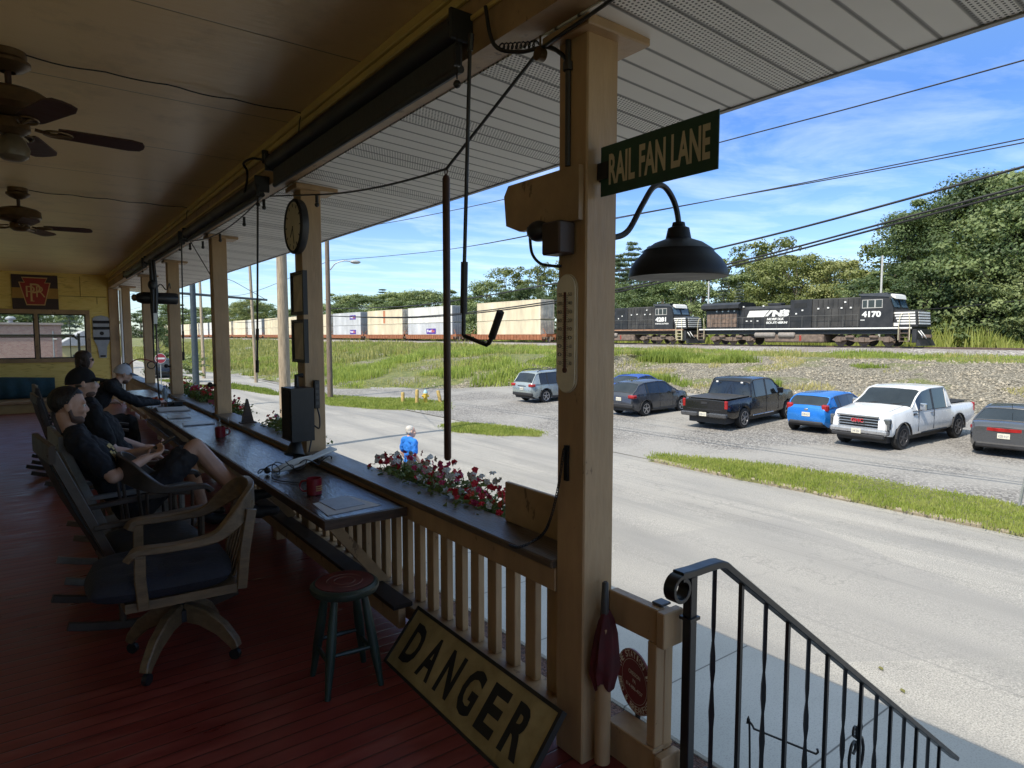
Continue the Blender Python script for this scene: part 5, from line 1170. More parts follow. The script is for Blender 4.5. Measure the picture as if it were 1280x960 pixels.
# --- man with white cap leaning over the counter
J=dict(root=(0.5,9.45,0.0),head=(0.89,9.55,1.205),face=(0.93,0.1,-0.32),up=(0.3,0,1),pelvis=(0.42,9.40,0.54),chest=(0.62,9.45,0.93),neck=(0.79,9.52,1.09),shL=(0.70,9.68,1.07),shR=(0.72,9.28,1.06),elL=(0.98,9.86,0.86),wrL=(1.26,9.95,0.80),hdL=((1,0.15,-0.1),(0,0,-1),-1),elR=(1.02,9.42,0.83),wrR=(1.30,9.75,0.80),hdR=((0.8,0.55,-0.05),(0,0,-1),1),
 hipL=(0.44,9.50,0.52),hipR=(0.44,9.30,0.52),knL=(0.92,9.54,0.60),knR=(0.92,9.24,0.62),anL=(0.98,9.54,0.14),anR=(0.98,9.22,0.14),toL=(1.16,9.55,0.06),toR=(1.16,9.22,0.06))
t,P,fr,Mx=person('man in white and blue cap and black long sleeves leaning over the counter',J,pants=BLKC,short_legs=False,long_sleeve=True,shirt=BLKC,skin=SKIN2,vox=0.009)
cap_hat(t,P,Mx,mat('cap_white',(0.50,0.52,0.58),0.8,var=0.12,scale=30),mat('cap_blue_grey',(0.12,0.16,0.22),0.8),brim=0.085)
b=MB(); b.sphere(P(0.035,0,-0.082),1,18,12,(0.052,0.054,0.040),mtx=Mx); bk('beard',b,STUB,t,0.007,2)
# --- man in blue on the near side of the road
x0,y0,z0=6.63,12.75,-2.095
def w(a,b,c): return (x0+a,y0+b,z0+c)
J=dict(root=(x0,y0,z0),head=w(0.03,0.0,1.64),face=(0.95,-0.25,0.02),pelvis=w(0,0,0.95),chest=w(0.0,0,1.30),neck=w(0.0,0,1.49),shL=w(-0.02,0.22,1.43),shR=w(0.0,-0.22,1.43),elL=w(-0.05,0.28,1.15),wrL=w(0.08,0.24,0.92),hdL=((0.3,0,-1),(0.5,-1,0),1,0.35),elR=w(-0.03,-0.29,1.15),wrR=w(0.14,-0.21,0.96),hdR=((0.5,0.1,-0.8),(0.5,1,0),-1,0.35),hipL=w(0,0.09,0.92),hipR=w(0,-0.09,0.92),knL=w(0.10,0.09,0.50),knR=w(-0.02,-0.10,0.49),anL=w(0.08,0.09,0.09),anR=w(-0.16,-0.10,0.11),toL=w(0.26,0.08,0.035),toR=w(0.02,-0.12,0.035))
t,P,fr,Mx=person('white-haired man in bright blue t-shirt standing at the near kerb',J,pants=SHORTD,shirt=BLUE,skin=SKIN2,vox=0.009,s=1.12)
b=MB()
for a,bb,c,r1,r2,r3 in((-0.045,0,0.02,0.066,0.076,0.07),(-0.03,0.05,-0.0,0.05,0.035,0.05),(-0.03,-0.05,-0.0,0.05,0.035,0.05),(-0.02,0,0.05,0.094,0.080,0.084)): b.sphere(P(a,bb,c),1.08,16,10,(r1,r2,r3),mtx=Mx)
bk('hair',b,HAIRG,t,0.008,2)
# chairs for the two at the far end
rocker((0.33,9.42,0),0.1,OAKD,OAKD,'dark rocking chair under the leaning man',bh=0.95,rec=0.25,solid=False,slats=6)
rocker((0.36,10.2,0),0.0,OAKD,OAKD,'dark rocking chair under the long-haired sitter',bh=1.0,rec=0.25,solid=False,slats=6)
# ================================================================ street furniture
POLE=mat('utility_pole_wood',(0.30,0.24,0.17),0.85,var=0.35,scale=4,bump=0.4,stretch=(6,6,0.6)); POLED=mat('dark_pole_wood',(0.15,0.11,0.08),0.85,var=0.35,scale=4,bump=0.3,stretch=(6,6,0.6)); GALV=mat('galvanised_pole',(0.30,0.32,0.33),0.5,0.4,var=0.15)
WIRE=mat('wire_black',(0.015,0.015,0.016),0.6)
def upole(x,y,h,r0,r1,m,label,lean=(0,0),group='utility poles along the street'):
    t=thing('utility_pole',label,'utility pole',(x,y,-2.1),group=group)
    b=MB(); n=8; b.tube([(x+lean[0]*i/n,y+lean[1]*i/n,-2.15+h*i/n) for i in range(n+1)],[r0+(r1-r0)*i/n for i in range(n+1)],14); part('shaft',b,m,t); return t
t=upole(6.5,21.2,11.5,0.19,0.14,POLE,'thick pale wooden utility pole at the near kerb beside the clock post')
b=MB(); b.tube(spline([(6.45,21.0,5.6),(6.7,20.95,5.35),(7.0,20.8,5.5),(7.15,20.6,5.7)],5),0.02,6); b.bar((6.5,21.02,5.75),(7.5,21.02,5.75),0.08,0.1); part('bracket',b,WIRE,t)
b=MB(); 
for x in(6.9,7.4): b.lathe([(0.02,0),(0.05,0.03),(0.03,0.06),(0.05,0.09),(0.02,0.12)],(x,21.02,5.80),n=10)
part('insulator',b,mat('insulator_grey',(0.25,0.25,0.26),0.3),t)
t=upole(14.3,37.8,11.2,0.17,0.12,POLED,'dark wooden utility pole with street lamp arm on the grass island')
b=MB(); b.tube(spline([(14.42,37.7,5.6),(14.7,37.5,6.0),(15.1,37.2,6.15),(15.4,37.0,6.12)],6),0.035,8); part('lamp_arm',b,GALV,t)
b=MB(); b.sphere((15.65,36.8,6.08),0.30,14,8,(1.1,0.75,0.38)); part('lamp_head',b,mat('lamp_grey',(0.35,0.36,0.36),0.4),t)
b=MB(); b.bar((13.4,37.8,8.0),(15.2,37.8,8.0),0.1,0.12); part('crossarm',b,POLED,t)
upole(11.82,61.4,10,0.15,0.10,POLE,'thin pale leaning pole far along the street',lean=(0.35,2.2))
upole(14.2,53.7,11,0.14,0.10,POLE,'thin pale pole beside the far street bank',lean=(-0.25,0.1))
upole(12.5,92,10.5,0.15,0.11,POLED,'farthest wooden utility pole down the street')
# signal pole with mast arm
t=thing('mast_arm_pole','dark blue-grey metal pole with mast arm at the near kerb','pole',(6.6,36.3,-2.1))
DB=mat('pole_blue_grey',(0.045,0.06,0.07),0.5,0.2,var=0.15)
b=MB(); b.tube([(6.6,36.3,-2.1),(6.6,36.3,5.3)],[0.17,0.13],14); part('shaft',b,DB,t)
b=MB(); b.tube([(4.9,36.3,3.86),(6.6,36.3,3.8),(10.3,36.3,3.62)],[0.05,0.07,0.06],10); b.tube([(6.6,36.3,5.2),(8.6,36.3,4.55),(10.2,36.3,3.66)],0.015,6); part('mast_arm',b,DB,t)
b=MB(); b.bar((4.6,36.3,-1.3),(7.4,36.3,-1.3),0.08,0.06); part('guard_bar',b,DB,t)
# wires along the far kerb
def wires(pts,r,label,group='overhead wires along the street'):
    m=MB(); m.tube(spline(pts,7),r,5); c=pts[len(pts)//2]; single('overhead_wire',m,WIRE,label,'wire',c,group)
wires([(14.6,-30,7.3),(14.5,-10,6.75),(14.5,4.07,6.63),(14.5,10.45,6.69),(14.5,19.5,6.81),(14.5,31.3,7.42),(14.3,37.8,8.05)],0.016,'top overhead wire crossing the sky from the lamp pole')
for dx,dz in((0,0),(0.12,0.10)): wires([(14.6+dx,-30,6.2+3*dz),(14.5+dx,-8,5.35+1.5*dz),(14.5+dx,4.0,5.17+dz),(14.5+dx,14.1,5.30),(14.5,24.1,5.39),(14.4,37.7,6.15)],0.013,'upper overhead wire of the pair second from the top','paired overhead wires')
wires([(14.6,-12,7.0),(14.5,3.97,4.74),(14.5,10.6,3.96),(14.5,17.2,3.47),(14.5,27,3.1),(14.4,37.7,3.3)],0.026,'thick black communication cable, third wire from the top at the right')
for k,(dx,dz) in enumerate(((0,0.035),(0.03,-0.035))): wires([(14.6+dx,-12,6.6+dz),(14.5+dx,3.96,4.36+dz),(14.5+dx,10.2,3.49+dz),(14.5+dx,17.2,2.84+dz),(14.5+dx,27,2.55+dz*0.6),(14.4,37.7,2.85)],0.024,'lowest thick communication cable of the close pair at the right','lowest paired cables')
wires([(14.3,37.8,8.0),(13.6,65,7.4),(12.6,92,8.0),(12,160,7.0)],0.014,'thin wire running down the street beyond the lamp pole')
wires([(14.3,37.8,6.1),(13.4,53,4.9),(12.0,63,5.3),(12.5,92,5.8),(12,160,5.4)],0.016,'lower wire running down the street beyond the lamp pole')
wires([(14.3,37.8,3.2),(13.4,53,2.7),(12.0,63,3.3),(12.4,92,4.0)],0.02,'cable sagging between the lamp pole and the thin leaning pole')
wires([(6.5,21.2,5.8),(9.5,29,6.2),(14.3,37.8,7.9)],0.014,'wire slanting from the thick near pole to the lamp pole')
wires([(6.5,21.2,5.6),(6.6,36.3,4.9),(7,80,5.5)],0.014,'wire from the thick near pole past the mast arm')
wires([(6.5,21.2,7.6),(6.6,50,6.4),(7,90,7.5)],0.014,'high wire from the thick near pole down the near side of the street')
wires([(66,23.5,5.5),(66,17.0,5.9),(66,0,7.2)],0.03,'thin wire crossing in front of the wood at the right edge') if False else wires([(64.5,29.0,3.9),(64.5,22,4.15),(64.5,10,5.2),(64.5,-20,8.0)],0.03,'pale wire in front of the dark wood right of the leading locomotive',None)
# bollards and hydrant
YB=mat('bollard_yellow',(0.42,0.30,0.10),0.7,var=0.25,scale=6)
for i,(x,y,h,ln,lab) in enumerate(((16.4,32.3,0.62,0.0,'yellow bollard standing upright, leftmost of the four by the hydrant'),(16.85,31.5,0.80,0.03,'tallest yellow bollard just left of the hydrant'),(18.2,31.2,0.70,-0.25,'leaning yellow bollard right of the hydrant'))):
    m=MB(); m.tube([(x,y,-2.12),(x+ln*0.5,y-ln*0.3,-2.1+h*0.9),(x+ln*0.55,y-ln*0.33,-2.1+h)],[0.10,0.10,0.08],12); single('bollard',m,YB,lab,'bollard',(x,y,-2.1),'bollards round the hydrant')
t=thing('fire_hydrant','yellow fire hydrant with pale blue bonnet on the grass island','hydrant',(17.45,31.6,-2.1)); o=(17.45,31.6,-2.1)
m=MB(); m.lathe([(0.16,0),(0.16,0.05),(0.11,0.07),(0.11,0.48),(0.14,0.50),(0.14,0.55)],o,n=16); part('barrel',m,mat('hydrant_yellow',(0.60,0.42,0.06),0.5,var=0.1),t)
m=MB(); m.lathe([(0.13,0.551),(0.12,0.64),(0.06,0.72),(0.03,0.74),(0.03,0.80)],o,n=16); part('bonnet',m,mat('hydrant_blue',(0.30,0.45,0.50),0.5),t)
m=MB(); 
for s in(-1,1): m.cyl((o[0],o[1],o[2]+0.40),(o[0]+s*0.18,o[1]-s*0.08,o[2]+0.40),0.06,n=10)
m.cyl((o[0]-0.05,o[1]-0.05,o[2]+0.36),(o[0]-0.16,o[1]-0.12,o[2]+0.36),0.075,n=10); part('nozzle',m,mat('hydrant_yellow',(0.6,0.42,0.06)),t)
# stop sign
t=thing('no_entry_sign','round red no-entry sign with white bar far down the street','sign',(6.9,50,-2.1))
m=MB(); m.cyl((6.9,50,-2.1),(6.9,50,0.45),0.035,n=8); part('post',m,GALV,t)
octo=[(0.32*math.cos(R(12*k)),0.32*math.sin(R(12*k))) for k in range(30)]
m=MB(); m.prism([(a*1.08,b*1.08) for a,b in octo],(6.9,49.955,0.1),(1,0,0),(0,0,1),(0,0.008,0)); part('border',m,WHITEP,t)
m=MB(); m.prism(octo,(6.9,49.95,0.1),(1,0,0),(0,0,1),(0,0.004,0)); part('plate',m,mat('stop_red',(0.36,0.03,0.045),0.5),t)
m=MB(); m.bb((6.64,49.944,0.04),(7.16,49.9495,0.16)); part('bar',m,WHITEP,t)
# sign post leaning at the right edge
m=MB(); m.box((17.03,4.30,-1.2),(0.06,0.04,1.9),rot=(0.12,0.0,0)); m.box((17.055,4.30,-1.2),(0.008,0.06,1.9),rot=(0.12,0,0)); single('sign_post',m,GALV,'leaning bare metal sign post in the grass strip at the right edge','post',(17.03,4.3,-2.1))
# brick building and small shed beyond the far window
BR,nt,bb=newmat('brick_wall'); tcb=nt.add('ShaderNodeTexCoord'); br=nt.add('ShaderNodeTexBrick'); mpb=nt.add('ShaderNodeMapping'); mpb.inputs['Rotation'].default_value=(R(90),0,0); nt.link(tcb.outputs['Object'],mpb.inputs[0]); nt.link(mpb.outputs[0],br.inputs[0]); br.inputs['Scale'].default_value=4.0; br.inputs['Color1'].default_value=(0.36,0.20,0.165,1); br.inputs['Color2'].default_value=(0.44,0.27,0.22,1); br.inputs['Mortar'].default_value=(0.45,0.38,0.34,1); br.inputs['Mortar Size'].default_value=0.012
nt.link(br.outputs['Color'],bb.inputs['Base Color']); bb.inputs['Roughness'].default_value=0.9
t=thing('brick_building','flat-roofed brick building seen through the far window','building',(-6,44,-2.1))
m=MB(); m.bb((-14,40,-2.15),(1.1,48,2.22)); part('wall',m,BR,t)
m=MB(); m.bb((-14.1,39.9,2.221),(1.2,48.1,2.32)); rf=part('roof',m,mat('coping',(0.35,0.28,0.25),0.8),t)
m=MB(); m.lathe([(0.10,0.0),(0.10,0.15),(0.22,0.18),(0.22,0.25),(0.1,0.34)],(-0.95,41.5,2.3205),n=14); part('roof_vent',m,GALV,rf)
m=MB(); m.tube([(0.75,39.95,-1.5),(0.75,39.95,1.9)],0.03,6); m.tube([(0.75,39.95,1.5),(0.9,39.8,1.5)],0.03,6); part('conduit',m,GALV,t)
t=thing('yellow_house','small pale yellow house right of the brick building','house',(2.2,52,-2.1))
m=MB(); m.bb((1.3,52,-2.15),(4.0,58,1.0)); part('wall',m,mat('house_yellow',(0.60,0.50,0.25),0.7,var=0.06),t)
m=MB(); m.prism([(1.1,1.0),(2.65,2.0),(4.2,1.0)],(0,51.8,0),(1,0,0),(0,0,1),(0,6.4,0)); part('roof',m,mat('house_roof',(0.35,0.35,0.36),0.8),t)
m=MB(); m.bb((2.0,51.96,-1.6),(2.5,51.999,0.4)); part('door',m,mat('house_door',(0.10,0.09,0.09),0.6),t)
# a few fallen leaves and litter on road
for i,(x,y) in enumerate(((7.55,3.1),(7.25,2.75))):
    m=MB(); m.add([(x,y,-2.095),(x+0.06,y+0.02,-2.09),(x+0.075,y+0.065,-2.092),(x+0.02,y+0.06,-2.088)],[(0,1,2,3)]); single('fallen_leaf',m,mat('dead_leaf',(0.16,0.15,0.04),0.8,var=0.3),'dry yellow-green leaf lying on the road near the sidewalk','leaf',(x,y,-2.09),'fallen leaves on the road',recalc=False)
# ================================================================ vehicles
TYRE=mat('tyre_rubber',(0.018,0.018,0.019),0.85,var=0.3,scale=20); RIMM=mat('alloy_rim',(0.42,0.42,0.44),0.3,0.8,var=0.1)
CGLASS=mat('car_glass',(0.012,0.015,0.017),0.03,var=0.5,scale=1.2,spec=0.8); CGLASS.node_tree.nodes['Principled BSDF'].inputs['IOR'].default_value=1.5; TRIM=mat('black_trim',(0.02,0.02,0.022),0.55,var=0.2)
CHROME=mat('chrome',(0.6,0.6,0.62),0.15,1.0,var=0.05); TAIL=mat('tail_light',(0.27,0.008,0.010),0.2,var=0.3,coat=0.5); HEADL=mat('head_light',(0.10,0.11,0.12),0.1,0.3,var=0.2,coat=0.6)
PLATEM=mat('licence_plate',(0.60,0.58,0.48),0.5,var=0.1)
def interp(P,x):
    if x<=P[0][0]: return P[0][1]
    for (a,ya),(b,yb) in zip(P,P[1:]):
        if x<=b: return ya+(yb-ya)*(x-a)/(b-a)
    return P[-1][1]
def smooth_interp(P,x):
    k=0.07; return (interp(P,x-k)+2*interp(P,x)+interp(P,x+k))/4
def make_car(name,label,cat,spec,loc,heading,paint,group='cars in the parking lot'):
    """x runs from tail (0) to nose (L); origin under the middle"""
    L,W=spec['L'],spec['W']; hw=W/2; xr,xf=spec['wheels']; wr=spec['wr']; R0=wr+0.06
    top,belt,bot=spec['top'],spec['belt'],spec['bot']; plan=spec['plan']; cab=spec['cab']  # cab: (rear glass base, roof rear, roof front, windscreen base)
    t=thing(name,label,cat,loc,rz=heading,group=group,w=False)
    X=lambda x:x-L/2
    xs=set([0,0.02,0.06,0.12,0.2,L-0.2,L-0.12,L-0.06,L-0.02,L]+list(cab)+spec.get('pillars',[]))
    n=int(L/0.14)
    for i in range(n+1): xs.add(L*i/n)
    for xc in (xr,xf):
        for i in range(13): xs.add(xc+R0*math.cos(PI*i/12))
    xs=sorted(x for x in xs if 0<=x<=L); xx=[xs[0]]
    for x in xs[1:]:
        if x-xx[-1]>0.004: xx.append(x)
    xs=xx
    gb,rr,rf,wb=cab
    rows=[]
    for x in xs:
        zb=interp(bot,x); 
        for xc in (xr,xf):
            d=abs(x-xc)
            if d<R0: zb=max(zb,wr+math.sqrt(R0*R0-d*d))
        zt=smooth_interp(top,x) if not(abs(x-gb)<0.01 or abs(x-wb)<0.01) else interp(top,x); zl=interp(belt,x); w=hw*interp(plan,x); 
        incab=gb<x<wb
        zl=min(zl,zt-0.03); zl=max(zl,zb+0.05)
        tum=spec.get('tumble',0.17)
        if incab:
            f=min(1,(zt-zl)/0.45); wt=w-0.03-tum*f
            p=[(w*0.93,zb),(w,max(zb+0.02,min(zb+0.10,zl-0.02))),(w+0.012,max(zb+0.03,(zl+0.42)/2)),(w-0.012,zl),(wt+0.015,zt-0.055*f-0.004),(wt*0.86,zt-0.008*f),(0,zt+0.012*f)]
        else:
            p=[(w*0.93,zb),(w,max(zb+0.02,min(zb+0.10,zl-0.02))),(w+0.012,max(zb+0.03,(zl+0.42)/2)),(w-0.012,zl),(w-0.05,zl+(zt-zl)*0.75),(w*0.80,zt),(0,zt+0.02)]
        rows.append(p)
    body=MB(); glass=MB(); windscr=MB(); trim=MB()
    k=7
    V_=[[(X(x),s*p[0],p[1]) for p in row] for x,row in zip(xs,rows) for s in (1,)]
    pil=spec.get('pillars',[]); 
    def col(i): return [(X(xs[i]),p[0],p[1]) for p in rows[i]],[(X(xs[i]),-p[0],p[1]) for p in rows[i]]
    for i in range(len(xs)-1):
        a,am=col(i); b,bm=col(i+1); xm=(xs[i]+xs[i+1])/2
        for j in range(k-1):
            kind='body'
            if j==3 and gb<xm<wb:
                ht=rows[i][4][1]-rows[i][3][1]; ht2=rows[i+1][4][1]-rows[i+1][3][1]
                if spec['win'][0]<xm<spec['win'][1] and min(ht,ht2)>0.1: kind='glass'
                if any(abs(xm-q)<0.06 for q in pil): kind='trim'
            if j in(4,5) and (rf<xm<wb): kind='ws'
            if j in(4,5) and (gb<xm<rr): kind='ws'
            if j==5 or j==4:
                pass
            mb={'body':body,'glass':glass,'trim':trim,'ws':windscr}[kind]
            mb.add([a[j],b[j],b[j+1],a[j+1]],[(0,1,2,3)]); mb.add([am[j],am[j+1],bm[j+1],bm[j]],[(0,1,2,3)])
    for i,rev in((0,False),(len(xs)-1,True)):
        a,am=col(i); poly=a+am[::-1][1:]
        body.add(poly,[tuple(range(len(poly)))])
    def merged(name,mb,m,smooth=38):
        me=mb.mesh(name,m,None,False); b=bmesh.new(); b.from_mesh(me); bmesh.ops.remove_doubles(b,verts=b.verts,dist=0.002); bmesh.ops.recalc_face_normals(b,faces=b.faces); b.to_mesh(me); b.free()
        me.polygons.foreach_set('use_smooth',[True]*len(me.polygons)); me.set_sharp_from_angle(angle=R(smooth)); o=obj(name,me,t); return o
    merged('body',body,paint)
    def halves(mb,test):
        a,b=MB(),MB()
        for f in mb.f:
            c=sum((V(mb.v[i]) for i in f),V((0,0,0)))/len(f); q=a if test(c) else b; q.add([mb.v[i] for i in f],[tuple(range(len(f)))])
        return a,b
    for h in halves(glass,lambda c:c.y>0): merged('side_window',h,CGLASS)
    a,b=halves(windscr,lambda c:c.x>X((rr+rf)/2)); merged('windscreen',a,CGLASS); merged('rear_window',b,CGLASS)
    if trim.v: [merged('pillar_trim',g,TRIM) for h in halves(trim,lambda c:c.y>0) for g in (halves(h,lambda c:c.x>X(1.4)) if len(pil)>1 else (h,)) if g.v]
    ci=[i for i in range(len(xs)) if gb-0.005<=xs[i]<=wb+0.005]
    for s in(-1,1):
        m=MB(); m.tube([(X(xs[i]),s*(rows[i][4][0]+0.002),rows[i][4][1]) for i in ci],0.030,6); part('pillar',m,paint,t)
        m=MB(); m.tube([(X(xs[i]),s*(rows[i][3][0]+0.004),rows[i][3][1]+0.004) for i in ci],0.012,5); part('belt_trim',m,spec.get('beltmat',TRIM),t)
        for q in (spec['win'][0],spec['win'][1]):
            i=min(range(len(xs)),key=lambda k:abs(xs[k]-q)); m=MB(); m.tube([(X(xs[i]),s*rows[i][3][0],rows[i][3][1]),(X(xs[i]),s*rows[i][4][0],rows[i][4][1])],0.022,5); part('pillar',m,paint,t)
    for q in (gb,rr,rf,wb):
        i=min(range(len(xs)),key=lambda k:abs(xs[k]-q)); r=rows[i]; m=MB()
        m.tube([(X(xs[i]),y,z) for y,z in [(-r[4][0],r[4][1]),(-r[5][0],r[5][1]),(0,r[6][1]),(r[5][0],r[5][1]),(r[4][0],r[4][1])]],0.018,5); part('screen_surround',m,paint if q in(rr,rf) else TRIM,t)
    u=MB(); u.box((0,0,0.36),(L*0.93,W*0.80,0.22)); u.box((X((xr+xf)/2),0,0.55),(xf-xr-2*R0+0.1,W*0.86,0.3)); part('underbody',u,TRIM,t)
    for xc in (xr,xf):
        for s in(-1,1):
            w=MB(); w.lathe([(wr*0.62,-0.10),(wr*0.95,-0.11),(wr,-0.07),(wr,0.07),(wr*0.95,0.11),(wr*0.62,0.10)],(X(xc),s*(hw-0.115),wr),(0,1,0),28,cap=True); wo=part('wheel',w,TYRE,t,smooth=40)
            r=MB(); y=s*(hw-0.004); ax=(0,s,0)
            r.lathe([(wr*0.66,0.0),(wr*0.68,0.012),(wr*0.60,0.008),(wr*0.585,-0.03)],(X(xc),y,wr),ax,28,cap=False); r.lathe([(0.0,0.008),(0.05,0.006),(0.06,-0.01)],(X(xc),y,wr),ax,12,cap=False)
            ns=spec.get('spokes',5)
            for q in range(ns):
                a=2*PI*q/ns+0.3; d=V((math.cos(a),0,math.sin(a))); c=V((X(xc),y-s*0.008,wr)); r.bar(c+d*0.03,c+d*wr*0.62,0.05,0.02,up=(0,1,0))
            part('rim',r,spec.get('rimmat',RIMM),wo)
    # door seams, handles, mirrors
    zh=interp(belt,L/2)-0.09
    for s in(-1,1):
        for q in spec.get('doors',[]):
            m=MB(); z0,z1=interp(bot,q)+0.1,interp(belt,q); m.box((X(q),s*(hw+0.004),(z0+z1)/2),(0.010,0.02,z1-z0)); part('door_seam',m,TRIM,t)
            m=MB(); m.box((X(q-spec.get('hoff',-0.16)),s*(hw+0.012),zh),(0.17,0.025,0.03),ch=0.008); part('door_handle',m,spec.get('handlemat',paint),t)
        xm=wb-spec.get('mir',0.55); m=MB(); m.box((X(xm),s*(hw+0.11),interp(belt,xm)+spec.get('mirz',0.07)),(0.10,0.22,spec.get('mirh',0.15)),ch=0.03); m.box((X(xm)+0.02,s*(hw-0.0),interp(belt,xm)+0.02),(0.06,0.1,0.04)); part('side_mirror',m,spec.get('mirmat',paint),t)
        if spec.get('arch'):
            for xc in(xr,xf):
                m=MB(); sweep(m,[(X(xc)+ (R0+0.015)*math.cos(a),s*(hw+0.004),wr+(R0+0.015)*math.sin(a)) for a in [PI*i/14 for i in range(15)]],0.03,0.06,up=(0,1,0)); part('arch_trim',m,TRIM,t)
        if spec.get('sill'): m=MB(); m.box((X((xr+xf)/2),s*(hw-0.0),interp(bot,L/2)+0.06),(xf-xr-2*R0-0.04,0.05,0.13),ch=0.02); part('sill_trim',m,TRIM,t)
    t['L']=L
    return t,X
def boxpart(t,name,c,d,m,ch=0.01,rot=None): 
    b=MB(); b.box(c,d,rot=rot,ch=ch); return part(name,b,m,t)
def plate(t,x,z,face,txt=None):
    p=boxpart(t,'licence_plate',(x,0,z),(0.012,0.31,0.155),PLATEM,0.003)
    b=MB(); sx=1 if face>0 else -1
    text_mb(b,txt or 'KZB 4127',(x+sx*0.0075,-sx*0.12,z-0.04),(0,sx,0),(0,0,1),0.24,0.07); part('lettering',b,mat('plate_ink',(0.03,0.05,0.15),0.5),p,smooth=None)
def paint(n,c,rough=0.28,metal=0.35): return mat(n,c,rough,metal,var=0.05,scale=2,coat=0.6)
SUV=dict(L=4.64,W=1.83,wr=0.36,wheels=(0.98,3.65),top=[(0,0.95),(0.05,1.05),(0.10,1.12),(0.42,1.64),(0.7,1.70),(2.2,1.72),(2.75,1.68),(3.45,1.13),(4.2,1.06),(4.5,0.98),(4.64,0.80)],
 belt=[(0,0.93),(0.1,1.02),(1.2,1.02),(3.5,0.98),(4.64,0.76)],bot=[(0,0.48),(0.25,0.30),(0.6,0.24),(4.1,0.24),(4.64,0.42)],plan=[(0,0.86),(0.25,0.97),(0.7,1),(3.7,1),(4.3,0.92),(4.64,0.72)],
 cab=(0.11,0.42,2.72,3.47),win=(0.55,3.2),pillars=[1.15,2.05],doors=[2.08,3.05],arch=True,sill=True)
def suv_rear(t,X,W,z,tm=TAIL):
    for s in(-1,1): boxpart(t,'tail_light',(X(0.10),s*(W/2-0.17),z),(0.28,0.36,0.16),tm,0.04)
    boxpart(t,'rear_bumper',(X(0.07),0,0.50),(0.20,W*0.90,0.20),TRIM,0.05)
# --- silver-green SUV
t,X=make_car('parked_suv','silver grey suv with black roof rails, farthest of the parked row','suv',SUV,(0,0,0),0,paint('silver_paint',(0.30,0.34,0.34)))
suv_rear(t,X,1.83,0.98); plate(t,X(-0.015),0.78,-1)
boxpart(t,'tailgate_trim',(X(0.005),0,0.93),(0.03,0.7,0.05),TRIM)
for s in(-1,1):
    b=MB(); b.tube([(X(0.6),s*0.62,1.70),(X(0.75),s*0.63,1.77),(X(2.4),s*0.63,1.785),(X(2.6),s*0.62,1.72)],0.02,8); part('roof_rail',b,TRIM,t)
for x in(1.0,2.1): boxpart(t,'cross_bar',(X(x),0,1.79),(0.07,1.26,0.03),TRIM,0.008)
def place(t,rear_wheel,nearer_side,heading,spec,loc_z=None):
    """put the car so that its rear wheel on the given side (+1 left, -1 right) stands at rear_wheel"""
    L,W=spec['L'],spec['W']; lx=spec['wheels'][0]-L/2; ly=nearer_side*(W/2-0.1)
    c,s=math.cos(heading),math.sin(heading); x=rear_wheel[0]-(c*lx-s*ly); y=rear_wheel[1]-(s*lx+c*ly)
    t.location=(x,y,gz(x,y)-0.0); t.rotation_euler=(0,-math.atan(0.018)*c,heading)
place(t,(22.35,27.0),-1,R(2),SUV)
# --- blue car half hidden behind the post
SED=dict(L=4.4,W=1.78,wr=0.32,wheels=(0.95,3.55),top=[(0,0.82),(0.05,0.92),(0.3,0.98),(0.55,1.08),(1.25,1.40),(1.8,1.45),(2.4,1.40),(3.2,0.98),(4.0,0.88),(4.3,0.78),(4.4,0.62)],
 belt=[(0,0.80),(0.4,0.92),(3.2,0.86),(4.4,0.60)],bot=[(0,0.42),(0.25,0.24),(0.6,0.20),(3.9,0.20),(4.4,0.36)],plan=[(0,0.84),(0.3,0.96),(0.8,1),(3.5,1),(4.1,0.9),(4.4,0.70)],cab=(0.45,1.2,2.35,3.25),win=(0.9,2.95),pillars=[1.95],doors=[1.95,2.85])
t,X=make_car('parked_car','bright blue car mostly hidden behind the dark grey crossover','car',SED,(0,0,0),0,paint('royal_blue_paint',(0.012,0.06,0.32)))
for s in(-1,1): boxpart(t,'tail_light',(X(0.09),s*0.62,0.80),(0.22,0.34,0.13),TAIL,0.03)
place(t,(26.0,23.6),-1,R(8),SED)
# --- dark grey crossover
CRO=dict(SUV,L=4.32,W=1.77,wr=0.345,wheels=(0.88,3.49),top=[(0,0.88),(0.04,0.98),(0.12,1.07),(0.55,1.48),(0.9,1.57),(1.9,1.60),(2.4,1.55),(3.2,1.04),(3.95,0.95),(4.2,0.86),(4.32,0.7)],belt=[(0,0.86),(0.3,1.02),(1.0,1.03),(3.2,0.93),(4.32,0.68)],bot=[(0,0.46),(0.25,0.28),(0.6,0.23),(3.8,0.23),(4.32,0.4)],
 plan=[(0,0.84),(0.3,0.97),(0.7,1),(3.4,1),(4.0,0.9),(4.32,0.7)],cab=(0.14,0.6,2.38,3.25),win=(0.85,2.95),pillars=[1.0,1.85],doors=[1.86,2.8])
t,X=make_car('parked_crossover','dark grey compact crossover with red tail lights beside the black pickup','car',CRO,(0,0,0),0,paint('graphite_paint',(0.055,0.058,0.068)))
suv_rear(t,X,1.77,0.93); plate(t,X(-0.02),0.80,-1); place(t,(22.24,19.72),-1,R(2),CRO)
b=MB(); b.lathe([(0.0,0.03),(0.03,0.02),(0.06,0.0)],(X(0.9),0,1.575),n=10); part('roof_fin',b,TRIM,t)
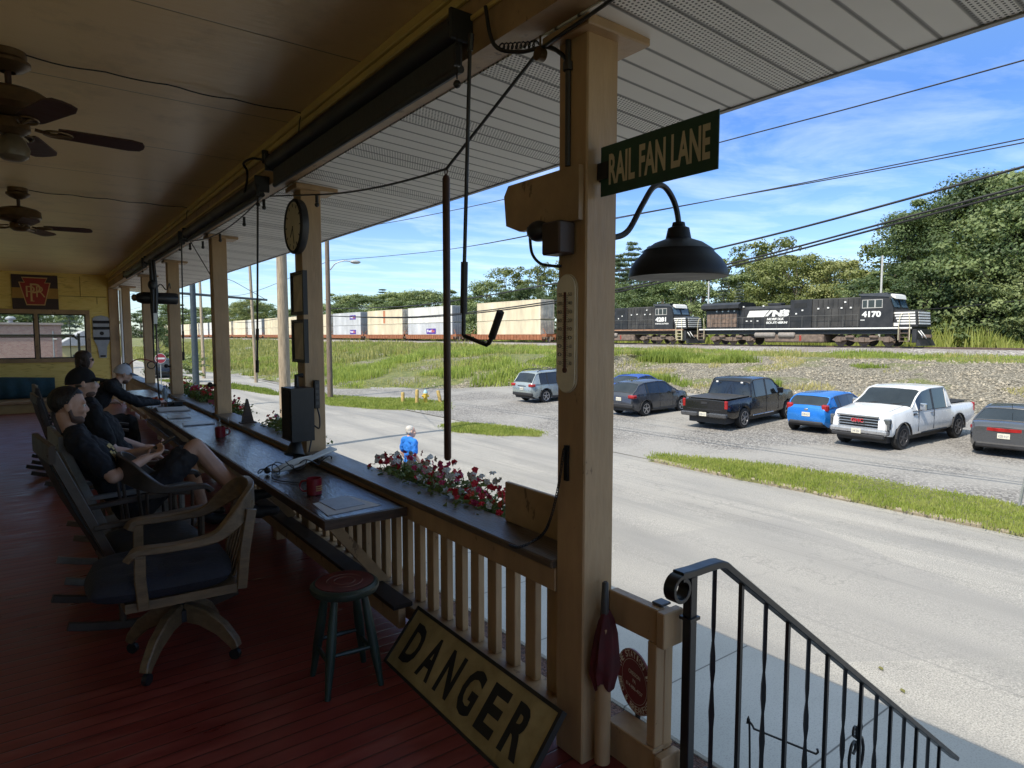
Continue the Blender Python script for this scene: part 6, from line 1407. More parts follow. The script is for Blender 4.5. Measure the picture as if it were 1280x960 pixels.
# --- black pickup
PU=dict(L=5.88,W=2.02,wr=0.41,wheels=(1.28,5.02-0.0),top=[(0,1.14),(0.02,1.19),(1.85,1.22),(1.88,1.24),(1.98,1.84),(2.2,1.92),(3.2,1.93),(3.75,1.86),(4.45,1.36),(4.7,1.33),(5.6,1.24),(5.82,1.14),(5.88,0.98)],
 belt=[(0,1.10),(1.8,1.16),(4.5,1.20),(5.88,0.95)],bot=[(0,0.62),(0.3,0.50),(0.7,0.42),(5.2,0.42),(5.88,0.5)],plan=[(0,0.96),(0.3,0.99),(5.0,1),(5.6,0.95),(5.88,0.84)],cab=(1.86,2.0,3.72,4.47),win=(2.12,4.15),pillars=[3.05],doors=[3.07,4.1],mir=0.42,mirh=0.24,mirz=0.14,tumble=0.14,arch=False,sill=False,spokes=6)
BP=paint('black_paint',(0.010,0.010,0.012))
PUB=dict(PU,wheels=(1.30,5.02)); 
def pickup(label,mp,rim,cover,spec):
    t,X=make_car('pickup_truck',label,'pickup truck',dict(spec,rimmat=rim),(0,0,0),0,mp,group='pickup trucks in the parking lot')
    if cover: boxpart(t,'bed_cover',(X(0.95),0,1.235),(1.78,1.80,0.03),mat('vinyl_cover',(0.03,0.03,0.033),0.6,var=0.2),0.01)
    else: boxpart(t,'bed_liner',(X(0.95),0,1.248),(1.72,1.66,0.01),mat('bed_liner',(0.012,0.012,0.013),0.9,var=0.2),0.003)
    b=MB(); b.box((X(2.9),0,0.44),(1.75,1.98,0.06),ch=0.02); part('running_board',b,CHROME if mp is BP else TRIM,t)
    for s in(-1,1): boxpart(t,'tail_light',(X(0.03),s*0.925,1.02),(0.09,0.13,0.32),TAIL,0.02)
    return t,X
t,X=pickup('black pickup truck with covered bed, tail towards the street',BP,RIMM,True,PUB)
b=MB(); b.box((X(-0.04),0.62,0.60),(0.22,0.75,0.17),ch=0.04); b.box((X(-0.04),-0.62,0.60),(0.22,0.75,0.17),ch=0.04); b.box((X(-0.02),0,0.585),(0.18,0.5,0.13),ch=0.03); part('rear_bumper',b,mat('smoked_bumper',(0.10,0.10,0.105),0.3,0.6),t)
plate(t,X(-0.115),0.62,-1); boxpart(t,'tailgate_handle',(X(-0.01),0,1.04),(0.03,0.30,0.09),TRIM)
boxpart(t,'tailgate_groove',(X(-0.004),0,0.80),(0.02,1.55,0.02),TRIM,0)
place(t,(22.44,14.81),-1,R(5),PUB)
for s in(-1,1): boxpart(t,'rear_lamp',(X(1.865),s*0.55,1.75),(0.03,0.1,0.06),WHITEP)
# --- white pickup, nose towards the street
WPm=mat('white_car_paint',(0.66,0.67,0.68),0.25,0.0,var=0.01,coat=0.6)
t,X=pickup('white pickup truck with big chrome grille, nose towards the street',WPm,mat('dark_rim',(0.10,0.10,0.11),0.35,0.7),False,dict(PU,handlemat=CHROME,mirmat=CHROME,arch=True))
xf=X(5.88)
b=MB(); b.box((xf-0.03,0,0.90),(0.14,1.30,0.36),ch=0.05); g=part('grille',b,mat('grille_dark',(0.03,0.032,0.036),0.3,0.5),t)
b=MB()
for z in(1.09,0.99,0.90,0.81,0.725): b.box((xf+0.045,0,z),(0.03,1.30 if z<1.05 else 1.40,0.028 if z<1.05 else 0.06),ch=0.01)
part('grille_bar',b,CHROME,g)
b=MB(); text_mb(b,'GMC',(xf+0.073,-0.20,0.885),(0,1,0),(0,0,1),0.40,0.12,bold=0.04); part('emblem',b,mat('emblem_red',(0.40,0.02,0.03),0.35),g,smooth=None)
b=MB(); text_mb(b,'GMC',(xf+0.066,-0.215,0.873),(0,1,0),(0,0,1),0.43,0.144,bold=0.05); part('emblem_edge',b,CHROME,g,smooth=None)
for s in(-1,1):
    b=MB(); b.box((xf-0.10,s*0.83,0.97),(0.18,0.30,0.16),ch=0.03); b.box((xf-0.10,s*0.93,0.82),(0.16,0.08,0.24),ch=0.02); part('headlight',b,HEADL,t)
    boxpart(t,'fog_lamp',(xf-0.12,s*0.88,0.62),(0.12,0.10,0.2),TRIM,0.03)
b=MB(); b.box((xf-0.02,0,0.60),(0.26,1.86,0.20),ch=0.06); part('front_bumper',b,mat('bumper_chrome',(0.42,0.42,0.43),0.3,0.7),t)
b=MB(); b.box((xf+0.02,0,0.46),(0.18,1.70,0.14),ch=0.04); part('bumper_valance',b,TRIM,t)
plate(t,xf+0.12,0.60,1,'LMR 2206')
for s in(-1,1): boxpart(t,'fender_vent',(X(4.35),s*1.015,1.10),(0.20,0.02,0.07),TRIM,0.008)
b=MB(); b.bar((X(4.48),-0.72,1.375),(X(5.60),-0.80,1.255),0.008,0.006); b2=MB(); b2.bar((X(4.48),0.72,1.375),(X(5.60),0.80,1.255),0.008,0.006)
part('hood_seam',b,TRIM,t); part('hood_seam',b2,TRIM,t)
for q in(-0.45,0.25):
    b=MB(); b.bar((X(4.44),q,1.385),(X(4.30),q+0.5,1.46),0.02,0.012); part('wiper',b,TRIM,t)
hd=R(180-4); spec=PU; lx=spec['wheels'][1]-spec['L']/2; ly=(spec['W']/2-0.1); c,s=math.cos(hd),math.sin(hd); fx,fy=22.28,8.94
x,y=fx-(c*lx-s*ly),fy-(s*lx+c*ly); t.location=(x,y,gz(x,y)); t.rotation_euler=(0,-math.atan(0.018)*c,hd)
# --- blue hatchback
HAT=dict(L=4.05,W=1.72,wr=0.315,wheels=(0.62,3.11),top=[(0,0.90),(0.03,0.98),(0.10,1.05),(0.42,1.38),(0.75,1.45),(1.8,1.47),(2.3,1.41),(3.1,0.98),(3.75,0.84),(3.98,0.74),(4.05,0.6)],belt=[(0,0.88),(0.3,1.0),(1.0,0.98),(3.1,0.86),(4.05,0.58)],bot=[(0,0.40),(0.2,0.26),(0.5,0.2),(3.5,0.2),(4.05,0.35)],plan=[(0,0.84),(0.25,0.96),(0.6,1),(3.2,1),(3.8,0.88),(4.05,0.66)],cab=(0.11,0.44,2.28,3.15),win=(0.6,2.85),pillars=[1.0,1.75],doors=[1.76,2.7])
t,X=make_car('parked_hatchback','vivid blue hatchback between the black pickup and the white pickup','car',HAT,(0,0,0),0,paint('vivid_blue_paint',(0.015,0.17,0.55)))
for s in(-1,1): boxpart(t,'tail_light',(X(0.11),s*0.665,0.98),(0.20,0.25,0.26),TAIL,0.05)
boxpart(t,'rear_bumper',(X(0.03),0,0.40),(0.16,1.30,0.14),TRIM,0.04); plate(t,X(-0.012),0.72,-1); b=MB(); b.sphere((X(-0.0),0,0.90),0.06,10,6,(0.3,1.4,0.7)); part('badge',b,CHROME,t)
place(t,(23.7,13.35),1,R(2),HAT)
# --- dark grey sedan at the right edge
DAR=dict(L=4.67,W=1.83,wr=0.33,wheels=(1.0,3.70),top=[(0,0.88),(0.05,0.98),(0.2,1.03),(0.55,1.06),(1.35,1.40),(1.9,1.45),(2.5,1.40),(3.35,1.0),(4.2,0.88),(4.55,0.78),(4.67,0.62)],belt=[(0,0.82),(0.2,0.93),(0.5,0.98),(3.3,0.90),(4.67,0.6)],bot=[(0,0.42),(0.25,0.26),(0.6,0.2),(4.1,0.2),(4.67,0.36)],plan=[(0,0.84),(0.3,0.96),(0.8,1),(3.7,1),(4.3,0.9),(4.67,0.7)],cab=(0.5,1.25,2.45,3.4),win=(1.0,3.05),pillars=[2.0],doors=[2.0,2.95])
t,X=make_car('parked_sedan','dark grey sedan with full-width red light bar at the right edge','car',DAR,(0,0,0),0,paint('gunmetal_paint',(0.075,0.078,0.085)))
b=MB(); sweep(b,spline([(X(0.26),-0.87,0.86),(X(0.06),-0.6,0.85),(X(0.0),0,0.84),(X(0.06),0.6,0.85),(X(0.26),0.87,0.86)],5),0.05,0.10); part('light_bar',b,TAIL,t)
plate(t,X(-0.015),0.66,-1); boxpart(t,'rear_bumper',(X(0.02),0,0.36),(0.12,1.4,0.16),TRIM,0.04)
b=MB(); b.cyl((X(1.1),0,1.38),(X(0.98),0,1.55),0.006,n=6); part('antenna',b,TRIM,t)
place(t,(24.0,7.35),1,R(6),DAR)
# --- dark car far down the street
t,X=make_car('distant_car','small dark red car far down the street beyond the stop sign','car',SED,(3.5,58,-2.1),R(95),paint('dark_red_paint',(0.16,0.012,0.015)),group=None)
t,X=make_car('distant_suv','small black suv far down the street right of the stop sign','suv',SUV,(9.2,66,-2.1),R(80),paint('black_paint',(0.010,0.010,0.012)),group=None)
# ================================================================ railway
RX=58.5; RZ=RAILZ
random.seed(11)
RAILM=mat('rail_steel',(0.16,0.11,0.085),0.5,0.5,var=0.3); TIE=mat('tie_wood',(0.06,0.05,0.042),0.9,var=0.4)
t=thing('railway_track','railway track of two rusty rails on the ballast under the train','track',(RX,100,RZ))
for s in(-1,1):
    m=MB(); x=RX+s*0.7175; m.bb((x-0.035,-60,RZ-0.04),(x+0.035,420,RZ)); m.bb((x-0.07,-60,RZ-0.16),(x+0.07,420,RZ-0.145)); m.bb((x-0.01,-60,RZ-0.1449),(x+0.01,420,RZ-0.0401)); part('rail',m,RAILM,t)
m=MB()
for k in range(560): m.bb((RX-1.3,-40+k*0.55,RZ-0.34),(RX+1.3,-40+k*0.55+0.23,RZ-0.165))
o=part('ties',m,TIE,t); o['kind']='stuff'
for rx,lab in((RX+4.0,),) if False else (): pass
LOCO=mat('loco_black',(0.022,0.022,0.024),0.5,0.0,var=0.35,scale=1.3); LOCO2=mat('loco_rusty',(0.10,0.062,0.042),0.75,var=0.6,scale=1.2,hue=(0.035,0.03,0.028)); TRUCK=mat('truck_rust',(0.14,0.105,0.082),0.8,var=0.45,scale=3)
STRIPE=mat('white_stripe',(0.70,0.70,0.68),0.6,var=0.08,scale=3); HRAIL=mat('loco_handrail_cream',(0.55,0.50,0.34),0.6,var=0.1)
HOODR=mat('radiator_rust',(0.15,0.105,0.08),0.75,var=0.45,scale=2.5)
def loco(y0,num,dirty,label):
    """y0 = nose end (towards the camera's right); body runs to y0+22.3"""
    t=thing('locomotive',label,'locomotive',(RX,y0,RZ),group='freight locomotives')
    x0,x1=RX-1.55,RX+1.55
    body=LOCO; Y=lambda d:y0+d
    # frame
    m=MB(); m.bb((x0,Y(0.9),RZ+1.40),(x1,Y(21.6),RZ+1.66)); m.bb((RX-1.3,Y(0.8),RZ+1.05),(RX+1.3,Y(21.7),RZ+1.399)); part('frame',m,LOCO2 if dirty else LOCO,t)
    m=MB(); m.bb((x0-0.012,Y(0.9),RZ+1.50),(x0-0.001,Y(21.6),RZ+1.61)); part('white_stripe',m,mat('stripe_rusty',(0.36,0.20,0.12),0.7,var=0.4) if dirty else STRIPE,t)
    # nose, cab, hoods
    m=MB(); m.prism([(0.55,1.66),(0.65,2.75),(1.15,3.02),(2.35,3.10),(2.35,1.66)],(RX-1.35,y0,RZ),(0,1,0),(0,0,1),(2.7,0,0)); part('nose',m,body,t)
    m=MB(); m.prism([(2.351,1.66),(2.351,3.10),(2.75,4.15),(3.0,4.42),(5.0,4.42),(5.0,1.66)],(x0+0.02,y0,RZ),(0,1,0),(0,0,1),(3.06,0,0)); c=part('cab',m,body,t)
    m=MB(); m.prism([(2.45,4.12),(2.9,4.46),(5.15,4.46),(5.15,4.36),(4.9,4.3)],(x0-0.05,y0,RZ),(0,1,0),(0,0,1),(0.06,0,0)); m.bb((x0-0.04,Y(2.8),RZ+4.425),(x1+0.04,Y(5.12),RZ+4.49)); part('cab_roof',m,mat('cab_roof_blue',(0.05,0.055,0.065),0.5),t)
    m=MB(); m.prism([(2.40,3.98),(2.50,4.32),(3.0,4.485),(3.0,4.42),(2.75,4.15)],(RX-1.0,y0,RZ),(0,1,0),(0,0,1),(2.0,0,0)); part('number_board',m,STRIPE,t)
    m=MB()
    for a,b in((3.25,3.75),(3.85,4.35),(4.45,4.80)): m.bb((x0-0.001,Y(a),RZ+3.30),(x0+0.02-0.004,Y(b),RZ+3.92))
    win=part('cab_window',m,CGLASS,c)
    m=MB()
    for a,b in((3.20,3.25),(3.75,3.85),(4.35,4.45),(4.80,4.85)): m.bb((x0-0.012,Y(a),RZ+3.30),(x0+0.015,Y(b),RZ+3.92))
    m.bb((x0-0.012,Y(3.20),RZ+3.92),(x0+0.015,Y(4.85),RZ+3.97)); m.bb((x0-0.012,Y(3.20),RZ+3.24),(x0+0.015,Y(4.85),RZ+3.2995)); part('window_frame',m,mat('window_frame_grey',(0.40,0.39,0.37),0.5),win)
    m=MB(); d=V((0,2.75-2.351,4.15-3.10)); 
    for a,b in((-1.3,-0.15),(0.15,1.3)):
        for_q=[(RX+a,Y(2.351)+0.4*k-0.03,RZ+3.10+1.05*k-0.0) for k in (0.18,0.92)]+[(RX+b,Y(2.351)+0.4*k-0.03,RZ+3.10+1.05*k) for k in (0.92,0.18)]
        m.add(for_q,[(0,1,2,3)])
    part('windscreen',m,mat('loco_glass',(0.06,0.10,0.14),0.05,spec=0.8),c,recalc=False)
    hd=mat('hood_grime',(0.040,0.038,0.036),0.6,var=0.45,scale=1.0)
    m=MB(); m.bb((RX-1.1,Y(5.001),RZ+1.66),(RX+1.1,Y(9.5),RZ+4.25),0.05); part('aux_hood',m,hd,t)
    m=MB(); m.bb((RX-1.15,Y(9.501),RZ+1.66),(RX+1.15,Y(11.6),RZ+4.25),0.03); part('inverter_hood',m,body,t)
    m=MB(); m.prism([(-0.95,1.66),(-0.95,3.55),(-0.7,3.82),(0.7,3.82),(0.95,3.55),(0.95,1.66)],(RX,Y(11.601),RZ),(1,0,0),(0,0,1),(0,5.6,0)); part('engine_hood',m,body,t)
    m=MB(); m.bb((RX-1.05,Y(17.2),RZ+1.66),(RX+1.05,Y(21.1),RZ+3.55),0.04); part('radiator_hood',m,body,t)
    m=MB(); m.prism([(-1.05,3.50),(-1.56,3.70),(-1.56,4.05),(-1.1,4.3),(1.1,4.3),(1.56,4.05),(1.56,3.70),(1.05,3.50)],(RX,Y(16.9),RZ),(1,0,0),(0,0,1),(0,4.5,0)); part('radiator_wing',m,body,t)
    m=MB(); m.bb((RX-0.4,Y(13.0),RZ+3.83),(RX+0.4,Y(14.4),RZ+4.1),0.05); part('exhaust_stack',m,body,t)
    # grilles / doors
    m=MB()
    for k in range(8): m.bb((RX-1.075,Y(17.4+k*0.45),RZ+1.8),(RX-1.053,Y(17.4+k*0.45+0.40),RZ+3.2))
    part('radiator_door',m,HOODR,t)
    m=MB()
    for k in range(9): m.bb((RX-1.115,Y(5.3+k*0.45),RZ+3.45),(RX-1.102,Y(5.3+k*0.45+0.06),RZ+4.15))
    m.bb((RX-1.165,Y(10.0),RZ+3.5),(RX-1.152,Y(11.2),RZ+3.95)); part('intake_grille',m,mat('grille_black',(0.012,0.012,0.012),0.6),t)
    m=MB()
    for k in range(9): m.bb((RX-0.965,Y(11.75+k*0.6),RZ+1.8),(RX-0.9505,Y(11.75+k*0.6+0.03),RZ+3.4))
    for k in range(7): m.bb((RX-1.115,Y(5.2+k*0.62),RZ+1.8),(RX-1.1005,Y(5.2+k*0.62+0.03),RZ+3.3))
    part('panel_seam',m,mat('seam_black',(0.008,0.008,0.008),0.6),t)
    m=MB()
    for d,z in((5.9,3.95 if 0 else 3.3),(6.7,3.3),(7.9,3.35),(8.8,3.3),(6.4,3.8),(10.3,3.2),(12.2,3.3),(14.4,3.75),(16.6,3.75),(17.6,3.35),(18.3,3.35),(19.0,3.35),(19.7,3.35),(10.9,2.9)): m.bb((RX-1.18 if d<11.6 else (RX-1.0 if d<17.2 else RX-1.09),Y(d),RZ+z),(RX-0.95,Y(d+0.16),RZ+z+0.13))
    part('marker_patch',m,STRIPE,t)
    # front stripes on the nose side
    m=MB()
    for k in range(5): z=1.85+k*0.22; m.bb((RX-1.364,Y(0.70+0.02*k),RZ+z),(RX-1.3505,Y(2.0-0.0+0.16*k*0.6),RZ+z+0.13))
    part('nose_stripe',m,STRIPE,t)
    m=MB()
    for k in range(5): z=1.85+k*0.22; m.bb((RX-1.1,Y(0.555+0.02*k)-0.03,RZ+z),(RX+1.1,Y(0.56+0.02*k),RZ+z+0.13))
    part('front_stripe',m,STRIPE,t)
    # lettering: viewer looks along +x, so left is +y
    m=MB(); text_mb(m,num,(x0+0.008,Y(4.85),RZ+2.48),(0,-1,0),(0,0,1),1.55,0.52,bold=0.05); text_mb(m,'NORFOLK SOUTHERN' if dirty else '',(x0+0.008,Y(4.85),RZ+2.18),(0,-1,0),(0,0,1),1.9,0.16,bold=0.03) if dirty else m.bb((x0+0.004,Y(4.6),RZ+2.22),(x0+0.016,Y(4.95),RZ+2.28)); part('lettering',m,STRIPE,t,smooth=None)
    if not dirty:
        m=MB(); xl=RX-0.965
        text_mb(m,'NS',(xl,Y(13.6),RZ+2.75),(0,-1,0),(0,0,1),1.75,0.62,bold=0.08,shear=0.25)
        m.prism([(0,0),(1.9,0),(2.15,0.35),(2.45,0.62),(0.3,0.62)],(xl,Y(16.3),RZ+2.75),(0,-1,0),(0,0,1),(-0.006,0,0)); m.prism([(2.0,0.05),(2.3,0.05),(2.9,0.62),(2.55,0.62)],(xl,Y(16.3),RZ+2.75),(0,-1,0),(0,0,1),(-0.006,0,0))
        part('emblem',m,STRIPE,t,smooth=None)
        m=MB(); text_mb(m,'NORFOLK',(xl,Y(14.1),RZ+2.40),(0,-1,0),(0,0,1),1.8,0.24,bold=0.05,shear=0.2); text_mb(m,'SOUTHERN',(xl,Y(14.2),RZ+2.05),(0,-1,0),(0,0,1),2.2,0.24,bold=0.05,shear=0.2)
        for d in(15.0,15.7,16.2): m.bb((xl-0.006,Y(d),RZ+2.32),(xl,Y(d+0.2),RZ+2.42))
        part('road_name',m,STRIPE,t,smooth=None)
        m=MB(); m.bb((RX-1.372,Y(2.45)-0.5,RZ+1.72),(RX-1.3505,Y(2.45)-0.05,RZ+1.98)); part('placard',m,STRIPE,t)
    # handrails along walkway
    m=MB(); 
    for k in range(13): d=5.2+k*1.25; m.cyl((x0+0.04,Y(d),RZ+1.66),(x0+0.04,Y(d),RZ+2.72),0.02,n=6)
    m.cyl((x0+0.04,Y(5.2),RZ+2.72),(x0+0.04,Y(20.2),RZ+2.72),0.018,n=6); part('walkway_rail',m,mat('rail_black',(0.10,0.10,0.095),0.6),t)
    # steps with cream handrails, both ends on the near side
    for d,fl in((1.45,1),(21.35,-1)):
        m=MB()
        for k in range(4): m.bb((x0-0.02,Y(d-0.30),RZ+0.45+k*0.33),(x0+0.35,Y(d+0.30),RZ+0.50+k*0.33))
        m.bb((x0-0.02,Y(d-0.36),RZ+0.40),(x0+0.3,Y(d-0.31),RZ+1.55)); m.bb((x0-0.02,Y(d+0.31),RZ+0.40),(x0+0.3,Y(d+0.36),RZ+1.55)); part('steps',m,HRAIL if dirty else TRUCK,t)
        m=MB()
        for q in(-0.42,0.42): m.tube(spline([(x0-0.04,Y(d+q),RZ+0.55),(x0-0.05,Y(d+q),RZ+1.6),(x0-0.03,Y(d+q*0.8),RZ+2.5),(x0+0.15,Y(d+q*0.5),RZ+2.75)],4),0.028,6)
        part('grab_rail',m,HRAIL,t)
    # pilot, plow, couplers
    m=MB(); m.bb((RX-1.5,Y(0.55),RZ+0.35),(RX+1.5,Y(0.9),RZ+1.45),0.03); m.prism([(0,0.08),(-0.35,0.10),(-0.1,0.6),(0,0.6)],(RX-1.45,Y(0.55),RZ),(0,1,0),(0,0,1),(2.9,0,0)); part('pilot',m,LOCO,t)
    m=MB(); m.bb((RX-0.15,Y(0.0),RZ+0.75),(RX+0.15,Y(0.56),RZ+1.0),0.03); part('coupler',m,TRUCK,t); m=MB(); m.bb((RX-0.15,Y(21.7),RZ+0.75),(RX+0.15,Y(22.4),RZ+1.0),0.03); part('coupler',m,TRUCK,t)
    m=MB(); m.tube(spline([(RX-0.9,Y(0.5),RZ+1.35),(RX-0.8,Y(0.2),RZ+0.9),(RX-0.5,Y(0.2),RZ+0.7)],5),0.04,6); m.tube(spline([(RX-1.3,Y(0.5),RZ+1.3),(RX-1.25,Y(0.25),RZ+0.95),(RX-1.0,Y(0.3),RZ+0.75)],5),0.04,6); part('hose',m,WHITEP,t)
    # fuel tank
    m=MB(); m.bb((RX-1.35,Y(8.2),RZ+0.28),(RX+1.35,Y(14.1),RZ+1.04),0.1); ft=part('fuel_tank',m,TRUCK,t)
    m=MB(); m.cyl((RX-1.42,Y(11.4),RZ+0.98),(RX-1.42,Y(13.9),RZ+0.98),0.26,n=14) if False else m.tube([(RX-1.3,Y(10.9),RZ+0.98),(RX-1.3,Y(11.0),RZ+0.98),(RX-1.3,Y(12.5),RZ+0.98),(RX-1.3,Y(12.6),RZ+0.98)],[0.18,0.27,0.27,0.18],14); m.tube([(RX-1.3,Y(12.9),RZ+0.98),(RX-1.3,Y(13.0),RZ+0.98),(RX-1.3,Y(15.0),RZ+0.98),(RX-1.3,Y(15.1),RZ+0.98)],[0.18,0.27,0.27,0.18],14); part('air_reservoir',m,mat('reservoir_grey',(0.22,0.20,0.18),0.7,var=0.25),ft)
    m=MB(); m.bb((RX-1.36,Y(10.3),RZ+0.45),(RX-1.3505,Y(10.5),RZ+0.95)); part('fuel_gauge',m,mat('gauge_red',(0.25,0.03,0.02),0.6),ft)
    # trucks with three axles
    for d in(4.9,17.9):
        m=MB()
        m.prism([(-2.6,0.55),(-2.2,0.85),(-0.5,0.75),(0.5,0.75),(2.2,0.85),(2.6,0.55),(2.3,0.42),(1.2,0.55),(0.6,0.38),(-0.6,0.38),(-1.2,0.55),(-2.3,0.42)],(RX-1.22,Y(d),RZ),(0,1,0),(0,0,1),(0.14,0,0))
        for q in(-2.0,0.0,2.0): m.bb((RX-1.32,Y(d+q)-0.22,RZ+0.36),(RX-1.05,Y(d+q)+0.22,RZ+0.78),0.03)
        for q in(-1.0,1.0): m.tube([(RX-1.28,Y(d+q)-0.35,RZ+0.82),(RX-1.28,Y(d+q)+0.35,RZ+0.82)],0.12,8)
        tr=part('truck',m,TRUCK,t)
        for q in(-2.0,0.0,2.0):
            for s in(-1,1): m=MB(); m.lathe([(0.05,-0.07),(0.50,-0.07),(0.53,-0.06),(0.53,0.0),(0.51,0.06),(0.05,0.07)],(RX+s*0.76,Y(d+q),RZ+0.52),(1,0,0),22); part('wheel',m,TRUCK,tr)
    return t
loco(21.5,'4170',False,'black diesel locomotive numbered 4170 leading the train')
loco(44.3,'4281',True,'grimy black diesel locomotive numbered 4281 coupled behind the leader')
# container wells
CREAM=mat('container_cream',(0.64,0.56,0.41),0.6,var=0.22,scale=0.7,stretch=(1,1,0.25),detail=8); GREYC=mat('container_pale_grey',(0.50,0.51,0.53),0.55,var=0.2,scale=0.7,stretch=(1,1,0.25),detail=8); WHITC=mat('container_white',(0.64,0.63,0.60),0.55,var=0.2,scale=0.7,stretch=(1,1,0.25),detail=8)
DOORG=mat('container_door_grey',(0.24,0.25,0.27),0.5,var=0.15); DOORC=mat('container_door_cream',(0.58,0.50,0.40),0.6,var=0.3,scale=1.5); WELL=mat('well_car_orange',(0.26,0.10,0.045),0.7,var=0.3,scale=2); PURP=mat('purple_mark',(0.065,0.02,0.26),0.5,var=0.05); ORNG=mat('orange_mark',(0.6,0.16,0.02),0.5)
RUSTP=mat('rust_panel',(0.42,0.16,0.08),0.7,var=0.3,scale=1.5)
def container(y0,z0,h,m1,md,label,rust=False,mark=None,w=2.55,L=16.15,detail=True):
    t=thing('shipping_container',label,'container',(RX,y0+L/2,z0),group='double-stacked containers behind the locomotives')
    x0=RX-w/2
    m=MB()
    if detail:   # ribbed near wall
        m.bb((x0+0.03,y0+0.1,z0),(RX+w/2,y0+L-0.02,z0+h))
        n=53
        for k in range(n): yy=y0+0.15+(L-0.3)*k/n; m.bb((x0+0.008,yy,z0+0.14),(x0+0.029,yy+0.2,z0+h-0.12))
        m.bb((x0,y0+0.05,z0),(x0+0.031,y0+L,z0+0.13)); m.bb((x0,y0+0.05,z0+h-0.11),(x0+0.031,y0+L,z0+h)); 
        for yy in(y0+0.05,y0+L-0.14,y0+2.0,y0+L-2.1): m.bb((x0-0.004,yy,z0+0.131),(x0+0.031,yy+0.12,z0+h-0.111))
    else: m.bb((x0,y0+0.05,z0),(RX+w/2,y0+L,z0+h))
    part('shell',m,m1,t)
    m=MB(); m.bb((x0+0.05,y0+0.0,z0+0.08),(RX+w/2-0.05,y0+0.0495,z0+h-0.08)); d=part('doors',m,md,t)
    if detail:
        m=MB()
        for q in(-0.7,-0.25,0.25,0.7): m.cyl((RX+q,y0-0.03,z0+0.12),(RX+q,y0-0.03,z0+h-0.12),0.022,n=6)
        part('lock_rod',m,STEEL,d)
    if rust: m=MB(); m.bb((x0-0.006,y0+7.6,z0+0.15),(x0+0.007,y0+8.5,z0+h-0.12)); part('rust_panel',m,RUSTP,t)
    if mark:
        m=MB(); ya=y0+mark[0]; zz=z0+mark[1]; W2,H2=mark[2:4]; m.bb((x0-0.012,ya-W2,zz),(x0-0.002,ya,zz+H2)); lg=part('logo_panel',m,PURP,t)
        m=MB(); text_mb(m,'Fed',(x0-0.0135,ya-W2*0.08,zz+H2*0.3),(0,-1,0),(0,0,1),W2*0.45,H2*0.5,bold=0.03); part('lettering',m,WHITEP,lg,smooth=None)
        m=MB(); text_mb(m,'Ex',(x0-0.0135,ya-W2*0.56,zz+H2*0.3),(0,-1,0),(0,0,1),W2*0.33,H2*0.5,bold=0.03); part('lettering_orange',m,ORNG,lg,smooth=None)
    return t
def well(y0,label,L=16.15):
    t=thing('well_car',label,'well car',(RX,y0+L/2,RZ),group='orange well cars carrying the containers')
    a,b=y0-0.5,y0+L+0.5; x0=RX-1.48
    m=MB(); m.bb((x0,a,RZ+0.30),(x0+0.10,b,RZ+1.02)); m.bb((x0+2.86,a,RZ+0.30),(x0+2.96,b,RZ+1.02))
    m.bb((x0-0.02,a,RZ+1.02),(x0+0.12,b,RZ+1.08))
    for k in range(22): yy=a+(b-a)*(k+0.5)/22; m.bb((x0-0.06,yy-0.05,RZ+0.32),(x0-0.0005,yy+0.05,RZ+1.019))
    m.bb((RX-1.4,a,RZ+0.25),(RX+1.4,b,RZ+0.299)); part('well_frame',m,WELL,t)
    for e,s in((a,-1),(b,1)):
        m=MB(); m.bb((RX-1.45,e+s*0.001,RZ+0.75),(RX+1.45,e+s*1.0,RZ+1.15)); m.bb((RX-0.3,e+s*1.0,RZ+0.7),(RX+0.3,e+s*1.6,RZ+1.0)); m.bar((RX-1.45,e+s*0.9,RZ+1.15),(RX-1.3,e+s*0.1,RZ+1.9),0.07,0.07); part('end_platform',m,WELL,t)
        for q in(0.5,1.7):
            for sd in(-1,1): m=MB(); m.lathe([(0.05,-0.06),(0.40,-0.06),(0.42,0.0),(0.40,0.06),(0.05,0.06)],(RX+sd*0.76,e+s*q-s*0.9,RZ+0.42),(1,0,0),16); part('wheel',m,TRUCK,t)
    return t
st=[70.2,94.0,112.5,132.3,151.0,170.0,189.0,208.5,228.0,247.5,267.0,286.5,306.0,325.5,345.0,364.5,384.0]
ords=['first','second','third','fourth','fifth','sixth','seventh','eighth','ninth','tenth','eleventh','twelfth','thirteenth','fourteenth','fifteenth','sixteenth','seventeenth']
kinds=['cream','grey','cream','grey','cream','cream','cream','white','cream','cream','white','white','cream','cream','white','cream','cream']
for i,y0 in enumerate(st):
    k=kinds[i]; m1,md={'cream':(CREAM,DOORC),'grey':(GREYC,DOORG),'white':(WHITC,DOORG)}[k]; h=2.87
    nm={'cream':'cream','grey':'pale grey','white':'white'}[k]
    well(y0,f'orange well car under the {ords[i]} container stack behind the locomotives')
    for lv in(0,1):
        mk=None
        if k=='grey': mk=(9.0 if i==1 else 6.0,1.25 if lv else 0.9,3.4,0.95) if not(i==1 and lv) else None
        container(y0,RZ+0.30+lv*(h+0.03),h-0.05,WHITC if (i==1 and lv) else m1,md,f"{nm} container, {'upper' if lv else 'lower'} of the {ords[i]} stack behind the locomotives",rust=(i==2 and lv==1),mark=mk,detail=i<8)
    if i==1:
        pass
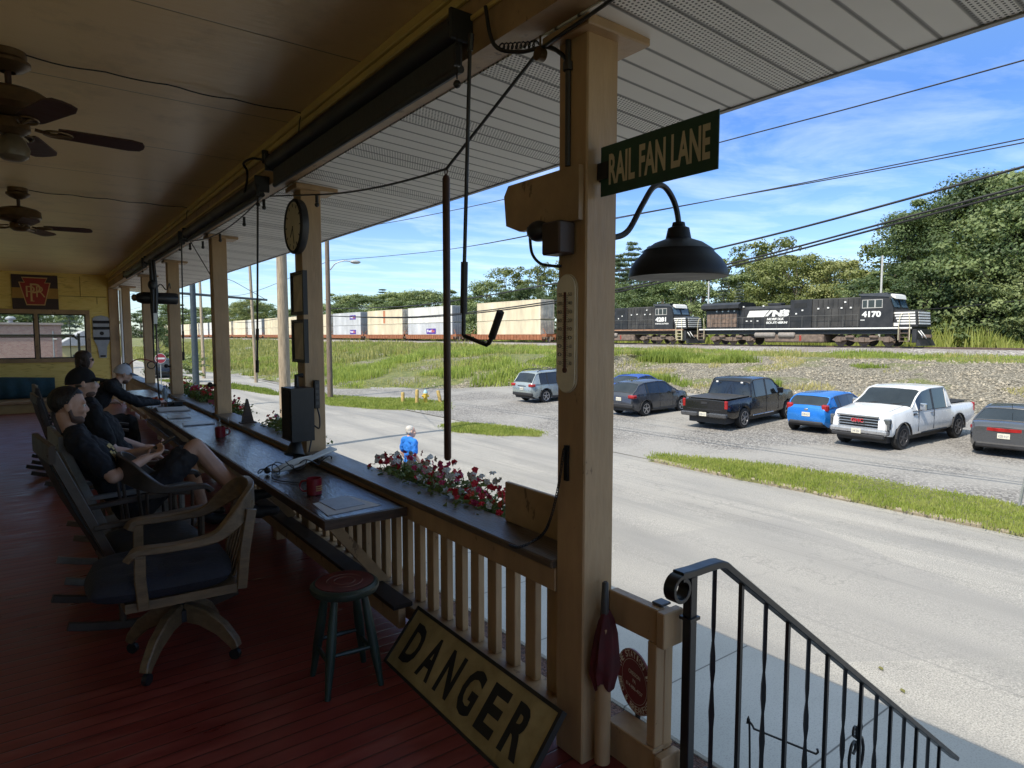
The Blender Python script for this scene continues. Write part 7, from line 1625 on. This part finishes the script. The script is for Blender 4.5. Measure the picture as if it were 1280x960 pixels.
# slim white mast behind the leader
m=MB(); m.cyl((65.5,28.6,-0.2),(65.5,28.6,9.3),0.11,0.09,n=8); single('signal_mast',m,mat('mast_grey',(0.45,0.45,0.43),0.6),'thin pale mast standing behind the leading locomotive','mast',(65.5,28.6,0))
m=MB(); m.cyl((65.5,48.3,-0.2),(65.5,48.3,8.2),0.11,0.09,n=8); single('signal_mast',m,mat('mast_grey',(0.45,0.45,0.43),0.6),'thin pale mast standing behind the second locomotive','mast',(65.5,48.3,0))
# ================================================================ trees
def leaf_mat(name,c0,c1,c2,scale=0.5,tl=0.25):
    m,nt,b=newmat(name); tc=nt.add('ShaderNodeTexCoord'); oi=nt.add('ShaderNodeObjectInfo')
    n=nt.add('ShaderNodeTexNoise'); n.inputs['Scale'].default_value=scale; n.inputs['Detail'].default_value=6; n.inputs['Roughness'].default_value=0.75; nt.link(tc.outputs['Object'],n.inputs[0])
    f=nt.math('ADD',nt.math('MULTIPLY',nt.math('SUBTRACT',oi.outputs['Random'],0.5),0.42),n.outputs['Fac'])
    c=nt.ramp(f,[(0.28,c0),(0.5,c1),(0.74,c2)]); nt.link(c,b.inputs['Base Color']); b.inputs['Roughness'].default_value=0.55; b.inputs['Specular IOR Level'].default_value=0.35
    tr=nt.add('ShaderNodeBsdfTranslucent'); nt.link(nt.mix(0.4,c,(0.26,0.32,0.04)),tr.inputs['Color'])
    ms=nt.add('ShaderNodeMixShader'); ms.inputs[0].default_value=tl; nt.link(b.outputs[0],ms.inputs[1]); nt.link(tr.outputs[0],ms.inputs[2])
    out=nt.n['Material Output']; nt.link(ms.outputs[0],out.inputs['Surface']); return m
LEAF=leaf_mat('leaf_green',(0.045,0.074,0.028),(0.115,0.160,0.056),(0.23,0.275,0.115))
LEAFY=leaf_mat('leaf_olive',(0.062,0.082,0.026),(0.145,0.172,0.050),(0.25,0.265,0.10))
NEEDLE=leaf_mat('needle_green',(0.026,0.052,0.030),(0.056,0.092,0.048),(0.10,0.135,0.068))
SPRU=leaf_mat('spruce_blue',(0.030,0.050,0.040),(0.062,0.088,0.074),(0.11,0.135,0.11))
BARK=mat('bark',(0.15,0.125,0.10),0.9,var=0.35,scale=6,bump=0.4)
def quad_leaf(vs,fs,p,nrm,sz,rng,asp=0.6):
    a=V((rng.gauss(0,1),rng.gauss(0,1),rng.gauss(0,1))).cross(nrm)
    if a.length<1e-3: a=V((1,0,0))
    a.normalize(); b=nrm.cross(a).normalized(); a=a*sz*0.5; b=b*sz*asp*0.5; k=len(vs)
    vs.extend([p-a,p-b*1.0+a*0.1,p+a,p+b*1.0-a*0.1]); fs.append((k,k+1,k+2,k+3))
def tree_proto(kind,seed):
    """unit: real metres at height H; returns (crown mesh, trunk mesh, H)"""
    rng=random.Random(seed); vs=[];fs=[]; tk=MB()
    H={'big':16,'mid':9,'round':12,'loose':17,'pine':18,'spruce':13,'shrub':3}[kind]
    lobes=[]
    if kind in('big','mid','round','shrub'):
        R0={'big':7.0,'mid':4.6,'round':6.0,'shrub':1.8}[kind]; n={'big':120,'mid':64,'round':86,'shrub':24}[kind]
        zb=0.04 if kind in('big','mid') else 0.14
        while len(lobes)<n:
            a=rng.random()*6.283; u=rng.random()**0.55; z=zb+(0.97-zb)*rng.random(); t=(z-zb)/(1-zb)
            rad=R0*math.sqrt(max(0,1-(2*t-0.75)**2/1.62)) if kind!='shrub' else R0*math.sqrt(max(0,1-t*t))
            wob=0.82+0.3*mnoise.noise(V((math.cos(a)*1.6,math.sin(a)*1.6,z*4+seed)))
            sp=1.18 if rng.random()<0.14 else 1.0; lobes.append((V((math.cos(a)*rad*u*wob*sp,math.sin(a)*rad*u*wob*sp,min(z*H*(1.0+(sp-1)*0.35),H*1.03))),R0*((0.14+0.13*rng.random()) if sp==1.0 else 0.09)))
        per={'big':300,'mid':170,'round':190,'shrub':60}[kind]; sz={'big':0.26,'mid':0.25,'round':0.27,'shrub':0.18}[kind]
    elif kind=='loose':
        R0=4.8
        while len(lobes)<52:
            a=rng.random()*6.283; z=0.22+0.75*rng.random(); u=rng.random()**0.5; rad=R0*(0.95-0.85*abs(z-0.55))
            lobes.append((V((math.cos(a)*rad*u,math.sin(a)*rad*u,z*H)),0.6+0.8*rng.random()))
        per=66; sz=0.42
    elif kind=='pine':
        for lv in range(15):
            z=0.22+0.76*lv/14; rad=4.2*(1-((z-0.2)/0.82)**1.5)+0.5; nb=5 if rad>1.5 else 3; a0=rng.random()*6
            for k in range(nb):
                a=a0+k*6.283/nb+rng.random()*0.5; L=rad*(0.65+0.5*rng.random())
                tk.tube([(0,0,z*H),(math.cos(a)*L*0.95,math.sin(a)*L*0.95,z*H+0.25*L)],[0.06,0.02],4)
                for q in (0.45,0.7,0.95): lobes.append((V((math.cos(a)*L*q,math.sin(a)*L*q,z*H+0.22*L*q+rng.gauss(0,0.1))),0.42+0.28*rng.random()))
        per=34; sz=0.44
    elif kind=='spruce':
        for lv in range(20):
            z=0.04+0.95*lv/20; rad=3.1*(1-z)**0.9+0.12; nb=max(4,int(rad*4)); a0=rng.random()*6
            for k in range(nb):
                a=a0+k*6.283/nb; L=rad*(0.8+0.3*rng.random())
                for q in (0.35,0.65,0.95): lobes.append((V((math.cos(a)*L*q,math.sin(a)*L*q,z*H-0.22*L*q)),0.20+0.16*rng.random()+0.15*(1-q)))
        per=16; sz=0.36
    for c,r in lobes:
        k=max(6,int(per*(0.6+0.8*rng.random()))); flat=0.62 if kind in('big','mid','round','loose') else 0.42
        for _ in range(k):
            d=V((rng.gauss(0,1),rng.gauss(0,1),rng.gauss(0,1)))
            if d.length<1e-3: continue
            d.normalize(); rr=r*(0.5+0.6*rng.random())
            p=c+V((d.x*rr*1.2,d.y*rr*1.2,d.z*rr*flat))
            nrm=(d*1.0+V((rng.gauss(0,0.36),rng.gauss(0,0.36),rng.gauss(0,0.3)+0.30))).normalized()
            quad_leaf(vs,fs,p,nrm,sz*(0.6+0.8*rng.random()),rng,0.62 if kind not in('pine','spruce') else 0.3)
    tr={'big':0.38,'mid':0.22,'round':0.3,'loose':0.26,'pine':0.28,'spruce':0.2,'shrub':0.06}[kind]
    tk.tube([(0,0,-0.6),(0.05,0.03,H*0.25),(-0.08,0.1,H*0.5),(0.0,0.0,H*0.88)],[tr,tr*0.8,tr*0.5,tr*0.1],9)
    if kind not in('pine','spruce'):
        for c,r in lobes[::5]:
            z0=max(H*0.15,c.z*0.6); tk.tube([(0,0,z0),(c.x*0.5,c.y*0.5,(z0+c.z)/2+0.05*H*0.2),tuple(c)],[tr*0.3,tr*0.16,0.02],5)
    cm=bpy.data.meshes.new('crown'); cm.from_pydata([tuple(v) for v in vs],[],fs)
    cm.materials.append({'pine':NEEDLE,'spruce':SPRU,'loose':LEAFY,'round':LEAFY}.get(kind,LEAF)); cm.update()
    tm=tk.mesh('trunk',BARK,60); return cm,tm,H
PROTO={}
for kind,n in(('big',3),('mid',4),('round',2),('loose',3),('pine',2),('spruce',2),('shrub',3)):
    PROTO[kind]=[tree_proto(kind,hash((kind,i))%1 +17*i+len(kind)*31) for i in range(n)]
TLAB={'big':'tall dense green tree in the high wood at the right, beyond the track','mid':'bushy green tree in the tree line beyond the track','round':'broad round olive-green tree behind the train','loose':'tall loose-branched olive tree standing above the tree line','pine':'tall dark pine with tiered branches behind the second locomotive','spruce':'blue-green spruce standing in front of the tree line','shrub':'leafy green shrub'}
def tree(kind,x,y,top,label=None,group='trees beyond the railway',wide=1.0,rng=random.Random(4)):
    pr=PROTO[kind]; cm,tm,H=pr[rng.randrange(len(pr))]; z=gz(x,y)
    t=bpy.data.objects.new({'pine':'pine_tree','spruce':'spruce_tree','shrub':'shrub'}.get(kind,'broadleaf_tree'),None); COL.objects.link(t); t.location=(x,y,z); t.rotation_euler=(0,0,rng.random()*6.28)
    s=(top-z)/H; w=s*wide*(0.9+0.3*rng.random()); t.scale=(w,w,s)
    tag(t,label or TLAB[kind],'shrub' if kind=='shrub' else 'tree',group)
    obj('trunk',tm,t); obj('crown',cm,t); return t
TR=[(76.0,21.1,17.2,'big'),(78.0,25.0,17.7,'big'),(80.0,28.9,16.4,'big'),(76.0,30.4,14.9,'big'),(80.0,35.0,15.1,'loose'),(72.0,18.5,15.0,'big'),(76.0,17.0,16.5,'big'),(70.0,20.1,12.8,'mid'),(69.0,22.8,10.4,'mid'),(68.0,25.6,9.3,'mid'),(70.0,29.3,8.9,'mid'),(70.0,31.5,7.8,'mid'),(68.0,20.5,8.0,'mid'),(67.5,16.7,8.3,'mid'),(82.0,38.0,9.7,'mid'),(80.0,40.9,11.3,'round'),(78.0,44.3,11.9,'round'),(80.0,48.7,12.1,'round'),(95.0,57.0,17.9,'loose'),(92.0,59.9,16.8,'loose'),(88.0,61.2,15.8,'loose'),(74.0,49.8,9.0,'spruce'),(76.0,53.6,10.4,'spruce'),(84.0,62.9,13.4,'mid'),(88.0,70.8,15.7,'mid'),(90.0,78.7,17.7,'pine'),(92.0,85.4,19.3,'pine'),(86.0,82.8,16.3,'pine'),(74.0,62.4,9.5,'mid'),(73.0,66.9,9.4,'mid'),(74.0,57.5,9.2,'mid'),(88.0,89.9,16.9,'mid'),(86.0,94.6,17.5,'loose'),(88.0,103.7,17.9,'loose'),(84.0,104.1,16.8,'loose'),(90.0,117.9,17.6,'loose'),(86.0,118.0,17.7,'loose'),(80.0,117.0,13.4,'mid'),(74.0,85.5,11.0,'mid'),(74.0,94.5,10.7,'mid'),(72.0,100.7,10.4,'mid'),(90.0,138.1,12.1,'mid'),(84.0,135.4,10.9,'mid'),(92.0,157.6,13.6,'mid'),(84.0,153.2,13.5,'mid'),(92.0,177.9,13.7,'mid'),(84.0,171.4,14.0,'mid'),(95.0,201.1,18.1,'spruce'),(84.0,187.0,13.3,'mid'),(90.0,211.6,15.5,'mid'),(84.0,208.9,14.9,'mid'),(92.0,241.8,13.7,'mid'),(80.0,223.3,11.5,'mid'),(84.0,252.3,11.4,'mid'),(80.0,264.6,12.3,'mid'),(84.0,301.1,15.8,'mid'),(70.0,270.9,16.1,'round'),(74.0,305.1,16.4,'round'),(74.0,335.9,14.5,'mid'),(70.0,357.5,15.9,'mid'),(66.0,370.6,15.5,'mid'),(60.0,392.0,18.4,'mid'),(66.0,441.7,16.8,'mid'),(72.0,445.6,14.8,'mid'),(50.0,430.7,17.0,'mid'),
 (86,45,11.0,'mid'),(84,52,11.5,'mid'),(82,56,10.5,'mid'),(86,74,12.5,'mid'),(80,77,10.5,'mid'),(82,110,11.5,'mid'),(78,126,10,'mid'),(80,145,10.5,'mid'),(80,163,11,'mid'),(80,180,11,'mid'),(80,197,11.5,'mid'),(78,240,11,'mid'),(76,282,13,'mid'),(86,33.5,11.5,'mid'),(86,24,15.5,'mid'),(84,20,15.0,'mid')]
for x,y,tp,k in TR:
    wide=1.0
    if k=='mid' and y>130: wide=1.5
    if k=='spruce' and y>130: wide=2.0
    tree(k,x,y,tp,wide=wide)
# nearer shrubs at the far left of the street
tree('mid',9.5,70.0,3.3,'leafy green tree on the near side of the street before the brick building',None,0.7)
tree('shrub',10.5,57.0,0.2,'green shrub at the foot of the far street bank',None,1.3)
tree('spruce',2.2,62,5.5,'pale conifer seen through the far window','trees seen through the far window')
tree('mid',-2.5,75,7.0,'green tree seen through the far window behind the brick building','trees seen through the far window'); tree('mid',1.4,85,6.5,'green tree seen through the far window right of the brick building','trees seen through the far window')
# ================================================================ grass and weeds
def grass_mat(name,c0,c1,c2,sc=1.2):
    m=leaf_mat(name,c0,c1,c2,sc,0.45); return m
GRN=grass_mat('lawn_grass',(0.16,0.215,0.04),(0.27,0.33,0.065),(0.40,0.42,0.13)); WEED=grass_mat('tall_weeds',(0.19,0.26,0.05),(0.38,0.45,0.10),(0.56,0.56,0.20),0.6); DRY=grass_mat('dry_grass',(0.22,0.235,0.07),(0.40,0.38,0.14),(0.55,0.48,0.23),0.5)
def blades(mb,x,y,z,h,w,rng,lean=0.35):
    a=rng.random()*6.283; c,s=math.cos(a),math.sin(a); l=h*lean*(rng.random()*2-0.6); b=rng.random()*6.283; dx,dy=math.cos(b)*l,math.sin(b)*l
    o=len(mb.v); mb.v.extend([(x-c*w,y-s*w,z),(x+c*w,y+s*w,z),(x+dx*0.4+c*w*0.7,y+dy*0.4+s*w*0.7,z+h*0.6),(x+dx*0.4-c*w*0.7,y+dy*0.4-s*w*0.7,z+h*0.6),(x+dx,y+dy,z+h)])
    mb.f.append((o,o+1,o+2,o+3)); mb.f.append((o+3,o+2,o+4)); mb.m.extend([mb.cur]*2)
def grass_area(name,inside,box,n,h,w,mtl,seed,z=None,clump=None,jit=0.0):
    rng=random.Random(seed); mb=MB(); x0,x1,y0,y1=box; k=0; tries=0
    while k<n and tries<n*12:
        tries+=1; x=x0+(x1-x0)*rng.random(); y=y0+(y1-y0)*rng.random()
        if not inside(x,y): continue
        if clump is not None and 1.3*mnoise.noise(V((x*0.16,y*0.16,seed)))+0.7*mnoise.noise(V((x*0.5,y*0.5,seed)))<clump+(rng.random()-0.5)*0.35: continue
        if jit: x+=rng.gauss(0,jit); y+=rng.gauss(0,jit)
        hh=h*(0.5+0.8*rng.random())*max(0.35,0.85+1.1*mnoise.noise(V((x*0.22,y*0.22,seed+40)))); blades(mb,x,y,(gz(x,y) if z is None else z)-0.02,hh,w*(0.7+0.6*rng.random()),rng); k+=1
    o=obj(name,mb.mesh(name,mtl,None,False)); o['kind']='stuff'; return o
def mound(name,pts,z,h,mtl):
    """low earth mound under a grass strip: outline polygon, domed"""
    m=MB(); c=V((sum(p[0] for p in pts)/len(pts),sum(p[1] for p in pts)/len(pts),0)); n=len(pts); rings=[(1.0,-0.03),(0.97,h*0.55),(0.85,h),(0.4,h*1.1)]
    vs=[(c.x+(p[0]-c.x)*r,c.y+(p[1]-c.y)*r,z+dz) for r,dz in rings for p in pts]; vs.append((c.x,c.y,z+h*1.1))
    fs=[(k*n+i,k*n+(i+1)%n,(k+1)*n+(i+1)%n,(k+1)*n+i) for k in range(len(rings)-1) for i in range(n)]+[(3*n+i,3*n+(i+1)%n,4*n) for i in range(n)]
    m.add(vs,fs); o=struct(name,m,mtl,smooth=60); return o
SOILG=mat('verge_soil',(0.13,0.155,0.045),0.95,var=0.45,scale=5,bump=0.5,hue=(0.15,0.14,0.06))
def inpoly(P):
    def f(x,y):
        r=False; j=len(P)-1
        for i in range(len(P)):
            if (P[i][1]>y)!=(P[j][1]>y) and x<(P[j][0]-P[i][0])*(y-P[i][1])/(P[j][1]-P[i][1])+P[i][0]: r=not r
            j=i
        return r
    return f
def densify(P,k=5,j=0.12,seed=1):
    rng=random.Random(seed); out=[]
    for i in range(len(P)):
        a,b=P[i],P[(i+1)%len(P)]
        for q in range(k): t=q/k; out.append((a[0]+(b[0]-a[0])*t+rng.uniform(-j,j),a[1]+(b[1]-a[1])*t+rng.uniform(-j,j)))
    return out
STRIPS=[([(14.68,13.0),(15.6,13.2),(16.6,10.6),(17.35,7.4),(17.1,4.3),(17.2,-14),(15.2,-14),(14.88,3.8),(14.74,9.0)],56000,0.10,0.012),
 ([(12.7,33.5),(14.0,30.2),(16.3,27.6),(17.2,28.4),(18.6,31.4),(17.0,35.0),(15.2,39.0),(14.4,42),(13.2,42.5),(12.5,38)],16000,0.13,0.02),
 ([(13.0,21.6),(13.9,19.6),(15.1,18.5),(15.8,19.3),(15.4,21.0),(14.6,23.3),(13.6,23.2)],9000,0.09,0.014),
 ([(11.4,47.2),(12.0,41.0),(12.5,41.0),(12.9,46.3),(12.0,52),(9.8,52),(9.0,61),(8.2,61),(9.4,51)],6000,0.14,0.03)]
for i,(P,n,h,w) in enumerate(STRIPS):
    PD=densify(P,5,0.10,i); mound('verge',PD,-2.11,0.03 if i else 0.10,SOILG)
    grass_area('grass',inpoly(PD),(min(p[0] for p in P),max(p[0] for p in P),min(p[1] for p in P),max(p[1] for p in P)),n,h,w,GRN,20+i,-2.06 if i else -2.01,None,0.14)
# broken kerb stones along the near strip
KERB=mat('old_kerb',(0.24,0.21,0.155),0.9,var=0.3,scale=4,bump=0.4)
rng=random.Random(8); y=12.7; k=0
for L,gap,dz in((1.3,0.12,0),(1.25,0.5,-0.01),(1.5,0.2,0.0),(0.9,0.9,-0.02),(1.6,0.25,-0.01),(1.4,0.7,-0.02),(1.6,0.4,-0.01)):
    x=14.80+0.015*(12.7-y)*0.8+rng.uniform(-0.03,0.03); m=MB(); m.box((x+0.05,y-L/2,-2.092+dz),(0.16,L,0.16),rot=(rng.uniform(-0.02,0.02),rng.uniform(-0.12,0.05),rng.uniform(-0.03,0.03)),ch=0.03)
    single('kerb_stone',m,KERB,'weathered kerb stone half sunk in the grass strip by the road','kerb stone',(x,y-L/2,-2.06),'kerb stones along the grass strip'); y-=L+gap
# weeds on the bank
def bank(xmin,xmax): return lambda x,y: toe(y)+0.2<x<xmax and x>xmin
grass_area('tall_weeds',lambda x,y: toe(y)+0.2<x<46 and (y>42 or (y>34 and x<44)) and (x-toe(y))<26,(12,46,36,92),40000,0.46,0.03,WEED,31,None,0.10)
grass_area('tall_weeds',lambda x,y: toe(y)+0.3<x<43 and 18<y<40 and mnoise.noise(V((x*0.12,y*0.10,7)))>0.02-(y-24)*0.014,(28,43,18,40),15000,0.55,0.028,WEED,32,None,0.0)
grass_area('dry_grass',lambda x,y: toe(y)+0.2<x<48,(12,46,60,180),26000,0.7,0.06,DRY,33,None,-0.2)
grass_area('crest_grass',lambda x,y: 46.5<x<54.2,(46.5,54.2,5,120),30000,0.28,0.03,WEED,34,None,-0.15)
grass_area('crest_grass',lambda x,y: 46<x<54,(46,54,5,120),12000,0.40,0.03,DRY,35,None,0.0)
grass_area('dry_grass',lambda x,y: toe(y)+0.1<x<46 and y>30,(12,46,32,95),12000,0.40,0.03,DRY,41,None,0.05)
grass_area('bank_tufts',lambda x,y: toe(y)-0.2<x<46 and mnoise.noise(V((x*0.3,y*0.3,3)))>0.22,(31,46,2,34),5000,0.28,0.022,DRY,36,None,None)
grass_area('trackside_weeds',lambda x,y: True,(63.6,67.5,6,120),16000,1.9,0.07,GRN,37,None,-0.3)
# stones scattered on the bank
rng=random.Random(12); m=MB()
for k in range(5200):
    y=rng.uniform(1,40); x=rng.uniform(toe(y)-0.6,47); s=0.035+0.08*rng.random()**2
    a=[V((rng.gauss(0,1),rng.gauss(0,1),rng.gauss(0,0.7))).normalized()*s*(0.7+0.6*rng.random()) for _ in range(5)]
    c=V((x,y,gz(x,y)+0.02)); o=len(m.v); up=c+V((0,0,s*0.9)); m.v.extend([tuple(c+V((s*math.cos(q*1.2566)*(0.7+0.5*rng.random()),s*math.sin(q*1.2566)*(0.7+0.5*rng.random()),-0.03))) for q in range(5)]+[tuple(up+V((rng.uniform(-.4,.4)*s,rng.uniform(-.4,.4)*s,0)))])
    for q in range(5): m.f.append((o+q,o+(q+1)%5,o+5)); m.m.append(0)
o=obj('rubble',m.mesh('rubble',mat('bank_stone',(0.27,0.24,0.185),0.9,var=0.5,scale=3.0),None,False)); o['kind']='stuff'
# mulch bits and low plants by the foundation
# ================================================================ flower boxes
FLR=mat('flower_red',(0.50,0.015,0.03),0.6,var=0.3,scale=25); FLP=mat('flower_pink',(0.45,0.03,0.11),0.6,var=0.3,scale=25); FLW=mat('flower_white',(0.62,0.63,0.62),0.6,var=0.15,scale=25); FLO=mat('flower_coral',(0.50,0.07,0.035),0.6,var=0.3,scale=25)
BOXL=leaf_mat('impatiens_leaf',(0.045,0.08,0.02),(0.10,0.155,0.04),(0.19,0.23,0.075),9)
def flower_box(y0,y1,label,seed,nf,red=0.55,boxm=None,hmax=0.26,x0=1.86,x1=2.03,zt=0.74,group='flower boxes outside the railing'):
    rng=random.Random(seed); t=thing('flower_box',label,'flower box',(1.95,(y0+y1)/2,0.6),group=group)
    m=MB(); zb=zt-0.17; m.bb((x0,y0,zb),(x0+0.018,y1,zt)); m.bb((x1-0.018,y0,zb),(x1,y1,zt)); m.bb((x0+0.0181,y0,zb),(x1-0.0181,y0+0.018,zt)); m.bb((x0+0.0181,y1-0.018,zb),(x1-0.0181,y1,zt)); m.bb((x0+0.0181,y0+0.0181,zb),(x1-0.0181,y1-0.0181,zt-0.02)); part('box',m,boxm or mat('planter_brown',(0.05,0.045,0.045),0.7,var=0.3),t)
    m=MB(); vs=[];fs=[]
    n=int((y1-y0)*1700)
    for k in range(n):
        y=rng.uniform(y0,y1); x=rng.uniform(x0-0.05,x1+0.05); e=1-abs((y-(y0+y1)/2)/((y1-y0)/2))**3; z=zt-0.03+rng.random()*hmax*0.85*(0.35+0.65*e)*(0.8+0.4*mnoise.noise(V((y*5,x*5,seed))))
        quad_leaf(m.v if False else vs,fs,V((x+0.04*rng.gauss(0,1),y,z)),V((rng.gauss(0,0.6)-0.3,rng.gauss(0,0.6),0.8)).normalized(),0.042*(0.6+0.7*rng.random()),rng,0.55)
    m.add(vs,fs); 
    for k in range(int((y1-y0)*26)):
        y=rng.uniform(y0,y1); x=rng.uniform(x0+0.02,x1-0.02); m.tube([(x,y,zt-0.03),(x+rng.gauss(0,0.02),y+rng.gauss(0,0.03),zt+hmax*0.5*rng.random()+0.05)],0.003,4)
    o=part('plants',m,BOXL,t,smooth=None,recalc=False); o['kind']='stuff'
    kinds=[[],[],[],[]]
    for k in range(nf):
        y=rng.uniform(y0+0.02,y1-0.02); x=rng.uniform(x0-0.04,x1+0.04); z=zt+hmax*(0.25+0.70*rng.random()*(1-abs((y-(y0+y1)/2)/((y1-y0)/2))**3*0.5))
        f=(y-y0)/(y1-y0); u=rng.random(); i=0 if u<red*0.6 else (1 if u<red else 2)
        if f<0.2 and u>0.6: i=3
        kinds[i].append((x,y,z))
    for i,(mm,pts) in enumerate(zip((FLR,FLP,FLW,FLO),kinds)):
        if not pts: continue
        m=MB()
        for p in pts:
            nrm=V((rng.gauss(-0.5,0.5),rng.gauss(-0.4,0.5),rng.gauss(0.4,0.4))).normalized(); a=nrm.orthogonal().normalized(); b=nrm.cross(a)
            for q in range(5):
                an=q*1.2566; d=a*math.cos(an)+b*math.sin(an); e=a*math.cos(an+1.57)+b*math.sin(an+1.57); r=0.021*(0.8+0.4*rng.random()); P=V(p); m.add([P,P+d*r*0.6+e*r*0.5+nrm*0.004,P+d*r*1.05-nrm*0.004,P+d*r*0.6-e*r*0.5+nrm*0.004],[(0,1,2,3)])
        o=part('blossoms',m,mm,t,smooth=None,recalc=False); o['kind']='stuff'
flower_box(2.55,4.15,'long dark box of red, pink and white flowers right of the clock post',3,200,hmax=0.19)
flower_box(5.6,6.75,'flower box with red and white blossoms left of the loudspeaker',5,60)
flower_box(8.15,9.0,'flower box of coral and pink flowers right of the red box',9,46,red=0.95,hmax=0.2)
flower_box(9.45,10.6,'dark red flower box full of red blossoms by the fourth post',6,90,red=1.0,boxm=mat('red_planter',(0.16,0.012,0.02),0.5,var=0.15),hmax=0.16,zt=0.82)
flower_box(11.4,12.8,'farthest flower box with pale blossoms beside the leaning man',8,50,red=0.5,hmax=0.25)
m=MB(); rng=random.Random(2); vs=[];fs=[]
for k in range(500):
    x=2.2+rng.gauss(0,0.25); y=1.7+rng.gauss(0,0.3); quad_leaf(vs,fs,V((x,y,-2.08+abs(rng.gauss(0,0.22)))),V((rng.gauss(0,0.5),rng.gauss(0,0.5),0.8)).normalized(),0.09,rng,0.5)
m.add(vs,fs); single('garden_plant',m,BOXL,'low green plant in the mulch bed under the iron handrail','plant',(2.2,1.7,-2.1),smooth=None,recalc=False)
# ================================================================ camera, sky, sun
cam=bpy.data.cameras.new('camera'); co=bpy.data.objects.new('camera',cam); COL.objects.link(co); scene.camera=co
cam.sensor_width=36; cam.lens=800/1280*36; cam.clip_end=4000; cam.clip_start=0.05
yaw=math.atan(595/800); pit=math.atan(61/800)
co.location=(0,0,1.7); co.rotation_euler=(PI/2-pit,0,-yaw)
sv=V((-0.81,-0.12,1.0)).normalized()
sun=bpy.data.lights.new('sun','SUN'); so=bpy.data.objects.new('sun',sun); COL.objects.link(so)
sun.energy=SUN; sun.angle=R(0.55); sun.color=(1.0,0.915,0.78)
so.rotation_euler=sv.to_track_quat('Z','Y').to_euler(); so.location=(-20,0,30)
nt=NT(world); nt.n.clear()
sky=nt.add('ShaderNodeTexSky'); sky.sky_type='NISHITA'; sky.sun_disc=False
sky.sun_elevation=math.asin(sv.z); sky.sun_rotation=math.atan2(sv.x,sv.y)
sky.air_density=1.0; sky.dust_density=0.6; sky.ozone_density=1.6; sky.altitude=600
tc=nt.add('ShaderNodeTexCoord'); sep=nt.add('ShaderNodeSeparateXYZ'); nt.link(tc.outputs['Generated'],sep.inputs[0])
# thin cirrus: noise on the direction projected on a high plane
zz=nt.math('MAXIMUM',sep.outputs[2],0.03)
cmb=nt.add('ShaderNodeCombineXYZ'); nt.link(nt.math('DIVIDE',sep.outputs[0],zz),cmb.inputs[0]); nt.link(nt.math('DIVIDE',sep.outputs[1],zz),cmb.inputs[1])
mp=nt.add('ShaderNodeMapping'); mp.inputs['Scale'].default_value=(0.55,0.85,1); mp.inputs['Rotation'].default_value=(0,0,0.9); nt.link(cmb.outputs[0],mp.inputs[0])
n=nt.add('ShaderNodeTexNoise'); n.inputs['Scale'].default_value=1.3; n.inputs['Detail'].default_value=9; n.inputs['Roughness'].default_value=0.62; n.inputs['Distortion'].default_value=0.35; nt.link(mp.outputs[0],n.inputs[0])
cl=nt.ramp(n.outputs['Fac'],[(0.44,0.0),(0.64,0.20),(0.9,0.45)])
# visible low sky dimmed and bluer; unseen zenith brightened as added fill light
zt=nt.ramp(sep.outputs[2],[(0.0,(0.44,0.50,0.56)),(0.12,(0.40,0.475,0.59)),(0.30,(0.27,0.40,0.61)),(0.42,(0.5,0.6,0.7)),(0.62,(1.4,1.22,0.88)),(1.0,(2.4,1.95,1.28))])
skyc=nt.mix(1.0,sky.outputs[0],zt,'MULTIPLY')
fade=nt.ramp(sep.outputs[2],[(0.02,0.35),(0.12,1.0),(0.7,0.8)])
fac=nt.math('MULTIPLY',cl,fade)
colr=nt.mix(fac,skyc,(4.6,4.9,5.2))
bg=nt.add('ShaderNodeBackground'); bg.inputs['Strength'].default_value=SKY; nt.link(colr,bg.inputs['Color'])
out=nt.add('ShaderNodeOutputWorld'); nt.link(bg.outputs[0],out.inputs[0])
vs=scene.view_settings; vs.view_transform='Standard'; vs.look='None'; vs.exposure=EXPO; vs.gamma=1; vs.use_curve_mapping=False
scene.cycles.max_bounces=10; scene.cycles.diffuse_bounces=6; scene.cycles.glossy_bounces=4; scene.cycles.transparent_max_bounces=8
scene.cycles.sample_clamp_indirect=6; scene.cycles.caustics_reflective=False; scene.cycles.caustics_refractive=False
